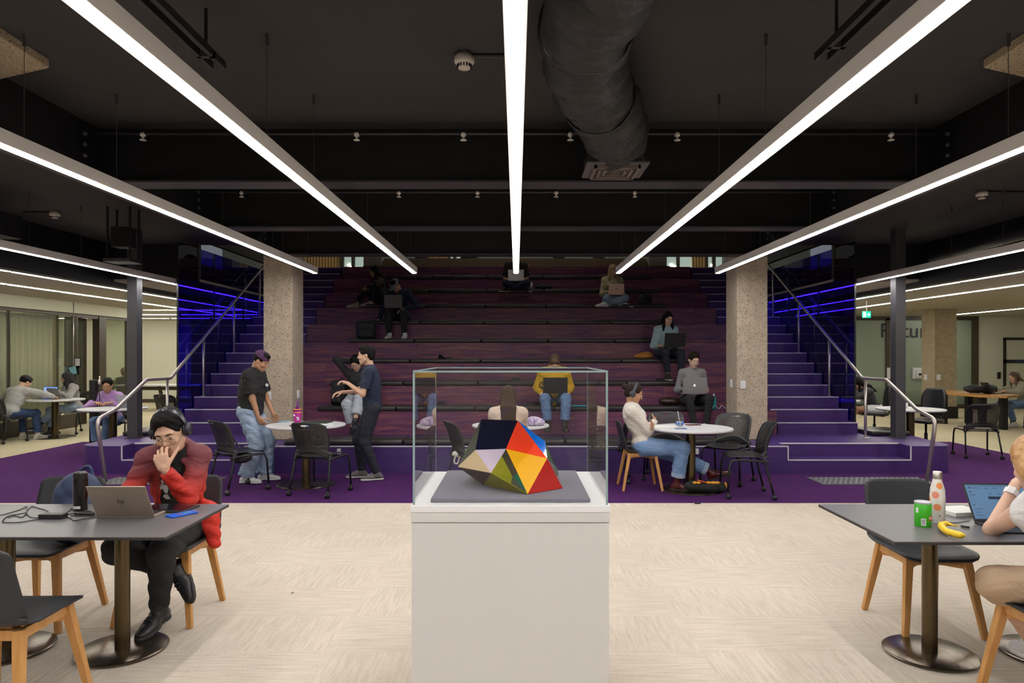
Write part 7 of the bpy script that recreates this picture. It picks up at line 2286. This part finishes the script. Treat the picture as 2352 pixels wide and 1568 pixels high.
# ================================================================== bags and loose things
bp = root('backpack', (-2.80, 4.20, .47), 'navy backpack with a yellow mark slumped on a chair', 'backpack')
M_NAVYBAG = mat('navy_nylon', (.016, .028, .075), .6, bump=(14, .4), var=(5, (.022, .038, .10)))
blob('bag_body', M_NAVYBAG, [(P(182, 1148, 4.16), (.15, .11, .17)), (P(200, 1185, 4.12), (.17, .12, .13)), (P(165, 1200, 4.12), (.15, .12, .12))], bp, .010, .006)
MB().tube(spl([P(178, 1112, 4.18), P(186, 1080, 4.2), P(205, 1072, 4.2), P(214, 1095, 4.2), P(222, 1120, 4.16)]), .011, 8).build('strap', M_NAVYBAG, bp, True)
MB().ell(P(197, 1115, 4.04), (.010, .006, .016), 10, 6).build('badge', mat('yellow_badge', (.75, .50, .03), .5), bp, True)
def boxbag(name, label, px, py, d, half, material, rz=0, cat='backpack', lean=0):
    c = P(px, py, d); g = root(name, c, label, cat)
    R = Matrix.Rotation(rz, 3, 'Z') @ Matrix.Rotation(lean, 3, 'X')
    L = np.array(c) - .42; H = np.array(c) + .42
    f = Field(L, H, .013)
    f.rbox(c, half, .055, R, .02)
    f.wrinkle(.006, 26)
    v, fc = f.mesh(); link_mesh('bag_body', v, fc, material, g, True)
    f = Field(L, H, .013)
    f.rbox(c + R @ Vector((0, -half[1], -half[2] * .35)), (half[0] * .78, .035, half[2] * .5), .03, R, .02); f.wrinkle(.004, 30)
    v, fc = f.mesh(); link_mesh('front_pocket', v, fc, material, g, True)
    t = c + R @ Vector((0, 0, half[2] * .97))
    MB().tube(spl([t + R @ Vector(q) for q in ((-.035, .02, 0), (-.03, .02, .035), (.03, .02, .035), (.035, .02, 0))]), .008, 6).build('handle', material, g, True)
    z = [c + R @ Vector((x, -half[1] - .004 - (.0), half[2] * .55)) for x in (-half[0] * .6, 0, half[0] * .6)]
    MB().tube(z, .004, 6).build('zip', mat('grey_zip', (.12, .12, .12), .5), g, True)
    return g
def bag(name, label, px, py, d, r, material, parts=None, handle=None, cat='bag', rz=0):
    c = P(px, py, d); g = root(name, c, label, cat)
    prts = parts or [((0, 0, 0), r)]
    blob('bag_body', material, [(c + Vector(o), rr, rz) for o, rr in prts], g, .014, .006)
    if handle: MB().tube(spl([c + Vector(q) for q in handle]), .010, 6).build('strap', material, g, True)
    return g
M_BLKBAG = mat('black_nylon', (.010, .010, .012), .65, bump=(20, .4))
boxbag('backpack', 'black backpack on the step beside the person in grey cap', 841, 758, 12.74, (.17, .10, .165), M_BLKBAG, .1)
boxbag('backpack', 'black backpack on the step beside the person in pale jeans', 782, 902, 10.86, (.12, .11, .20), M_BLKBAG, -.3, lean=-.12)
bag('shoulder_bag', 'flat black bag on the step below the middle lamp', 1250, 660, 14.7, 0, M_BLKBAG, [((0, 0, 0), (.20, .1, .05)), ((-.02, 0, .03), (.12, .08, .05))], None)
boxbag('backpack', 'small black backpack beside the blonde person', 1482, 689, 14.0, (.12, .08, .12), M_BLKBAG, .2)
bag('handbag', 'ochre leather bag beside the person in pale blue', 1478, 817, 12.05, 0, mat('ochre_leather', (.40, .17, .03), .5), [((0, 0, -.01), (.17, .1, .05)), ((.05, 0, .02), (.11, .08, .05))], [(-.14, -.02, 0), (-.05, -.05, .05), (.1, -.03, .06)], 'bag')
bag('handbag', 'dark brown leather bag beside the person in the grey top', 1535, 921, 10.82, 0, mat('dark_brown_leather', (.035, .018, .014), .35), [((0, 0, 0), (.16, .1, .065)), ((.10, 0, .0), (.12, .09, .055))], None, 'bag')
bag('shoulder_bag', 'black bag and strap on the chair by the standing person', 560, 1050, 8.0, 0, M_BLKBAG, [((0, 0, 0), (.10, .06, .06)), ((-.08, 0, -.02), (.08, .06, .05))], [(-.25, 0, .38), (-.12, 0, .22), (0, -.02, .04), (.06, 0, 0)])
bag('tote_bag', 'white cloth tote bag hanging on a mesh chair', 1062, 1042, 7.85, 0, mat('white_canvas', (.55, .52, .46), .9), [((0, 0, 0), (.13, .06, .045)), ((.1, 0, .03), (.08, .05, .04))], [(-.06, -.03, .02), (-.09, -.05, -.08), (-.05, -.05, -.10), (-.02, -.03, .0)])
boxbag('backpack', 'blue backpack on the carpet behind the standing person', 607, 1060, 9.02, (.12, .09, .22), mat('blue_nylon', (.02, .07, .17), .7), .3)
g = MB().ell(P(604, 1025, 9.0), (.05, .06, .045), 12, 8); tag(g.build('red_pouch', mat('red_nylon', (.5, .02, .02), .6), None, True), 'small red pouch on top of the blue backpack', 'pouch')
cs = root('pencil_case', G(1617, 1133, 0), 'black padded bag with yellow flames pattern lying on the purple carpet', 'bag')
c = P(1617, 1125, 7.95)
blob('bag_body', mat('black_fleece', (.018, .018, .018), .9), [(Vector((c.x - .1, 7.95, .075)), (.13, .09, .07)), (Vector((c.x + .06, 7.93, .07)), (.16, .09, .07)), (Vector((c.x + .2, 7.92, .065)), (.05, .08, .06))], cs, .012, .003)
m = MB()
for dx, r in ((-.12, .03), (-.08, .025), (.03, .035), (.09, .04), (.14, .03)): m.ell((c.x + dx, 7.885, .125), (r, .03, .016), 10, 6)
m.ell((c.x + .235, 7.9, .09), (.012, .05, .04), 10, 6)
m.build('flame_print', mat('flame_yellow', (.80, .36, .02), .7), cs, True)
MB().tube([(c.x - .1, 7.87, .16), (c.x + .02, 7.86, .125)], .006, 6).build('zip', mat('orange_red_zip', (.7, .09, .02), .5), cs, True)
# iced coffee, notebook, pens on the right round table
cu = root('iced_coffee_cup', P(1561, 975, 8.1), 'clear plastic coffee cup with blue print and straw', 'cup')
c = P(1561, 977, 8.02); cx0, cy0 = c.x, 8.02
MB().lathe([(.030, TH), (.032, TH + .002), (.044, TH + .115), (.044, TH + .12)], (cx0, cy0, 0), 24).build('cup', M_PLAIN, cu, True)
MB().lathe([(0, TH + .002), (.029, TH + .003), (.038, TH + .075), (0, TH + .075)], (cx0, cy0, 0), 24).build('drink', mat('milky_ice', (.50, .46, .45), .3), cu, True)
m = MB()
for k in range(6):
    a = k * PI / 3; m.ell((cx0 + .0385 * math.cos(a), cy0 + .0385 * math.sin(a), TH + .055), (.011, .011, .020), 8, 6)
m.build('blue_print', mat('blue_print', (.02, .16, .60), .5), cu, True)
MB().lathe([(.046, TH + .118), (.046, TH + .128), (.0, TH + .13)], (cx0, cy0, 0), 24).build('lid', M_PLAIN, cu, True)
MB().tube([(cx0 + .01, cy0, TH + .03), (cx0 - .025, cy0 - .01, TH + .20)], .004, 8).build('straw', mat('pale_straw', (.6, .58, .66), .4), cu, True)
def flat(name, label, cat, px, py, z, w, l, rz, th, material, extra=None):
    c = G(px, py, z); T = Matrix.Translation((c.x, c.y, z)) @ Matrix.Rotation(math.radians(rz), 4, 'Z')
    o = MB().box(-w / 2, -l / 2, 0, w / 2, l / 2, th, T=T).build(name, material, bevel=min(.002, th / 3))
    return tag(o, label, cat)
M_PAPER = mat('paper_white', (.70, .69, .66), .8); M_BLUEP = mat('blue_pen', (.02, .16, .55), .4)
flat('notebook', 'thick white notebook by the crossed arms', 'notebook', 1528, 982, TH, .34, .24, 8, .020, M_PAPER)
flat('folder', 'blue folder under the iced coffee cup', 'folder', 1562, 984, TH, .14, .12, 5, .004, mat('blue_folder', (.03, .10, .24), .6))
flat('phone', 'dark phone with red edge behind the iced coffee cup', 'phone', 1592, 976, TH, .17, .09, 12, .010, mat('dark_red_phone', (.08, .012, .012), .3))
# left round table
cp = root('pink_tumbler', P(683, 975, 8.4), 'magenta glitter tumbler with orange rim and purple straw', 'cup')
c = P(683, 978, 8.38); x, y = c.x, 8.38
MB().lathe([(0, TH), (.036, TH), (.038, TH + .003), (.052, TH + .165), (0, TH + .165)], (x, y, 0), 28).build('cup', mat('magenta_glitter', (.40, .01, .22), .3, bump=(150, .5), var=(120, (.60, .04, .40), .1)), cp, True, auto=40)
MB().lathe([(.054, TH + .150), (.054, TH + .162)], (x, y, 0), 28).lathe([(.053, TH + .185), (.053, TH + .195)], (x, y, 0), 28).build('rim', mat('orange_rim', (.75, .22, .03), .4), cp, True)
MB().lathe([(.050, TH + .162), (.051, TH + .192), (.02, TH + .197), (.018, TH + .235), (0, TH + .236)], (x, y, 0), 28).build('lid', mat('purple_lid', (.18, .02, .20), .3), cp, True, auto=40)
MB().tube([(x, y, TH + .2), (x + .004, y, TH + .30)], .007, 8).build('straw', mat('purple_straw', (.12, .01, .25), .4), cp, True)
m = MB()
for (dx, dz, r) in ((-.030, .125, .012), (-.02, .118, .010), (.012, .095, .013), (.024, .09, .011), (.018, .07, .012), (.03, .072, .009)): m.ell((x + dx, y - .045, TH + dz), (r, .008, r * .8), 8, 6)
m.build('white_mark', M_OUTLET, cp, True)
flat('laptop', 'closed dark grey laptop beside the magenta tumbler', 'laptop', 728, 970, TH, .34, .24, -5, .016, mat('dark_grey_metal', (.045, .05, .05), .45, .4))
flat('paper_sheets', 'white sheets under the blue pens', 'paper', 736, 975, TH, .30, .21, 12, .003, M_PAPER)
flat('exercise_book', 'pale blue booklet at the edge of the magenta tumbler table', 'notebook', 647, 968, TH, .19, .15, 5, .006, mat('pale_blue_cover', (.25, .42, .60), .5))
flat('phone', 'black phone lying in front of the magenta tumbler', 'phone', 677, 978, TH, .12, .07, 15, .009, M_BLACKPL)
for k, (dx, rz) in enumerate(((728, 8), (738, -6), (716, 20))):
    c = G(dx, 977 + k, TH + .008); d_ = Vector((math.cos(math.radians(rz)), math.sin(math.radians(rz)), 0)) * .07
    tag(MB().tube([c - d_, c + d_], .005, 8).build('pen', M_BLUEP, None, True), 'blue pen on the white sheets, %s' % ['middle of the three', 'farther from the tumbler', 'nearer the tumbler'][k], 'pen', 'blue pens')
# teal bottle and cables at the right end of the lowest tier
tbx = P(1640, 939, 10.78)
zt = PLAT + RISE
bo = root('teal_bottle', (tbx.x, 10.8, zt), 'teal metal bottle standing on the lowest seating step', 'bottle')
MB().lathe([(0, zt), (.034, zt), (.036, zt + .004), (.036, zt + .16), (.030, zt + .19), (.017, zt + .215), (.017, zt + .222)], (tbx.x, 10.8, 0), 24).build('body', mat('teal_enamel', (.0, .30, .27), .35), bo, True, auto=40)
MB().lathe([(.0185, zt + .222), (.0185, zt + .252), (0, zt + .254)], (tbx.x, 10.8, 0), 20).build('cap', M_LAMPB, bo, True, auto=40)
cb = MB()
b0 = Vector((tbx.x + .05, 10.7, zt + .01))
cb.tube(spl([b0 + Vector(q) for q in ((-.16, 0, 0), (-.10, -.02, .03), (-.05, .02, .06), (.0, -.02, .02), (.05, .02, .065), (.10, 0, .03), (.18, 0, .005), (.28, 0, .0))]), .004, 6)
cb.box(b0.x + .20, b0.y - .03, zt, b0.x + .29, b0.y + .03, zt + .025)
tag(cb.build('white_charger', M_OUTLET, None, True), 'white charger and tangled cable beside the teal bottle', 'charger')
# things beside the person in yellow
zc = zt + .080
flat('folder', 'cyan folder on the cushion beside the person in yellow', 'folder', 1325, 932, zc, .30, .15, 5, .006, mat('cyan_folder', (.02, .42, .58), .5))
c = P(1225, 924, 10.8); hpn = root('folded_headphones', (c.x, 10.8, zc), 'black folded headphones on the cushion beside the person in yellow', 'headphones')
for q in (-1, 1): MB().lathe([(0, 0), (.035, .002), (.038, .02), (.03, .035), (0, .036)], (c.x + .07 + q * .04, 10.78, zc), 18).build('ear_cup', M_BLACKPL, hpn, True)
MB().tube(spl([Vector((c.x - .12, 10.78, zc + .02)), Vector((c.x - .04, 10.74, zc + .04)), Vector((c.x + .03, 10.76, zc + .04)), Vector((c.x + .1, 10.8, zc + .03))]), .010, 8).build('headband', M_BLACKPL, hpn, True)
# upper left: cable to person in cap, bottle beside middle
c = P(1221, 663, 14.6)
tag(MB().lathe([(0, 0), (.03, 0), (.03, .12), (.012, .15), (.012, .17), (0, .17)], (c.x, 14.6, TIER(7) + .080), 14).build('water_bottle', M_WHITE, None, True), 'small white bottle on the step below the middle lamp', 'bottle')
# black sign standing on a tier above the case
c = P(1016, 838, 11.7)
tag(MB().add([(c.x - .13, 11.95, 1.46), (c.x + .13, 11.95, 1.46), (c.x + .12, 11.9, 1.50), (c.x - .07, 11.85, 1.62), (c.x - .13, 12.0, 1.46), (c.x + .13, 12.0, 1.46), (c.x + .12, 11.93, 1.50), (c.x - .07, 11.88, 1.62)], [(0, 1, 2, 3), (4, 7, 6, 5), (0, 3, 7, 4), (1, 5, 6, 2), (3, 2, 6, 7), (0, 4, 5, 1)]).build('black_bag', M_BLACKPL), 'small pointed black bag on the seating step above the glass case', 'bag')
# lilac hood / pouch on the third table
c = P(1227, 955, 8.3)
blob('purple_scarf', mat('purple_pattern_cloth', (.34, .22, .42), .9, var=(30, (.62, .55, .66), .08)), [(Vector((c.x, 8.3, TH + .05)), (.10, .08, .06)), (Vector((c.x + .06, 8.3, TH + .035)), (.07, .07, .04))], None, .012, .006)
tag(bpy.data.objects['purple_scarf'], 'purple and white patterned scarf on the table seen through the glass case', 'scarf')
# right foreground: can, bottle, banana, notebooks
can = root('crisp_can', (0, 0, 0), 'short green crisp can with a barcode', 'can')
c = G(2131, 1212, TH); x, y = c.x, c.y + .04
can.location = (x, y, TH)
MB().lathe([(0, TH), (.037, TH), (.0385, TH + .002), (.0385, TH + .116), (.037, TH + .118), (.037, TH + .118)], (x, y, 0), 40).build('can_body', mat('bright_green_print', (.045, .42, .015), .35), can, True, auto=40)
MB().lathe([(.0385, TH + .115), (.0398, TH + .117), (.0398, TH + .122), (.038, TH + .124), (.036, TH + .121), (0, TH + .1205)], (x, y, 0), 40).build('lid', mat('clear_grey_lid', (.45, .45, .5), .3), can, True, auto=40)
def on_can(a0, a1, z0, z1, material, nm, r=.0389):
    m = MB(); n = 8
    for i in range(n):
        b0, b1 = math.radians(a0 + (a1 - a0) * i / n), math.radians(a0 + (a1 - a0) * (i + 1) / n)
        m.add([(x + r * math.cos(b), y + r * math.sin(b), z) for b, z in ((b0, z0), (b1, z0), (b1, z1), (b0, z1))], [(0, 1, 2, 3)])
    return m.build(nm, material, can)
VA = math.degrees(math.atan2(-y, -x))      # direction towards the eye
on_can(VA - 12, VA + 20, TH + .010, TH + .045, M_OUTLET, 'barcode_label')
for k in range(6):
    on_can(VA - 8, VA + 16, TH + .015 + k * .0045, TH + .0170 + k * .0045, M_BLACKPL, 'barcode_bar', .0391)
on_can(VA - 52, VA - 30, TH + .07, TH + .095, M_OUTLET, 'nutrition_table')
on_can(VA + 42, VA + 84, TH + .034, TH + .058, mat('crisp_red', (.55, .012, .012), .4), 'brand_panel')
tx_ = 'PRINGLES'
for i in range(3):
    a = math.radians(VA + 47 + i * 9); r = .0392
    o_ = (x + r * math.cos(a), y + r * math.sin(a), TH + .046)
    text_mesh('brand_letter', tx_[i], .018, frame_T(o_, (-math.sin(a), math.cos(a), 0), (0, 0, 1)), M_OUTLET, can, .0002)
fb_ = root('floral_bottle', (0, 0, 0), 'white steel bottle with orange and pink flowers', 'bottle')
c = G(2161, 1203, TH); x2, y2 = c.x + .01, c.y + .045; fb_.location = (x2, y2, TH)
fl = NT('peach_flower_print'); v = fl.coords('Object')
vo = fl.n('ShaderNodeTexVoronoi', Scale=19.0); fl.l(v, vo.inputs['Vector']); sc3 = fl.n('ShaderNodeSeparateColor'); fl.l(vo.outputs['Color'], sc3.inputs[0])
vb = fl.n('ShaderNodeTexVoronoi', Scale=34.0); fl.l(fl.coords('Object', (1, 1, .55), (.4, .6, .3)), vb.inputs['Vector'])
base_ = fl.ramp(fl.noise(v, 14, 3), [(.35, (.68, .66, .60)), (.55, (.74, .72, .66)), (.7, (.66, .50, .44))])
leaf = fl.math('MULTIPLY', fl.math('GREATER_THAN', fl.math('ABSOLUTE', fl.math('SUBTRACT', fl.noise(v, 30, 2), .5)), .10), fl.math('LESS_THAN', vb.outputs['Distance'], .38))
c1 = fl.mix(fl.math('MULTIPLY', leaf, .75), base_, (.20, .26, .38))
fcol = fl.ramp(sc3.outputs[1], [(.3, (.78, .26, .04)), (.6, (.75, .25, .22))])
c1 = fl.mix(fl.math('MULTIPLY', fl.math('LESS_THAN', vo.outputs['Distance'], .34), fl.math('GREATER_THAN', sc3.outputs[0], .45)), c1, fcol)
fl.l(c1, fl.b.inputs['Base Color']); fl.b.inputs['Roughness'].default_value = .35
MB().lathe([(0, TH), (.034, TH), (.036, TH + .004), (.036, TH + .13), (.033, TH + .17), (.024, TH + .205), (.021, TH + .222)], (x2, y2, 0), 40).build('body', fl.m, fb_, True, auto=40)
MB().lathe([(.0225, TH + .222), (.0225, TH + .255), (.020, TH + .259), (0, TH + .259)], (x2, y2, 0), 32).build('cap', mat('brushed_cap_steel', (.55, .52, .48), .3, 1.0), fb_, True, auto=40)
bn = root('banana', (0, 0, 0), 'ripe yellow banana with brown spots in front of the floral bottle', 'banana')
bn.location = G(2190, 1225, TH)
bk = NT('banana_peel'); v = bk.coords('Object')
bk.l(bk.mix(bk.math('MULTIPLY', bk.math('GREATER_THAN', bk.noise(v, 38, 4), .64), .9), (.80, .52, .02), (.09, .035, .012)), bk.b.inputs['Base Color']); bk.b.inputs['Roughness'].default_value = .45
def gpr(cx_, cy_, z): return G(2080 + cx_ * .15307, 1060 + cy_ * .15307, z)
pts = spl([gpr(790, 962, TH + .018), gpr(700, 950, TH + .020), gpr(600, 925, TH + .024), gpr(535, 960, TH + .024), gpr(600, 1030, TH + .022), gpr(720, 1080, TH + .020), gpr(820, 1100, TH + .018), gpr(885, 1108, TH + .014)], 6)
n_ = len(pts); rr = [(.004 if i < n_ * .16 else .0165 * min(1, .45 + (i / n_ - .16) * 3) * (1 if i < n_ * .82 else max(.28, 1 - (i / n_ - .82) * 4))) for i in range(n_)]
MB().tube(pts, rr, 7).build('peel', bk.m, bn, True)
MB().ell(pts[-1], (.005, .004, .004), 8, 6).build('tip', M_BLACKPL, bn, True)
flat('notepad', 'white notepad behind the floral bottle', 'notebook', 2203, 1178, TH, .19, .16, 10, .022, M_PAPER)
tag(MB().tube(spl([gpr(650, 910, TH + .004), gpr(760, 915, TH + .004), gpr(880, 900, TH + .004), gpr(960, 880, TH + .004)]), .002, 6).tube([gpr(830, 965, TH + .006), gpr(960, 985, TH + .006)], .005, 8).build('charging_cable', M_CABLE, None, True), 'thin black cable between the floral bottle and the laptop', 'cable')
# items on the meeting table
bag('backpack', 'black backpack with loose things on the oak meeting table', 2250, 893, 15.0, 0, M_BLKBAG, [((-.1, 0, 0), (.25, .15, .09)), ((.18, 0, 0), (.2, .14, .10))], None, 'backpack')
c = P(2275, 880, 14.9)
tag(MB().lathe([(0, 0), (.035, 0), (.035, .16), (.015, .2), (.015, .22), (0, .22)], (c.x, 14.8, .752), 16).build('clear_bottle', M_PLAIN, None, True), 'clear bottle among the bags on the oak meeting table', 'bottle')
c = P(2085, 932, 10.9)
tag(MB().lathe([(0, 0), (.03, 0), (.03, .09), (0, .09)], (c.x, 10.95, TH), 16).build('paper_cup', M_PAPER, None, True), 'small cup on the white table behind a steel post', 'cup')
# leaf on the carpet
c = G(671, 1361, .004)
tag(MB().add([(c.x - .012, c.y, .003), (c.x, c.y - .010, .006), (c.x + .014, c.y + .004, .004), (c.x, c.y + .012, .007), (c.x, c.y, .0015)], [(0, 1, 2, 3), (0, 4, 1), (1, 4, 2), (2, 4, 3), (3, 4, 0)]).build('leaf', mat('dry_leaf', (.22, .17, .04), .8)), 'tiny dry leaf on the beige carpet', 'leaf')
c = G(1602, 1157, 0)
tag(MB().box(c.x - .03, c.y - .008, 0, c.x + .03, c.y + .008, .012).build('black_clip', M_BLACK), 'small black clip at the edge of the purple carpet', 'clip')
